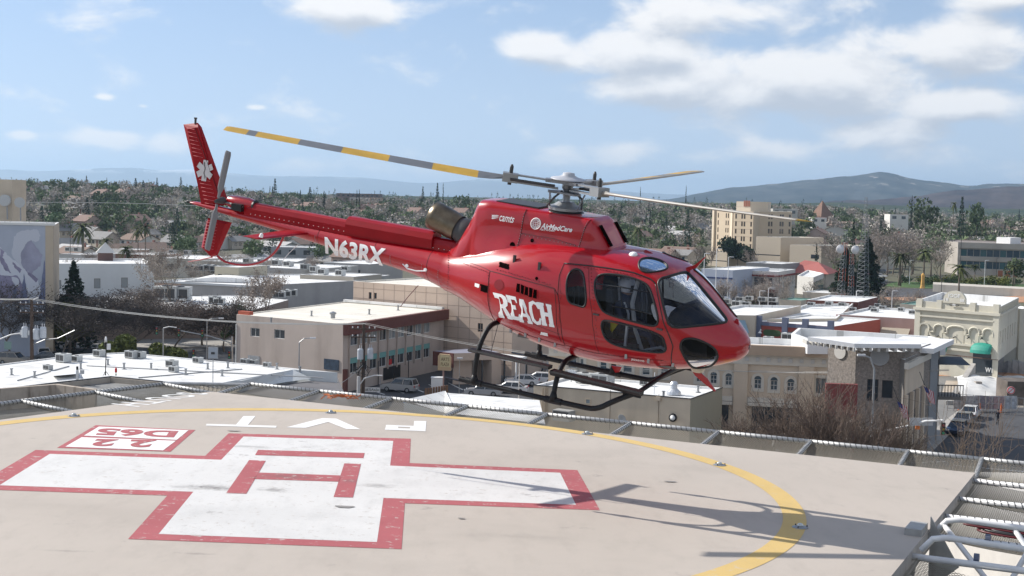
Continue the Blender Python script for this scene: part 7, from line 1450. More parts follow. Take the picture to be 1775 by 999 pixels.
pz_ = float(hgt(pd(1425, 370, 900).x, 900)); c_ = pd(1425, 370, 900)
t_ = thing('pyramid_church', 'steep brown pyramid roofed church on the hill', 'church', (c_.x, c_.y, pz_ - 1), .5); brs = lam('brown_shingle', (.20, .12, .085), var=.12, scale=.2)
pyr_roof((0, 0), 16, 16.5, 1, 'pyramid_roof', brs, t_, .6); MB().add([(-24, 2, 1), (-8, -4, 1), (-6, 8, 1), (-22, 12, 1), (-22, 4, 7), (-7, 1, 7)], [(0, 1, 5, 4), (2, 3, 4, 5), (3, 0, 4), (1, 2, 5)]).build('hall_roof', brs, t_); MB().box(-23, 9, -6, 9, -4, 1.2).build('wall', lam('pale_church_wall', (.4, .36, .3)), t_)
def farbox(name, label, u0, u1, vt, D_, h, dp_, col, roofcol=None, cat='building'):
 a = pd(u0, vt, D_); b = pd(u1, vt, D_); zt = a.z; g_ = min(float(hgt(a.x, a.y)), zt - h) ; m = lam('far_wall_%d_%d_%d' % tuple(int(c * 100) for c in col), col, var=.05, scale=.1)
 bb = Bld(name, label, cat, [Vector((a.x, a.y, 0)), Vector((b.x, b.y, 0)), Vector((b.x * 1.0, b.y + dp_, 0)), Vector((a.x, a.y + dp_, 0))], zt, m, roofcol and lam('far_roof_%d_%d_%d' % tuple(int(c * 100) for c in roofcol), roofcol) or roofw, z0=zt - h - 3, par=.3); Lb = bb.fr(0)[3]
 nw = max(2, int(Lb / 4))
 for k in range(nw): bb.part('window', bb.box(0, Lb * (k + .25) / nw, Lb * (k + .7) / nw, zt - min(2.6, h * .6), zt - 1.0, -.03, .0), panem)
 return bb.done()
farbox('hillside_school', 'long brown flat school building on the far ridge above the tail boom', 583, 658, 335, 1250, 7, 30, (.16, .12, .11), (.2, .19, .2)); farbox('hillside_school', 'pale lower wing of the school on the far ridge', 606, 640, 342.5, 1200, 4, 12, (.5, .48, .45)); farbox('hillside_school', 'orange toned wing of the school on the far ridge', 641, 662, 343, 1190, 4, 12, (.4, .28, .2))
farbox('white_villa', 'white villa with a red roof on the right hill', 1543, 1575, 371.5, 780, 6, 12, (.62, .6, .56), (.3, .12, .09)); farbox('white_hall', 'pale gabled hall on the hill behind the hospital tower', 1340, 1383, 362, 800, 6, 14, (.42, .41, .38)); farbox('white_bungalow', 'white bungalow below the pyramid church', 1408, 1433, 377, 790, 4, 10, (.6, .58, .55), (.35, .1, .08)); farbox('white_store', 'small white flat roofed store behind the lattice masts', 1512, 1552, 432, 520, 6, 12, (.55, .54, .5)); farbox('grey_school', 'grey classroom block with ribbon windows behind the tail boom', 470, 545, 428, 480, 8, 14, (.30, .31, .33)); farbox('slate_barn', 'long white roofed shed behind the roof clutter left of the registration letters', 420, 515, 452, 400, 5, 22, (.45, .44, .42))
# ================================================================ TREES
def leafm(name, col, v=.3): return mat(name, col, .85, var=v, scale=.6, objrand=.22, spec=.2)
oakm = leafm('dull_green_foliage', (.095, .135, .065)); pinem = leafm('blue_green_needles', (.042, .07, .05)); twigm = leafm('grey_brown_twigs', (.29, .25, .22), .2); barkm = mat('grey_bark', (.15, .125, .10), .9, var=.25, scale=2, objrand=.15); palew = leafm('pale_sycamore_twigs', (.30, .27, .24), .15)
cypm = leafm('dark_cypress_foliage', (.020, .034, .020)); palmm = leafm('palm_fronds', (.075, .09, .035)); yelm = leafm('yellow_green_foliage', (.13, .14, .035)); darkt = leafm('dark_twigs', (.095, .08, .072), .25)
def tris(C, S, r, flat=.0):                              # small leaf clumps: one triangle each at centre C with size S
 n = len(C); a = r.normal(size=(n, 3)); a /= np.linalg.norm(a, axis=1)[:, None]; b = r.normal(size=(n, 3)); b -= (a * b).sum(1)[:, None] * a; b /= np.linalg.norm(b, axis=1)[:, None]
 if flat: a[:, 2] *= (1 - flat); b[:, 2] *= (1 - flat)
 S = S[:, None]; V = np.stack([C + a * S, C - a * S * .5 + b * S * .8, C - a * S * .5 - b * S * .8], 1).reshape(-1, 3); return V, np.arange(3 * n).reshape(-1, 3)
def oak_crown(r, H, W, n, s, lo=.25):
 K = 9; cl = np.stack([r.uniform(-.33, .33, K) * W, r.uniform(-.33, .33, K) * W, H * (lo + .18 + r.uniform(0, .50, K) * (1 - lo))], 1); rad = r.uniform(.17, .30, K) * W
 k = r.integers(0, K, n); d = r.normal(size=(n, 3)); d /= np.linalg.norm(d, axis=1)[:, None]; C = cl[k] + d * (rad[k] * r.uniform(.72, 1.05, n) * 1.0)[:, None] * [1, 1, .8]
 return tris(C, r.uniform(.6, 1.3, n) * s, r)
def cone_crown(r, H, W, n, s, lo=.08, droop=.5, tiers=12):
 t = r.uniform(0, 1, n) ** .75; tt = np.floor(t * tiers) / tiers + r.uniform(0, .35, n) / tiers; z = H * (lo + (1 - lo) * tt); rr = W / 2 * (1 - tt) ** .85 * r.uniform(.35, 1.05, n) * (1 + .25 * np.sin(tt * 37)); a = r.uniform(0, 2 * PI, n) + .4 * np.floor(tt * tiers)
 z = z + r.normal(size=n) * H * .02; a = a + .35 * np.sin(a * 5 + np.floor(tt * tiers) * 2); C = np.stack([rr * np.cos(a), rr * np.sin(a), z - rr * droop * .35], 1); return tris(C, r.uniform(.6, 1.2, n) * s * (1.2 - .6 * tt), r, .35)
def branches(r, H, W, lev, kids, base_r, spread=.75, fan=0.3, fork=.32, min_len=.3, up=.25):
 segs = []
 def grow(p, d, L_, rad, l):
  n = 3; q = p
  for i in range(n):
   d2 = d + r.normal(size=3) * .10; d2 /= np.linalg.norm(d2); q2 = q + d2 * L_ / n; segs.append((q, q2, rad * (1 - .22 * i), rad * (1 - .22 * (i + 1)), l)); q, d = q2, d2
   if l < lev and (i > 0 or l > 0):
    for _ in range(kids[l] if i == n - 1 else max(1, kids[l] // 2)):
     o = r.normal(size=3); o -= o.dot(d) * d; o /= np.linalg.norm(o); a = r.uniform(.35, 1.0) * spread; nd = d * math.cos(a) + o * math.sin(a); nd[2] += up; nd /= np.linalg.norm(nd); grow(q, nd, L_ * r.uniform(.55, .85), rad * .5, l + 1)
 for k in range(max(1, int(fan))):
  a = 2 * PI * k / max(1, int(fan)) + r.uniform(0, 1); t = .0 if fan < 1.5 else r.uniform(.15, .5); grow(np.zeros(3), np.array([math.sin(t) * math.cos(a), math.sin(t) * math.sin(a), math.cos(t)]), H * fork, base_r, 0)
 return segs
def seg_mesh(segs, sel, scale=1.0, n=3):
 S = [s for s in segs if sel(s[4])]
 if not S: return np.zeros((0, 3)), np.zeros((0, 4), int)
 A = np.array([s[0] for s in S]); B = np.array([s[1] for s in S]); ra = np.array([s[2] for s in S])[:, None] * scale; rb = np.array([s[3] for s in S])[:, None] * scale
 d = B - A; d /= np.linalg.norm(d, axis=1)[:, None] + 1e-9; u = np.cross(d, [0.3, .2, 1.0]); u /= np.linalg.norm(u, axis=1)[:, None] + 1e-9; w = np.cross(d, u); V = []
 for k in range(n): a = 2 * PI * k / n; V.append(A + (u * math.cos(a) + w * math.sin(a)) * ra)
 for k in range(n): a = 2 * PI * k / n; V.append(B + (u * math.cos(a) + w * math.sin(a)) * rb)
 V = np.stack(V, 1).reshape(-1, 3); b = np.arange(len(S))[:, None] * 2 * n; F = np.concatenate([b + np.array([k, (k + 1) % n, n + (k + 1) % n, n + k]) for k in range(n)]); return V, F
def trunk_mesh(name, H, r0, m=None, lean=.02):
 mb = MB(); mb.tube([(0, 0, -.5), (lean * H, 0, H * .3), (0, lean * H, H * .7), (0, 0, H)], [r0 * 1.2, r0, r0 * .6, r0 * .25], 6); return mb.me(name, m or barkm, True)
PROTO = {}
def proto(kind, crown_me, trunk_me): PROTO.setdefault(kind, []).append((crown_me, trunk_me))
rr_ = np.random.default_rng(11)
for i in range(4):
 V, F = oak_crown(rr_, 9, 9, 520, .50); proto('oak', npmesh('crown', V, F, oakm), trunk_mesh('trunk', 5, .22))
 V, F = cone_crown(rr_, 16, 6.5, 620, .55); proto('conifer', npmesh('crown', V, F, pinem), trunk_mesh('trunk', 14, .22))
 sg = branches(rr_, 10, 9, 3, [3, 4, 3], .16, .85, 1, .30); Zm_ = max(s[1][2] for s in sg); sg = [(a * 10 / Zm_, b * 10 / Zm_, c, d, l) for a, b, c, d, l in sg]
 V, F = seg_mesh(sg, lambda l: l >= 2, 1.5)
 ends = np.array([s[1] for s in sg if s[4] == 3]); C = ends[rr_.integers(0, len(ends), 420)] + rr_.normal(size=(420, 3)) * .5; V2, F2 = tris(C, np.full(420, .14) * rr_.uniform(.6, 1.6, 420), rr_)
 Fq = np.concatenate([F, np.concatenate([F2, F2[:, 2:3]], 1) + len(V)]) if False else F
 m_ = npmesh('crown', np.concatenate([V, V2]), np.concatenate([np.concatenate([F[:, [0, 1, 2]], F[:, [0, 2, 3]]]), F2 + len(V)]), twigm)
 V, F = seg_mesh(sg, lambda l: l < 2, 1.2, 5); proto('bare', m_, npmesh('trunk', V, F, barkm, smooth=True))
V, F = cone_crown(rr_, 11, 2.0, 360, .38, .04, .0, 30); proto('cypress', npmesh('crown', V * [1, 1, 1], F, cypm), trunk_mesh('trunk', 3, .12))
for i in range(2): V, F = oak_crown(rr_, 3.2, 4.5, 260, .32, .02); proto('shrub', npmesh('crown', V, F, [oakm, yelm][i]), trunk_mesh('trunk', 1, .08))
def palm_mesh(r, H, R_, n):
 mb = MB()
 for k in range(n):
  a = r.uniform(0, 2 * PI); e = r.uniform(-.9, 1.1); L_ = R_ * r.uniform(.8, 1.1); pts = []
  for j in range(5):
   f = j / 4; el = e - 1.5 * f * f; pts.append((math.cos(a) * L_ * f * math.cos(e * .5), math.sin(a) * L_ * f * math.cos(e * .5), H + L_ * (math.sin(e) * f - .62 * f * f)))
  for j in range(4):
   w0, w1 = .26 * (1 - j / 4) + .08, .26 * (1 - (j + 1) / 4) + .02; s_ = Vector((-math.sin(a), math.cos(a), 0)); p, q = Vector(pts[j]), Vector(pts[j + 1]); mb.quad(p - s_ * w0, q - s_ * w1, q + Vector((0, 0, .05)), p + Vector((0, 0, .06))); mb.quad(p + Vector((0, 0, .06)), q + Vector((0, 0, .05)), q + s_ * w1, p + s_ * w0)
 return mb.me('crown', palmm)
proto('palm', palm_mesh(rr_, 9.5, 2.3, 46), trunk_mesh('trunk', 9.6, .2, lean=.01)); proto('palm', palm_mesh(rr_, 7, 2.6, 54), trunk_mesh('trunk', 7.1, .28, lean=.0))
LAB = {'oak': ('evergreen_tree', 'rounded dull green evergreen tree among the houses on the wooded hillside', 'rounded evergreen trees on the hillside'), 'conifer': ('conifer_tree', 'dark pointed conifer standing among the trees of the wooded hillside', 'conifers on the hillside'),
       'bare': ('bare_tree', 'leafless grey brown tree among the houses on the wooded hillside', 'leafless trees on the hillside'), 'cypress': ('cypress_tree', 'very slim dark cypress standing above the hillside trees', 'cypresses on the hillside'),
       'shrub': ('shrub', 'low rounded bush between the houses of the middle distance', 'bushes between the houses'), 'palm': ('palm_tree', 'palm with a shaggy round head above the low roofs', 'palms in the middle distance')}
CNT = {}
def tree(kind, x, y, z, h=1.0, w=None, label=None, group=None, vi=None, cm_=None):
 V = PROTO[kind]; c, t = V[(CNT.get(kind, 0) if vi is None else vi) % len(V)]; CNT[kind] = CNT.get(kind, 0) + 1
 nm, lb, gr = LAB[kind]; o = thing(nm, label or lb, 'tree' if kind != 'shrub' else 'bush', (x, y, z), random.uniform(0, 6.28), group or (gr if not label else None)); w = w or h; o.scale = (w, w, h)
 link('crown', c, o); link('trunk', t, o); return o
EXC = [(1215, 1460, 480, 625), (1555, 1900, 470, 560), (1480, 1560, 440, 500), (560, 670, 1140, 1235), (1335, 1390, 700, 800), (1400, 1450, 840, 1000), (1400, 1440, 700, 790), (1540, 1580, 680, 780), (465, 560, 420, 480), (1508, 1556, 450, 520)]
pts = []
r = np.random.default_rng(5)
def ok(u, y, used, md):
 for a, b, c, d in EXC:
  if a < u < b and c < y < d: return False
 return True
n_ind = {'oak': 290, 'conifer': 80, 'bare': 285, 'cypress': 14}
slots_ = [k for k, n in n_ind.items() for _ in range(n)]; r.shuffle(slots_)
for k in slots_:
 for _ in range(20):
  y = 430 + 880 * r.random() ** .85; u = r.uniform(-60, 1850)
  if ok(u, y, None, 0): break
 x = (u - 887.5) / FPX * y; z = float(hgt(x, y)); s = {'oak': r.uniform(.65, 1.25), 'conifer': r.uniform(.45, .95) * (1.1 if u < 600 else .85), 'bare': r.uniform(.7, 1.2), 'cypress': r.uniform(.9, 1.5)}[k]
 tree(k, x, y, z, s, s * r.uniform(.8, 1.15))
def far_wood(name, N_, y0, y1, label, kinds, seed, tri, umin=-420, umax=2250, hs=1.0):
 r = np.random.default_rng(seed); VV = []; FF = []; MI = []; b = 0
 bank = []
 for k in range(8):
  if kinds[k % len(kinds)] == 'c': V, F = cone_crown(r, 15, 6, tri, 1.1); mi = 1
  elif kinds[k % len(kinds)] == 'b': V, F = oak_crown(r, 9, 8.5, int(tri * 1.2), .55); mi = 2
  else: V, F = oak_crown(r, 9, 9.5, tri, 1.0, .1); mi = 0
  bank.append((V, F, mi))
 for i in range(N_):
  y = y0 + (y1 - y0) * r.random(); u = r.uniform(umin, umax)
  if not ok(u, y, None, 0): continue
  V, F, mi = bank[r.integers(0, 8)]; x = (u - 887.5) / FPX * y; s = r.uniform(.6, 1.25) * hs; a = r.uniform(0, 6.28); ca_, sa_ = math.cos(a), math.sin(a); P = V * s; P = np.stack([P[:, 0] * ca_ - P[:, 1] * sa_ + x, P[:, 0] * sa_ + P[:, 1] * ca_ + y, P[:, 2] + float(hgt(x, y))], 1)
  VV.append(P); FF.append(F + b); MI.append(np.full(len(F), mi)); b += len(P)
 o = link(name, npmesh(name, np.concatenate(VV), np.concatenate(FF), [wood_g, wood_c, wood_b], np.concatenate(MI))); return put(o, label, 'woodland', kind='stuff')
wood_g = mat('woodland_green', (.115, .15, .08), .9, var=.45, scale=.03, spec=.1); wood_c = mat('woodland_conifer', (.06, .09, .07), .9, var=.35, scale=.03, spec=.1); wood_b = mat('woodland_bare', (.33, .30, .27), .9, var=.25, scale=.03, spec=.1)
far_wood('hillside_woodland', 2900, 560, 1250, 'mixed evergreen and leafless trees that fill the gaps between the hillside houses', 'obobobbo', 21, 120)
far_wood('ridge_woodland', 3000, 1200, 2500, 'continuous belt of trees along the far ridge below the mountains', 'obobobob', 22, 90)
far_wood('foothill_woodland', 1500, 2450, 3400, 'dense wood on the foothills under the burnt mountain', 'oobobcoo', 23, 60, hs=1.5)
def at(u, vb, y=None):                                    # foot of a tree seen at a pixel
 if y is None: p = gp(u, vb); return p.x, p.y, 0.0
 x = (u - 887.5) / FPX * y; return x, y, float(hgt(x, y))
def topz(u, v, y): return pd(u, v, y).z
def named(kind, u, vt, y, label, w=None, vi=0, H0=None):
 x, y, z = at(u, 0, y); base_h = {'oak': 9, 'conifer': 16, 'bare': 10, 'cypress': 11, 'shrub': 3.2, 'palm': (11, 8.6)[vi % 2]}[kind]; h = (topz(u, vt, y) - z) / base_h; o = tree(kind, x, y, z, h, (w or h), label, None, vi); return o
for a in [('conifer', 474, 308, 900, 'tall ragged pine on the ridge above the tail boom', .95, 1), ('cypress', 616, 330, 820, 'pair of slim dark cypresses below the ridge school, left one', 1.0, 0), ('cypress', 620, 329, 822, 'pair of slim dark cypresses below the ridge school, right one', 1.0, 0),
          ('conifer', 755, 315, 880, 'tall pine on the ridge left of the exhaust pipe', .8, 2), ('cypress', 765, 318, 880, 'slim cypress just right of the tall ridge pine near the exhaust', .9, 0), ('conifer', 730, 322, 930, 'second pine on the ridge left of the exhaust pipe', .8, 0),
          ('oak', 795, 333, 900, 'broad round tree on the ridge right of the slim cypress', 1.3, 1), ('conifer', 148, 304, 1100, 'paired pine rising above the left ridge', .7, 1), ('conifer', 233, 308, 900, 'tall dark conifer at the middle of the left hillside', 1.0, 2), ('conifer', 246, 312, 880, 'dark conifer close beside the tallest one on the left hillside', 1.0, 0),
          ('oak', 60, 315, 1000, 'dark umbrella shaped tree on the far left ridge', .9, 0), ('conifer', 1190, 362, 560, 'big conifer left of the hospital tower', .85, 3), ('conifer', 1070, 366, 600, 'conifer beyond the rotor mast on the slope', .7, 0), ('cypress', 1106, 325, 1000, 'slim cypress above the right hand rotor blade, first from the hub', .9, 0),
          ('cypress', 1185, 322, 1000, 'twin slim cypress above the right hand rotor blade near the mountain', .9, 0), ('conifer', 1663, 338, 640, 'very dark broad conifer above the long office', 1.0, 2), ('oak', 1600, 340, 700, 'dark green round tree right of the white villa', 1.5, 2), ('conifer', 1524, 382, 620, 'dark cone shaped tree left of the white villa', .75, 1),
          ('oak', 1690, 348, 660, 'tall loose tree right of the very dark conifer', 1.1, 3), ('cypress', 1576, 340, 720, 'slim cypress beside the dark green round tree', .9, 0), ('conifer', 1477, 378, 420, 'tall brownish conifer behind the lattice masts', .55, 0),
          ('palm', 1664, 452, 330, 'palm with a shaggy head standing between the lodge hall and the office', 1.4, 0), ('palm', 1602, 428, 430, 'tall palm at the left end of the lawn', 1.6, 0), ('palm', 1560, 432, 430, 'spreading palm right of the small white store', 1.8, 1), ('palm', 1614, 436, 470, 'second palm just right of the tallest lawn palm', 1.5, 0), ('palm', 1690, 456, 440, 'small palm in front of the office windows', 1.0, 0), ('palm', 1757, 456, 440, 'small palm at the right end of the office', 1.0, 0),
          ('palm', 142, 378, 430, 'shaggy palm right of the mural building', 1.7, 1), ('palm', 237, 388, 430, 'thin palm of the pair near the roof turret, left one', 1.1, 0), ('palm', 250, 383, 440, 'thin palm of the pair near the roof turret, right one', 1.2, 0), ('palm', 182, 406, 400, 'small palm above the roof turret', 1.0, 1), ('palm', 217, 420, 380, 'short palm right of the roof turret', 1.0, 1), ('palm', 1104, 388, 500, 'palm beyond the helicopter roof', 1.5, 0), ('palm', 1649, 346, 800, 'lone palm on the skyline right of the white villa', 1.1, 0)]: named(*a)
r = np.random.default_rng(8)
for (u0, u1, y0, y1, n, hs, lab) in [(1210, 1460, 300, 345, 22, .75, 'leafless street tree in the row before the red trimmed hotel'), (1500, 1600, 300, 330, 9, .6, 'leafless street tree beside the car park right of the lattice masts'), (1430, 1640, 440, 500, 16, 1.5, 'large pale leafless tree left of the long office'), (430, 560, 330, 380, 5, .8, 'leafless tree among the white roofs below the tail boom'), (100, 430, 330, 420, 18, .8, 'leafless tree among the low roofs in the left middle distance'), (950, 1200, 330, 480, 20, .9, 'leafless tree behind the helicopter cabin')]:
 for k in range(n):
  u = r.uniform(u0, u1); y = r.uniform(y0, y1); x = (u - 887.5) / FPX * y; tree('bare', x, y, float(hgt(x, y)), hs * r.uniform(.8, 1.2), None, None, lab.replace('leafless', 'Leafless').lower() + ' group') ['label'] = lab
for (u0, u1, y0, y1, n, lab) in [(1560, 1780, 440, 452, 26, 'clipped dark bush in the hedge along the foot of the lawn'), (1200, 1330, 290, 330, 9, 'yellow green bush by the car park right of the windscreen'), (100, 460, 400, 520, 40, 'bush between the low houses of the left middle distance'), (1000, 1240, 420, 560, 30, 'bush between houses behind the helicopter cabin'), (1380, 1800, 560, 700, 40, 'bush on the right hand slope')]:
 for k in range(n): u = r.uniform(u0, u1); y = r.uniform(y0, y1); x = (u - 887.5) / FPX * y; tree('shrub', x, y, float(hgt(x, y)), r.uniform(.6, 1.1), r.uniform(.7, 1.3), None, lab + ' group')['label'] = lab
def big_bare(name, label, x, y, z, H, W, seed, m1=darkt, m2=barkm, fan=1, lev=4, kids=(4, 4, 3, 3), br=.2, spread=.95, group=None, twr=1.0, fork=.20, up=.22, fz=4200):
 r = np.random.default_rng(seed); sg = branches(r, H, W, lev, list(kids), br, spread, fan, fork, up=up); zt = max(s[1][2] for s in sg); wx = np.percentile([abs(s[1][0]) for s in sg], 96); f = np.array([W / 2 / wx, W / 2 / wx, H / zt]); sg = [(a * f, b * f, max(c, .012 * twr), max(d, .009 * twr), l) for a, b, c, d, l in sg]
 o = thing(name, label, 'tree', (x, y, z), 0, group); V, F = seg_mesh(sg, lambda l: l >= 2); F = np.concatenate([F[:, [0, 1, 2]], F[:, [0, 2, 3]]]); en = np.array([s[1] for s in sg if s[4] >= lev - 1]); C = en[r.integers(0, len(en), fz)] + r.normal(size=(fz, 3)) * .35; V2, F2 = tris(C, r.uniform(.04, .10, fz) * (1 + twr * .35), r); link('crown', npmesh('crown', np.concatenate([V, V2]), np.concatenate([F, F2 + len(V)]), m1), o); V, F = seg_mesh(sg, lambda l: l < 2, 1.0, 6); link('trunk', npmesh('trunk', V, F, m2, smooth=True), o); return o
print('segs', len(branches(np.random.default_rng(1), 12, 10, 4, [3, 3, 3, 3], .2, .8, 1, .3)))
def bb(u, y, vt, W, seed, label, **k): x = (u - 887.5) / FPX * y; big_bare('leafless_tree', label, x, y, 0, topz(u, vt, y), W, seed, **k)
bb(105, 196, 498, 17, 31, 'dark leafless tree in the street directly behind the utility pole with transformers', twr=2.2); bb(150, 215, 505, 15, 32, 'dark leafless tree left of the green magnolia', twr=2.2); bb(15, 200, 478, 16, 33, 'dark leafless tree at the left edge in front of the mural', twr=2.2)
bb(235, 205, 500, 14, 34, 'leafless tree with a thick forked trunk between the two green magnolias', twr=2.2); bb(300, 214, 520, 14, 35, 'brownish leafless tree right of the second magnolia', m1=leafm('reddish_twigs', (.15, .115, .10)), twr=2.0); bb(350, 222, 525, 14, 36, 'reddish leafless tree behind the traffic signals', m1=leafm('reddish_twigs', (.15, .115, .10)), twr=2.0); bb(388, 215, 515, 11, 37, 'leafless tree touching the left corner of the office block', twr=2.0)
bb(200, 238, 500, 16, 38, 'leafless tree farther back between the magnolias', twr=2.2); bb(60, 232, 500, 16, 39, 'leafless tree at the foot of the mural building', twr=2.4)
bb(295, 262, 428, 10, 41, 'tall leafless tree on the low roofs below the red tail fin', m1=twigm, twr=2.6, kids=(3, 3, 2, 2)); bb(468, 226, 466, 10, 42, 'leafless tree standing before the long grey building', m1=twigm, twr=2.2, kids=(2, 3, 3, 2)); bb(232, 226, 483, 7, 43, 'thin leafless tree before the plain white building', m1=twigm, twr=2.0, kids=(2, 2, 2, 2))
pt_ = leafm('warm_grey_twigs', (.17, .13, .105), .25)
for (u, y, vt, W, seed, lab) in [(1388, 112, 662, 9.5, 51, 'many stemmed leafless street tree in front of the arched window building, left one'), (1452, 108, 644, 10, 52, 'many stemmed leafless street tree before the red portal'), (1322, 118, 698, 7.5, 53, 'smaller leafless street tree near the tan stucco building'), (1532, 112, 704, 7, 54, 'leafless street tree in front of the stone clad tower')]:
 x = (u - 887.5) / FPX * y; big_bare('street_tree', lab, x, y, 0, topz(u, vt, y), W, seed, m1=pt_, fan=7, lev=4, kids=(2, 3, 3, 3), br=.15, spread=.6, twr=1.3, fork=.36, up=.3, fz=0)
x = (1835 - 887.5) / FPX * 70; big_bare('street_tree', 'leafless tree reaching in from the right edge above the safety net', x, 70, 0, topz(1790, 655, 70), 13, 55, m1=pt_, fan=1, lev=4, kids=(4, 4, 3, 3), br=.2, spread=.95, twr=.8, fork=.3, up=.0, fz=0)
def big_leafy(name, label, u, y, vt, W, lo, m, n=5200, s=.26, kind='o', seed=1):
 r = np.random.default_rng(seed); x = (u - 887.5) / FPX * y; H = topz(u, vt, y); V, F = (oak_crown(r, H, W, n, s, lo) if kind == 'o' else cone_crown(r, H, W, n, s, .12, 1.0, 16)); o = thing(name, label, 'tree', (x, y, 0)); link('crown', npmesh('crown', V, F, m), o); link('trunk', trunk_mesh('trunk', H * .6, .25), o)
big_leafy('magnolia_tree', 'glossy yellow green evergreen tree beside the white roof, right behind the camera mast', 211, 186, 566, 5.2, .0, leafm('glossy_leaves', (.10, .12, .035), .45), seed=3); big_leafy('magnolia_tree', 'smaller glossy yellow green evergreen tree left of the traffic signals', 289, 188, 584, 4.6, .0, leafm('glossy_leaves', (.10, .12, .035), .45), seed=4)
big_leafy('cedar_tree', 'dark spiky cedar between the mural and the plain white building', 126, 212, 452, 7.5, .3, leafm('cedar_needles', (.022, .042, .024), .3), 3600, .42, 'c', 5); big_leafy('olive_tree', 'yellowish shrub like tree below the cedar', 118, 208, 500, 6, .1, yelm, 2600, .28, 'o', 6); big_leafy('ivy_tree', 'dark green tree at the left corner of the office block', 404, 225, 508, 4, .0, oakm, 2600, .26, 'o', 7)
big_leafy('conifer_tree', 'broad dark evergreen at the foot of the lattice masts, left one', 1466, 332, 430, 9, .05, leafm('cedar_needles', (.035, .06, .038), .35), 4200, .6, 'c', 8); big_leafy('conifer_tree', 'broad dark evergreen at the foot of the lattice masts, right one', 1504, 346, 412, 10, .05, leafm('cedar_needles', (.03, .05, .03), .35), 4200, .6, 'c', 9)
big_leafy('conifer_tree', 'big round pine standing in front of the hospital tower', 1277, 505, 414, 13, .25, leafm('cedar_needles', (.03, .05, .03), .3), 2600, .6, 'o', 10)
# ================================================================ HOUSES
hw = [lam('house_wall_white', (.60, .58, .54)), lam('house_wall_cream', (.50, .44, .36)), lam('house_wall_grey', (.36, .37, .37)), lam('house_wall_pink', (.45, .34, .29))]; hr_ = [lam('grey_shingle', (.23, .225, .22), var=.1, scale=.5), lam('brown_shingle_roof', (.20, .14, .11), var=.1, scale=.5), lam('dull_red_roof', (.21, .14, .115), var=.1, scale=.5), lam('pale_shingle', (.42, .41, .40), var=.1, scale=.5)]
def house_proto(w, d, h, rh, wm, rm):
 t = thing('house', 'x', 'house'); MB().add([(-w / 2, -d / 2, -2), (w / 2, -d / 2, -2), (w / 2, d / 2, -2), (-w / 2, d / 2, -2), (-w / 2, -d / 2, h), (w / 2, -d / 2, h), (w / 2, d / 2, h), (-w / 2, d / 2, h), (-w / 2, 0, h + rh - .1), (w / 2, 0, h + rh - .1)], [(0, 1, 5, 4), (2, 3, 7, 6), (1, 2, 6, 9, 5), (3, 0, 4, 8, 7)]).build('wall', wm, t)
 o = .5; z0 = h - rh * o / (d / 2); V = [(-w / 2 - o, -d / 2 - o, z0), (w / 2 + o, -d / 2 - o, z0), (w / 2 + o, 0, h + rh), (-w / 2 - o, 0, h + rh), (-w / 2 - o, d / 2 + o, z0), (w / 2 + o, d / 2 + o, z0)]; V += [(x, y, z + .15) for x, y, z in V]
 rf = MB().add(V, [(6, 7, 8, 9), (9, 8, 11, 10), (0, 3, 2, 1), (3, 4, 5, 2), (0, 1, 7, 6), (4, 10, 11, 5), (1, 2, 8, 7), (2, 5, 11, 8), (0, 6, 9, 3), (3, 9, 10, 4)]).build('roof', rm, t); MB().box(w * .2, w * .2 + .8, .5, 1.2, h, h + rh + .8).build('chimney', lam('chimney_brick', (.25, .12, .09)), rf)
 for x in (-w * .33, -.1 * w, w * .3): MB().box(x - .7, x + .7, -d / 2 - .05, -d / 2 + .01, h * .35, h * .8).build('window', panem, t)
 MB().box(w * .08, w * .08 + 1, -d / 2 - .04, -d / 2 + .01, -.2, h * .78).build('door', lam('house_door', (.2, .1, .07)), t); return t
HP = []
for k, (w, d, h, rh) in enumerate([(13, 9, 3.2, 2.0), (11, 8, 3, 2.6), (16, 9, 3.2, 1.6), (9, 9, 5.5, 2.4), (14, 10, 3, 2.2), (10, 7, 3, 1.8)]): HP.append(house_proto(w, d, h, rh, hw[k % 4], hr_[(k * 3 + 1) % 4]))
HD = ['white house under a brown roof', 'cream house under a grey roof', 'long grey house under a pale roof', 'pink house under a dull red roof', 'white house with a grey shingle roof', 'small cream house with a brown roof']
r = np.random.default_rng(14); first = [True] * 6
for (u0, u1, y0, y1, n, where) in [(100, 760, 430, 640, 52, 'below the left hillside'), (20, 860, 640, 1100, 60, 'high on the left hillside'), (900, 1225, 440, 850, 26, 'behind the helicopter cabin'), (1380, 1780, 560, 950, 34, 'on the right hand slope')]:
 for j in range(n):
  for _ in range(20):
   u = r.uniform(u0, u1); y = r.uniform(y0, y1)
   if ok(u, y, None, 0): break
  k = int(r.integers(0, 6)); x = (u - 887.5) / FPX * y; z = float(hgt(x, y)); rz = [GA, GA + PI / 2][int(r.integers(0, 2))] + r.uniform(-.1, .1)
  lb = HD[k] + ' ' + where
  if first[k]: o = HP[k]; o.location = (x, y, z); o.rotation_euler = (0, 0, rz); o['label'] = lb; o['group'] = lb + ' group'; first[k] = False
  else: dup(HP[k], (x, y, z), rz, lb, lb + ' group')
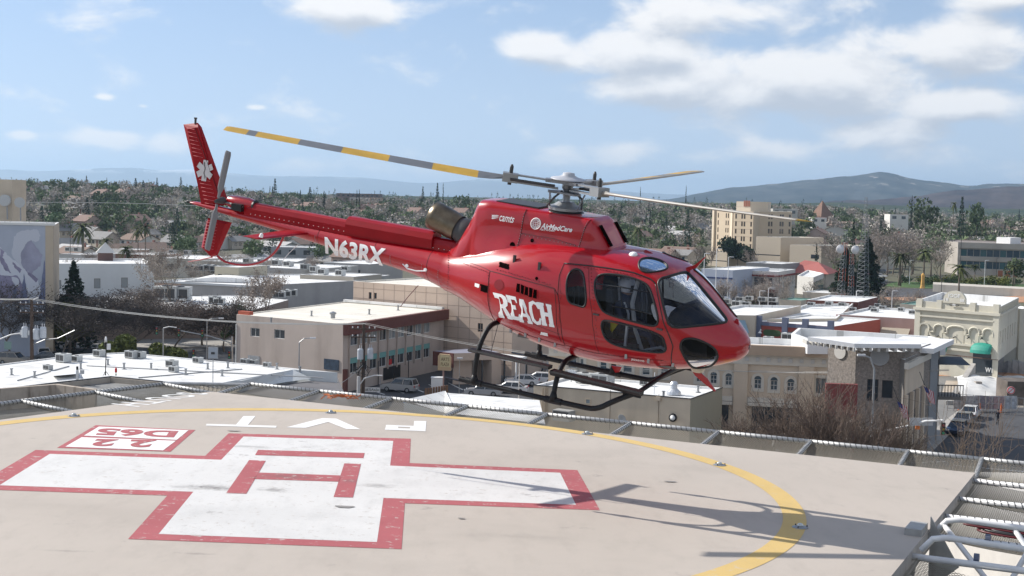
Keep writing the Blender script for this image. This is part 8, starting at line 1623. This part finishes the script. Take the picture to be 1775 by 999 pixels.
for (lab, u0, v0, u1, v1, z, dpt, c) in [('white roofed shed just right of the mural building', 104, 440, 150, 441, 5, 18, (.5, .48, .45)), ('low white roofed shed left of the small palm', 150, 432, 215, 434, 4.5, 16, (.42, .30, .24)), ('long white roof left of the red tail fin', 252, 446, 345, 449, 5.5, 22, (.5, .47, .42)), ('white roof under the red tail fin', 350, 452, 420, 456, 6, 18, (.46, .43, .38)),
      ('white roofed workshop with a brown front near the roof turret', 200, 440, 262, 442, 6, 14, (.25, .12, .09)), ('bright white roof far behind the mural building', 105, 405, 170, 407, 5, 20, (.55, .54, .52)), ('pale low warehouse between the palms', 185, 413, 262, 415, 5, 18, (.5, .5, .48)), ('pale green walled house between the two thin palms', 220, 400, 262, 402, 6, 14, (.40, .45, .40)), ('small white building with dark windows right of the thin palms', 256, 388, 280, 389, 6, 12, (.6, .6, .58)),
      ('yellow tan building with a grey roof box below the tail fin', 372, 462, 412, 466, 8.0, 12, (.44, .40, .31)), ('long white roof below the stabiliser', 420, 462, 540, 468, 6, 24, (.48, .46, .44)), ('white roof with small boxes right of the tail guard', 520, 476, 612, 482, 6, 14, (.4, .36, .3)), ('white roofed store left of the exhaust smoke', 560, 455, 640, 458, 6, 20, (.42, .4, .38)), ('pale roof behind the cabin windows', 960, 430, 1030, 432, 6, 20, (.5, .47, .42)), ('white bungalow row beyond the helicopter roof', 1075, 420, 1130, 422, 6, 12, (.58, .56, .52)),
      ('white flat building behind the lattice masts', 1385, 434, 1440, 436, 8, 14, (.52, .47, .38)), ('low white building at the left of the car park', 1480, 412, 1520, 413, 9, 12, (.5, .46, .4))]:
 b = Bld('flat_roofed_building', lab, 'building', rectg(gp(u0, v0, z), u1, dpt, -20), z, lam('shed_wall_%d_%d_%d' % tuple(int(k * 100) for k in c), c, var=.05, scale=.3), roofw, par=.2); Lb = b.fr(0)[3]; nw = max(2, int(Lb / 5))
 for k in range(nw): b.part('window', b.box(0, Lb * (k + .3) / nw, Lb * (k + .6) / nw, z - 3.2, z - 1.7, -.03, .0), panem)
 b.done()
r = np.random.default_rng(4)
for (u, v, z) in [(120, 436, 4.9), (135, 437, 4.9), (300, 440, 5.4), (325, 442, 5.4), (430, 456, 5.9), (455, 457, 5.9), (480, 460, 5.9), (500, 462, 5.9), (530, 468, 5.9), (560, 476, 5.9), (590, 478, 5.9), (410, 476, 5.0), (545, 472, 5.9), (600, 470, 5.9)]: ac(u, v, z, 1.0, GA, 'small pale roof box on the left middle distance roofs', 'roof boxes in the left middle distance')
# ================================================================ VEHICLES
def car_proto(kind, col, L_=4.6, W_=1.82, H_=1.45):
 t = thing('parked_car', 'x', 'car'); pm_ = mat('car_paint_' + kind, col, .3, coat=.8, metal=.3 if kind not in ('white', 'black') else 0); gl = pane('car_glass', (.02, .025, .03))
 if kind in ('suv', 'silver_suv', 'tan', 'black'): H_ = 1.72; prof = [(-2.3, .35), (-2.32, .95), (-2.2, 1.05), (-2.05, 1.62), (-1.9, 1.7), (.35, 1.72), (1.0, 1.15), (2.1, 1.0), (2.3, .85), (2.32, .35)]; win_ = [(-2.0, 1.08), (-1.88, 1.6), (.3, 1.62), (.85, 1.13)]
 elif kind == 'pickup': H_ = 1.8; L_ = 5.4; prof = [(-2.7, .45), (-2.72, 1.15), (-.75, 1.18), (-.6, 1.75), (.6, 1.78), (1.2, 1.22), (2.5, 1.1), (2.7, .9), (2.72, .45)]; win_ = [(-.55, 1.22), (-.45, 1.66), (.55, 1.68), (1.0, 1.2)]
 else: prof = [(-2.3, .35), (-2.32, .88), (-1.75, 1.0), (-1.1, 1.40), (-.2, 1.45), (.55, 1.0 + .36), (1.15, .98), (2.1, .86), (2.3, .7), (2.32, .35)]; win_ = [(-1.65, 1.0), (-1.05, 1.34), (.45, 1.32), (1.02, .98)]
 w = W_ / 2; tall = kind in ('suv', 'silver_suv', 'tan', 'black'); pk_ = kind == 'pickup'; hb0 = 1.02 if tall else 1.15 if pk_ else .88; Lh_ = L_ / 2
 low = [(-Lh_, .32), (-Lh_ - .02, hb0 - .12), (-Lh_ + .12, hb0 + .02), (.95 if not pk_ else 1.2, hb0 + .06), (Lh_ - .3, hb0 - .06), (Lh_ - .02, hb0 - .22), (Lh_, .32)]; MB().ext(low, 1, -w, w).build('body', pm_, t)
 x0, x1 = (-2.2, 1.0) if tall else (-.75, 1.2) if pk_ else (-1.85, 1.15); t0, t1_ = (-1.95, .35) if tall else (-.6, .55) if pk_ else (-1.1, .4); zt = {True: 1.68, False: 1.4}[tall or pk_] + (.08 if pk_ else 0); zb = hb0 + .02
 V = [(x0, -w * .93, zb), (x1, -w * .93, zb + .03), (x1, w * .93, zb + .03), (x0, w * .93, zb), (t0, -w * .74, zt), (t1_, -w * .74, zt), (t1_, w * .74, zt), (t0, w * .74, zt)]; F = [(0, 1, 5, 4), (1, 2, 6, 5), (2, 3, 7, 6), (3, 0, 4, 7)]; MB().add(V, F).build('cabin_glass', gl, t)
 rf_ = MB().box(t0 - .05, t1_ + .08, -w * .76, w * .76, zt, zt + .05);
 for i, j in ((0, 4), (1, 5), (2, 6), (3, 7)): rf_.tube([V[i], V[j]], .045, 4)
 for s in (-1, 1): m_ = (t0 + t1_) / 2; rf_.tube([(m_ + .1, s * w * .94, zb), (m_, s * w * .75, zt)], .04, 4)
 rf_.build('roof_and_pillars', pm_, t)
 for x in (-L_ * .30, L_ * .31):
  for s in (-1, 1): wh = MB().lathe([(.34, -.11), (.34, .11)], (x, s * (w - .1), .34), (0, 1, 0), 14).build('wheel', black, t); MB().lathe([(.2, 0), (.17, .02)], (x, s * (w + .015), .34), (0, s, 0), 10).build('rim', grey_metal, wh)
 for s in (-1, 1): MB().box(L_ / 2 - .06, L_ / 2 + .015, s * w * .78 - .2, s * w * .78 + .2, .62, .78).build('headlight', white, t); MB().box(-L_ / 2 - .03, -L_ / 2 + .05, s * w * .8 - .14, s * w * .8 + .14, .72, .95).build('taillight', mat('taillight_red', (.4, .01, .01), .3), t)
 MB().box(-L_ / 2 - .04, -L_ / 2 + .02, -.26, .26, .5, .65).build('number_plate', white, t); return t
CP = {}
CC = {'silver_suv': (.42, .42, .42), 'silver': (.45, .46, .48), 'white': (.72, .72, .72), 'tan': (.36, .32, .27), 'black': (.02, .02, .022), 'navy': (.02, .03, .06), 'pickup': (.35, .42, .52), 'red': (.35, .02, .02), 'grey': (.16, .17, .18)}
def car(kind, u, v, head, label, group=None, y=None, z=None, sc=1.0):
 p = gp(u, v, z or .02) if y is None else Vector(((u - 887.5) / FPX * y, y, float(hgt((u - 887.5) / FPX * y, y))))
 if kind not in CP: CP[kind] = car_proto(kind, CC[kind]); o = CP[kind]; o.location = p; o.rotation_euler = (0, 0, math.radians(head)); o['label'] = label; o.scale = (sc,) * 3
 else: o = dup(CP[kind], p, math.radians(head), label, None, sc)
 if group: o['group'] = group
 elif 'group' in o: del o['group']
 return o
car('silver_suv', 693, 679, 160, 'silver estate car parked with its tail toward the helipad below the office block'); car('silver', 838, 686, 172, 'silver saloon parked beyond the white sloping roof, nearer of the two'); car('white', 884, 681, 172, 'white saloon parked right of the silver saloon'); car('white', 905, 668, 175, 'white hatchback parked in the second row of the car park'); car('white', 935, 664, 175, 'white saloon at the right end of the second row of the car park')
car('pickup', 921, 642, 165, 'pale blue pickup with a bed cover by the white canopy'); car('black', 842, 640, 160, 'black off road car in the shade under the flat canopy')
car('tan', 26, 632, -14, 'silver brown off road car in the street left of the utility pole'); car('white', 76, 620, -68, 'white van like car facing the camera right of the utility pole'); car('grey', 88, 627, -8, 'dark car half hidden behind the white roof left of the magnolia')
car('navy', 1660, 752, -118, 'dark blue car, nearest of the three parked along the kerb of the right hand street'); car('grey', 1670, 737, -118, 'dark grey car, middle one of the three parked along the right hand street'); car('white', 1681, 725, -118, 'white car, farthest of the three parked along the right hand street')
for k, (u, v, c, lb) in enumerate([(1767, 566, 'grey', 'grey car beside the lodge annex, farthest of four'), (1769, 585, 'white', 'white car beside the lodge annex'), (1770, 603, 'red', 'red car beside the lodge annex'), (1772, 618, 'white', 'white car beside the lodge annex, nearest of four')]): car(c, u, v, -118, lb)
r = np.random.default_rng(3); cols = ['white', 'grey', 'silver', 'navy', 'red', 'black', 'silver']
for k in range(34):
 if k < 14: u, y = 1484 + (k % 2) * 26 + r.uniform(0, 8) + k * 1.2, 340 + k * 12
 elif k < 22: u, y = 1255 + (k - 14) * 30 + r.uniform(0, 10), r.uniform(282, 296)
 else: u, y = 1500 + (k - 22) * 9, r.uniform(284, 300)
 c = cols[int(r.integers(0, 7))]; car(c, u, 0, r.choice([-30, 60, 150]), '%s car in the far car park beyond the shops' % {'silver': 'silver', 'white': 'white', 'grey': 'dark grey', 'navy': 'dark blue', 'red': 'red', 'black': 'black off road'}[c], '%s cars in the far car park' % c, y=y)
# ================================================================ POLES, WIRES AND SIGNALS
wood = mat('creosoted_wood', (.075, .05, .038), .9, var=.3, scale=3); insm = mat('insulator_grey', (.55, .55, .56), .4)
def wires(lab, A, B_, n, gap, sag, rad=.028, perp=Vector((.3, .9, 0)), split=None):
 t = thing('overhead_wires', lab, 'wires', A); d = B_ - A
 for k in range(n):
  off = perp * gap * (k - (n - 1) / 2); MB().tube([off + d * f + Vector((0, 0, -sag * 4 * f * (1 - f) - .10 * (k % 2))) for f in np.linspace(0, 1, 15)], rad, 4).build('wire', mat('pale_wire', (.50, .49, .46), .6), t)
 return t
def upole(u, y, vt, label, cans, arms=(.6, 1.6), low=None):
 x = (u - 887.5) / FPX * y; H = topz(u, vt, y); t = thing('utility_pole', label, 'utility pole', (x, y, 0)); MB().tube([(0, 0, 0), (0, 0, H)], [.26, .19], 8).build('pole', wood, t)
 for a in arms:
  ca_ = MB().box(-1.5, 1.5, -.07, .07, H - a - .07, H - a + .07); ca_.build('crossarm', wood, t)
  for q_ in (-1.35, -.7, .7, 1.35): MB().lathe([(.05, 0), (.09, .08), (.06, .2), (0, .25)], (q_, 0, H - a + .07), n=8).build('insulator', insm, t)
 for (dx, dz) in cans:
  c = MB().lathe([(.36, 0), (.38, .05), (.38, 1.15), (.30, 1.3), (0, 1.33)], (dx, -.25, H - dz), n=14).build('transformer', mat('transformer_grey', (.47, .50, .54), .4), t); MB().tube([(dx - .12, -.25, H - dz + 1.3), (dx - .12, -.25, H - dz + 1.75)], .05, 5).tube([(dx + .14, -.25, H - dz + 1.3), (dx + .14, -.25, H - dz + 1.7)], .05, 5).build('bushing', insm, c)
 return t, Vector((x, y, H))
t1, P1 = upole(53, 166, 519, 'wooden utility pole with three grey transformers left of the white roof', [(-.75, 4.6), (.62, 4.8), (1.45, 4.6)])
MB().tube([(0, 0, P1.z - .2), (.9, -.3, P1.z + .3)], .05, 5).build('brace', insm, t1); MB().tube([(0, 0, 6.0), (1.6, 0, 6.7), (3.2, -.3, 6.9), (5.5, -1, 8.0)], .06, 5).build('lamp_arm', grey_metal, t1)
t2, P2 = upole(631, 168, 562, 'wooden utility pole with two transformers before the two storey office', [(-.35, 4.3), (.85, 4.2)]); MB().tube([(-.5, -.3, 0), (-.5, -.3, 2.8)], .22, 10).build('riser_pipe', mat('galvanised_riser', (.5, .5, .5), .5), t2)
MB().tube([(-.5, -.3, 1.6), (.2, -.4, 2.6), (1.4, -.5, 3.0), (2.4, -.5, 3.0)], .07, 6).build('street_lamp_arm', white, t2)
r = random.Random(5)
for k in range(12): a = r.uniform(0, 6.28); MB().tube([(.3 * math.cos(a), -.2, P2.z - 4.6 - .2 * (k % 4)), (r.uniform(-1.4, 1.4), -.3, P2.z - 5.2 - r.random()), (r.uniform(-.6, .6), -.2, P2.z - 5.6 - r.random())], .035, 4).build('loose_cable', black, t2)
wires('sagging bundle of overhead wires crossing the left street between the two utility poles', P1 + Vector((0, 0, .1)), P2 + Vector((0, 0, .1)), 4, .5, 1.0); wires('overhead wires leaving the left edge of the picture', pd(-60, 513, 166), P1 + Vector((0, 0, .1)), 4, .5, .2)
wires('overhead wires passing under the helicopter to the right of the office pole', P2 + Vector((0, 0, .1)), pd(1645, 641, 140), 3, .5, 2.2, .02); wires('upper overhead wire across the roofs at the far left', pd(-20, 352, 260), pd(420, 362, 330), 1, .5, -.6, .05); wires('slack service wire from the office pole down to the parapet', P2 + Vector((0, 0, -5)), pd(560, 680, 150), 1, .2, .4, .03)
wires('long service wire drooping over the white sloping roof', pd(772, 681, 150), pd(935, 712, 120), 1, .2, .1, .02)
def lamp_post(label, u, y, vt, arm, arm_dz=.6, r0=.09, m=None, head=True, group=None):
 x = (u - 887.5) / FPX * y; zg = float(hgt(x, y)); H = topz(u, vt, y) - zg; t = thing('street_lamp', label, 'street lamp', (x, y, zg), 0, group); m = m or grey_metal; MB().tube([(0, 0, 0), (0, 0, H)], [r0, r0 * .7], 8).build('pole', m, t); MB().tube([(0, 0, H), (arm * .35, 0, H + arm_dz * .8), (arm, 0, H + arm_dz)], r0 * .6, 6).build('arm', m, t)
 if head: MB().box(min(arm, arm * 1.0) - .35, arm + .35, -.15, .15, H + arm_dz - .12, H + arm_dz + .05).build('lamp_head', insm, t)
 return t
lamp_post('slender street lamp in front of the left wall of the office block', 519, 163, 594, 1.6); lamp_post('tall street lamp in front of the stone clad tower', 1522, 122, 641, -1.2, 1.3, .13); lamp_post('street lamp with a white head behind the traffic signals', 358, 195, 556, 2, .4)
for k, (u, y, vt) in enumerate([(1220, 300, 440), (1241, 305, 432), (1262, 310, 446), (1333, 285, 500), (1318, 285, 505), (1548, 280, 505), (1486, 275, 505), (1577, 440, 452), (1707, 430, 452), (1727, 430, 448), (1633, 330, 485), (1750, 700, 368), (1664, 330, 410), (405, 560, 300 + 90), (120, 420, 370), (1744, 560, 370)]): lamp_post('tall thin pale pole rising from the streets beyond the shops', u, y, vt, .8, .1, .10, white if k < 9 else dark_metal, k < 9, 'tall thin poles beyond the shops')
sigm = mat('signal_housing', (.02, .022, .02), .5)
def signal(parent, x, y, z):
 s_ = MB().box(x - .18, x + .18, y - .15, y + .15, z - 1.1, z).build('signal_head', sigm, parent)
 for k, c in enumerate([(.5, .03, .03), (.5, .3, .03), (.05, .4, .2)]): MB().lathe([(.11, 0), (.11, .05)], (x, y - .16, z - .22 - .34 * k), (0, -1, 0), 8).build('signal_lens', mat('signal_lens_%d' % k, tuple(q * .6 for q in c), .3), s_)
t_ = thing('traffic_signal', 'traffic signal mast arm with hanging signals at the left corner of the office block', 'traffic signal', ((402 - 887.5) / FPX * 188, 188, 0)); MB().tube([(0, 0, 0), (0, 0, 5.2)], .12, 8).build('pole', grey_metal, t_); MB().tube([(0, 0, 4.3), (-3, 0, 5.2), (-7.2, 0, 5.9)], .08, 6).build('mast_arm', grey_metal, t_)
for x in (-7.2, -4.0): signal(t_, x, -.2, 6.2)
signal(t_, -5.2, -.1, 3.4); signal(t_, -.3, -.2, 3.3)
t_ = thing('traffic_signal', 'black traffic signal on a thin arm above the right magnolia', 'traffic signal', ((282 - 887.5) / FPX * 186, 186, 0)); MB().tube([(0, 0, 0), (0, 0, 6.4)], .09, 6).build('pole', grey_metal, t_); MB().tube([(0, 0, 6.4), (.8, 0, 6.6), (1.8, 0, 6.5)], .06, 5).build('mast_arm', white, t_); signal(t_, -.8, -.2, 6.6)
pA = (1527 - 887.5) / FPX * 124
t_ = thing('traffic_signal', 'long white mast arm with street name boards and a signal over the right hand street', 'traffic signal', (pA, 124, 0)); o_ = Vector(t_.location); E_ = pd(1635, 729, 121) - o_; M_ = pd(1580, 737, 123) - o_; S_ = pd(1526, 749, 124) - o_
MB().tube([S_, M_, pd(1605, 730, 122) - o_, E_], .09, 6).build('mast_arm', white, t_); MB().tube([(0, 0, 0), S_ + Vector((0, 0, .5))], .14, 8).build('pole', grey_metal, t_)
for u in (1586, 1607): p = pd(u, 731, 122.5) - o_; MB().box(p.x - .5, p.x + .5, p.y - .1, p.y - .04, p.z - .35, p.z + .35).build('street_name_board', mat('pale_board', (.5, .5, .5), .6, var=.15, scale=3), t_)
signal(t_, E_.x, E_.y, E_.z - .2); p = pd(1591, 741, 123) - o_; MB().box(p.x - .2, p.x + .2, p.y, p.y + .1, p.z - .2, p.z + .2).build('orange_hand_signal', lam('orange_lens', (.7, .2, .05)), t_)
t_ = thing('traffic_signal', 'black traffic signal at the left edge with a pale mast arm', 'traffic signal', (pd(-20, 600, 176).x, 176, 0)); o_ = Vector(t_.location); MB().tube([pd(-20, 596, 176) - o_, pd(20, 580, 176) - o_, pd(42, 577, 176) - o_], .08, 6).build('mast_arm', white, t_); p = pd(43, 577, 176) - o_; MB().box(p.x - .6, p.x + .6, -.1, -.04, p.z - .3, p.z + .3).build('street_name_board', white, t_); p = pd(14, 595, 176) - o_; MB().box(p.x - .45, p.x + .45, -.1, -.04, p.z - .8, p.z + .2).build('street_sign', mat('sign_green', (.18, .27, .25), .6), t_)
p = gp(771, 676); t_ = thing('plaza_sign', 'rounded tan sign reading ARTS PLAZA on a pink post beside the car park', 'sign', p, math.radians(-12)); tanS = lam('sign_tan', (.56, .40, .24)); yS = lam('sign_yellow', (.62, .52, .30))
Zs0 = topz(771, 641, p.y); Zs1 = topz(771, 614, p.y); MB().tube([(-.25, 0, 0), (-.25, 0, Zs0)], .13, 6).build('post', lam('pink_post', (.45, .28, .24)), t_)
prf = [(-.95, Zs0 - .1), (.75, Zs0 - .1), (.75, Zs1 - .4), (.55, Zs1 - .05), (-.75, Zs1), (-.95, Zs1 - .3)]; MB().ext(prf, 1, -.18, .18).build('sign_box', tanS, t_); sf = MB().ext([(-.62, Zs0 + .38), (.68, Zs0 + .38), (.68, Zs1 - .4), (.5, Zs1 - .15), (-.62, Zs1 - .12)], 1, -.22, -.185).build('sign_face', yS, t_)
for s_, z0, z1 in (('ARTS', Zs0 + 1.15, Zs0 + 1.6), ('PLAZA', Zs0 + .5, Zs0 + .95)): V, F, _ = text_mesh(s_, .01); MB().add([(-.52 + 1.1 * x, -.24, z0 + (z1 - z0) * y) for x, y in V], F).build('sign_lettering', lam('sign_brown', (.2, .12, .07)), t_)
t_ = thing('street_banner', 'small white banner reading ARTS-PLAZA hung from the lamp arm by the utility pole', 'banner', gp(660, 690)); o_ = Vector(t_.location); yb = o_.y - .3
za = topz(648, 680, yb) - 0; zb = topz(648, 672, yb); xa = (633 - 887.5) / FPX * yb - o_.x; xb = (661 - 887.5) / FPX * yb - o_.x; MB().box(xa, xb, -.3, -.27, za, zb).build('banner_cloth', white, t_); V, F, _ = text_mesh('ARTS-PLAZA', .02); MB().add([(xa + .15 + (xb - xa - .3) * x, -.31, za + .12 + (zb - za - .24) * y) for x, y in V], F).build('banner_lettering', black, t_); MB().tube([(xb, -.28, 0), (xb, -.28, zb + 1.2)], .05, 5).build('post', grey_metal, t_)
p = gp(757, 682); t_ = thing('utility_cabinet', 'white utility cabinet beside the tan plaza sign', 'cabinet', p); MB().box(-.7, .7, -.5, .5, 0, 2.0).box(-.74, .74, -.54, .54, 2.003, 2.08).build('cabinet', white, t_)
t_ = thing('planter_fence', 'low brown slatted fence at the corner of the car park', 'fence', gp(735, 690)); o_ = Vector(t_.location)
for k in range(9): p = gp(738 + k * 4.6, 690 - k * .7) - o_; MB().box(p.x - .13, p.x + .13, p.y - .1, p.y + .1, 0, 1.2).build('fence_slat', lam('brown_slat', (.22, .13, .08)), t_)
lamp_post('thin short lamp standing in the car park right of the plaza sign', 799, 172, 622, .01, .1, .05, grey_metal, True); lamp_post('thin white lamp pole by the white saloons', 903, 160, 622, .01, .1, .06, white, True)
def lattice(label, u, y, vt, w0, w1, bands, m1, m2=None, lean=0):
 x = (u - 887.5) / FPX * y; H = topz(u, vt, y); t = thing('lattice_mast', label, 'mast', (x, y, 0)); legs = []
 for a in range(3): an = 2 * PI * a / 3 + .4; legs.append(lambda f, an=an: Vector(((w0 + (w1 - w0) * f) * math.cos(an) + lean * f, (w0 + (w1 - w0) * f) * math.sin(an), H * f)))
 for lg in legs:
  for k in range(bands): MB().tube([lg(k / bands), lg((k + 1) / bands)], .035, 4).build('mast_leg', m2 if (m2 and k % 2) else m1, t)
 mb = MB(); K = bands * 3
 for k in range(K):
  for i in range(3): mb.tube([legs[i](k / K), legs[(i + 1) % 3]((k + 1) / K)], .03, 3, cap=False); mb.tube([legs[i]((k + 1) / K), legs[(i + 1) % 3]((k + 1) / K)], .022, 3, cap=False)
 mb.build('lattice_bracing', m1, t)['kind'] = 'stuff'; return t, H
stl = mat('pale_galvanised_steel', (.17, .185, .20), .6); rdm = mat('faded_red_steel', (.45, .12, .08), .6)
lt, Hh = lattice('tall grey lattice mast behind the red and white radio mast', 1497, 322, 342, 2.0, .35, 9, stl); lattice('red and white lattice radio mast carrying two drum dishes, left leg', 1457, 300, 398, 1.1, .5, 7, stl, rdm, .8); lt2, _ = lattice('red and white lattice radio mast carrying two drum dishes, right leg', 1477, 300, 440, .9, .5, 6, stl, rdm, -.2)
for k, (u, v) in enumerate([(1454, 432), (1480, 433)]):
 p = pd(u, v, 298); t_ = thing('satellite_dish', ['white drum dish high on the radio mast, left of two', 'white drum dish high on the radio mast, right of two'][k], 'dish', p); MB().lathe([(0, 0), (.7, .2), (.95, .5), (.95, .7), (0, 1.0)], (0, 0, 0), (.35, -1, 0), 16).build('dish_shell', insm, t_, smooth=True)
def skinned(J, R_, E, mats, t, mi):
 ks = list(J); m = bpy.data.meshes.new('body'); m.from_pydata([J[k] for k in ks], [tuple(ks.index(q) for q in e.split('-')) for e in E], []); ob = link('body', m, t); ob.modifiers.new('s', 'SKIN'); ob.modifiers.new('d', 'SUBSURF').levels = 1
 for k, key in enumerate(ks): m.skin_vertices[0].data[k].radius = (R_[key],) * 2
 m.skin_vertices[0].data[0].use_root = True; dg = bpy.context.evaluated_depsgraph_get(); me2 = bpy.data.meshes.new_from_object(ob.evaluated_get(dg)); ob.modifiers.clear(); ob.data = me2; me2.materials.clear()
 for q in mats: me2.materials.append(q)
 for p in me2.polygons: p.material_index = mi(p.center); p.use_smooth = True
 return ob
skin = lam('skin', (.42, .26, .19)); R0 = {'pel': .14, 'ch': .15, 'nk': .055, 'hd': .10, 'hd2': .075, 'hl': .09, 'kl': .06, 'al': .045, 'fl': .04, 'hr': .09, 'kr': .06, 'ar': .045, 'fr': .04, 'sl': .06, 'el': .045, 'wl': .03, 'sr': .06, 'er': .045, 'wr': .03}
E0 = ['pel-ch', 'ch-nk', 'nk-hd', 'hd-hd2', 'pel-hl', 'hl-kl', 'kl-al', 'al-fl', 'pel-hr', 'hr-kr', 'kr-ar', 'ar-fr', 'ch-sl', 'sl-el', 'el-wl', 'ch-sr', 'sr-er', 'er-wr']
def person(label, u, v, y, shirt, trousers, facing=0.0):
 x = (u - 887.5) / FPX * y; z = float(hgt(x, y)); t = thing('person', label, 'person', (x, y, z + .02), facing)
 J = {'pel': (0, 0, .95), 'ch': (0, .02, 1.30), 'nk': (0, .01, 1.50), 'hd': (0, -.01, 1.66), 'hd2': (0, 0, 1.76), 'hl': (-.09, 0, .92), 'kl': (-.12, -.10, .50), 'al': (-.12, .05, .08), 'fl': (-.12, -.14, .04), 'hr': (.09, 0, .92), 'kr': (.11, .06, .50), 'ar': (.11, .22, .10), 'fr': (.11, .06, .04), 'sl': (-.20, .01, 1.43), 'el': (-.26, .05, 1.15), 'wl': (-.24, -.10, .92), 'sr': (.20, .01, 1.43), 'er': (.26, 0, 1.15), 'wr': (.24, -.12, .95)}
 skinned(J, R0, E0, [shirt, trousers, skin], t, lambda c: 2 if c.z > 1.52 else (1 if c.z < .98 and abs(c.x) < .2 else 0)); MB().lathe([(.0, .0), (.07, -.01), (.105, -.06), (.108, -.13), (.09, -.18)], (0, .015, 1.86), n=10, cap=False).build('hair', black, t, smooth=True)
pt2 = thing('person', 'helmeted pilot in a dark flight suit seated at the controls, behind the door window', 'person', HT); pt2.rotation_euler = heli.rotation_euler
jx, jy = 1.33, -.42; JP = {'pel': (jx - .02, jy, 1.18), 'ch': (jx - .04, jy, 1.52), 'nk': (jx - .02, jy, 1.72), 'hd': (jx + .03, jy, 1.86), 'hd2': (jx + .01, jy, 1.95), 'hl': (jx + .04, jy + .1, 1.18), 'kl': (jx + .48, jy + .13, 1.26), 'al': (jx + .66, jy + .1, .93), 'fl': (jx + .80, jy + .1, .96), 'hr': (jx + .04, jy - .1, 1.18), 'kr': (jx + .48, jy - .11, 1.26), 'ar': (jx + .66, jy - .08, .93), 'fr': (jx + .80, jy - .08, .96),
      'sl': (jx - .03, jy + .2, 1.64), 'el': (jx + .08, jy + .26, 1.38), 'wl': (jx + .34, jy + .22, 1.30), 'sr': (jx - .03, jy - .2, 1.64), 'er': (jx + .1, jy - .25, 1.38), 'wr': (jx + .4, jy - .12, 1.28)}
skinned(JP, R0, E0, [lam('flight_suit', (.05, .06, .10)), skin], pt2, lambda c: 1 if c.z > 1.76 else 0)
MB().lathe([(0, .135), (.08, .12), (.13, .05), (.135, -.03), (.12, -.10)], (jx + .0, jy, 1.92), n=16, cap=False).build('helmet', lam('white_helmet', (.7, .7, .72), rough=.3), pt2, smooth=True); MB().box(jx + .09, jx + .145, jy - .08, jy + .08, 1.84, 1.93).build('visor', black, pt2)
MB().tube([(jx + .02, jy - .08, 1.66), (jx + .11, jy - .08, 1.5), (jx + .12, jy - .06, 1.25)], .022, 4).build('harness_strap', white, pt2)
person('pedestrian in white walking along the road below the lawn', 1572, 494, 460, lam('white_clothes', (.7, .7, .7)), lam('white_clothes', (.7, .7, .7))); person('workman in dark clothes standing at the site fence', 1741, 700, 158, lam('dark_clothes', (.03, .03, .04)), lam('dark_clothes', (.03, .03, .04)))
bpy.context.view_layer.update(); by = {}
for o in bpy.data.objects:
 if o.parent is None and o.get('group') and o.get('label'): by.setdefault(o['label'], []).append(o)
ORD = 'leftmost,second,third,fourth,fifth,sixth,seventh,eighth,ninth,tenth,eleventh,twelfth,thirteenth,fourteenth,fifteenth,sixteenth,seventeenth,eighteenth,nineteenth,twentieth'.split(',')
for lb, os_ in by.items():
 if 1 < len(os_) <= 20:
  os_.sort(key=lambda o: o.location.x / o.location.y)
  for k, o in enumerate(os_): o['label'] = lb + (', leftmost of them' if k == 0 else ', %s from the left' % ORD[k])
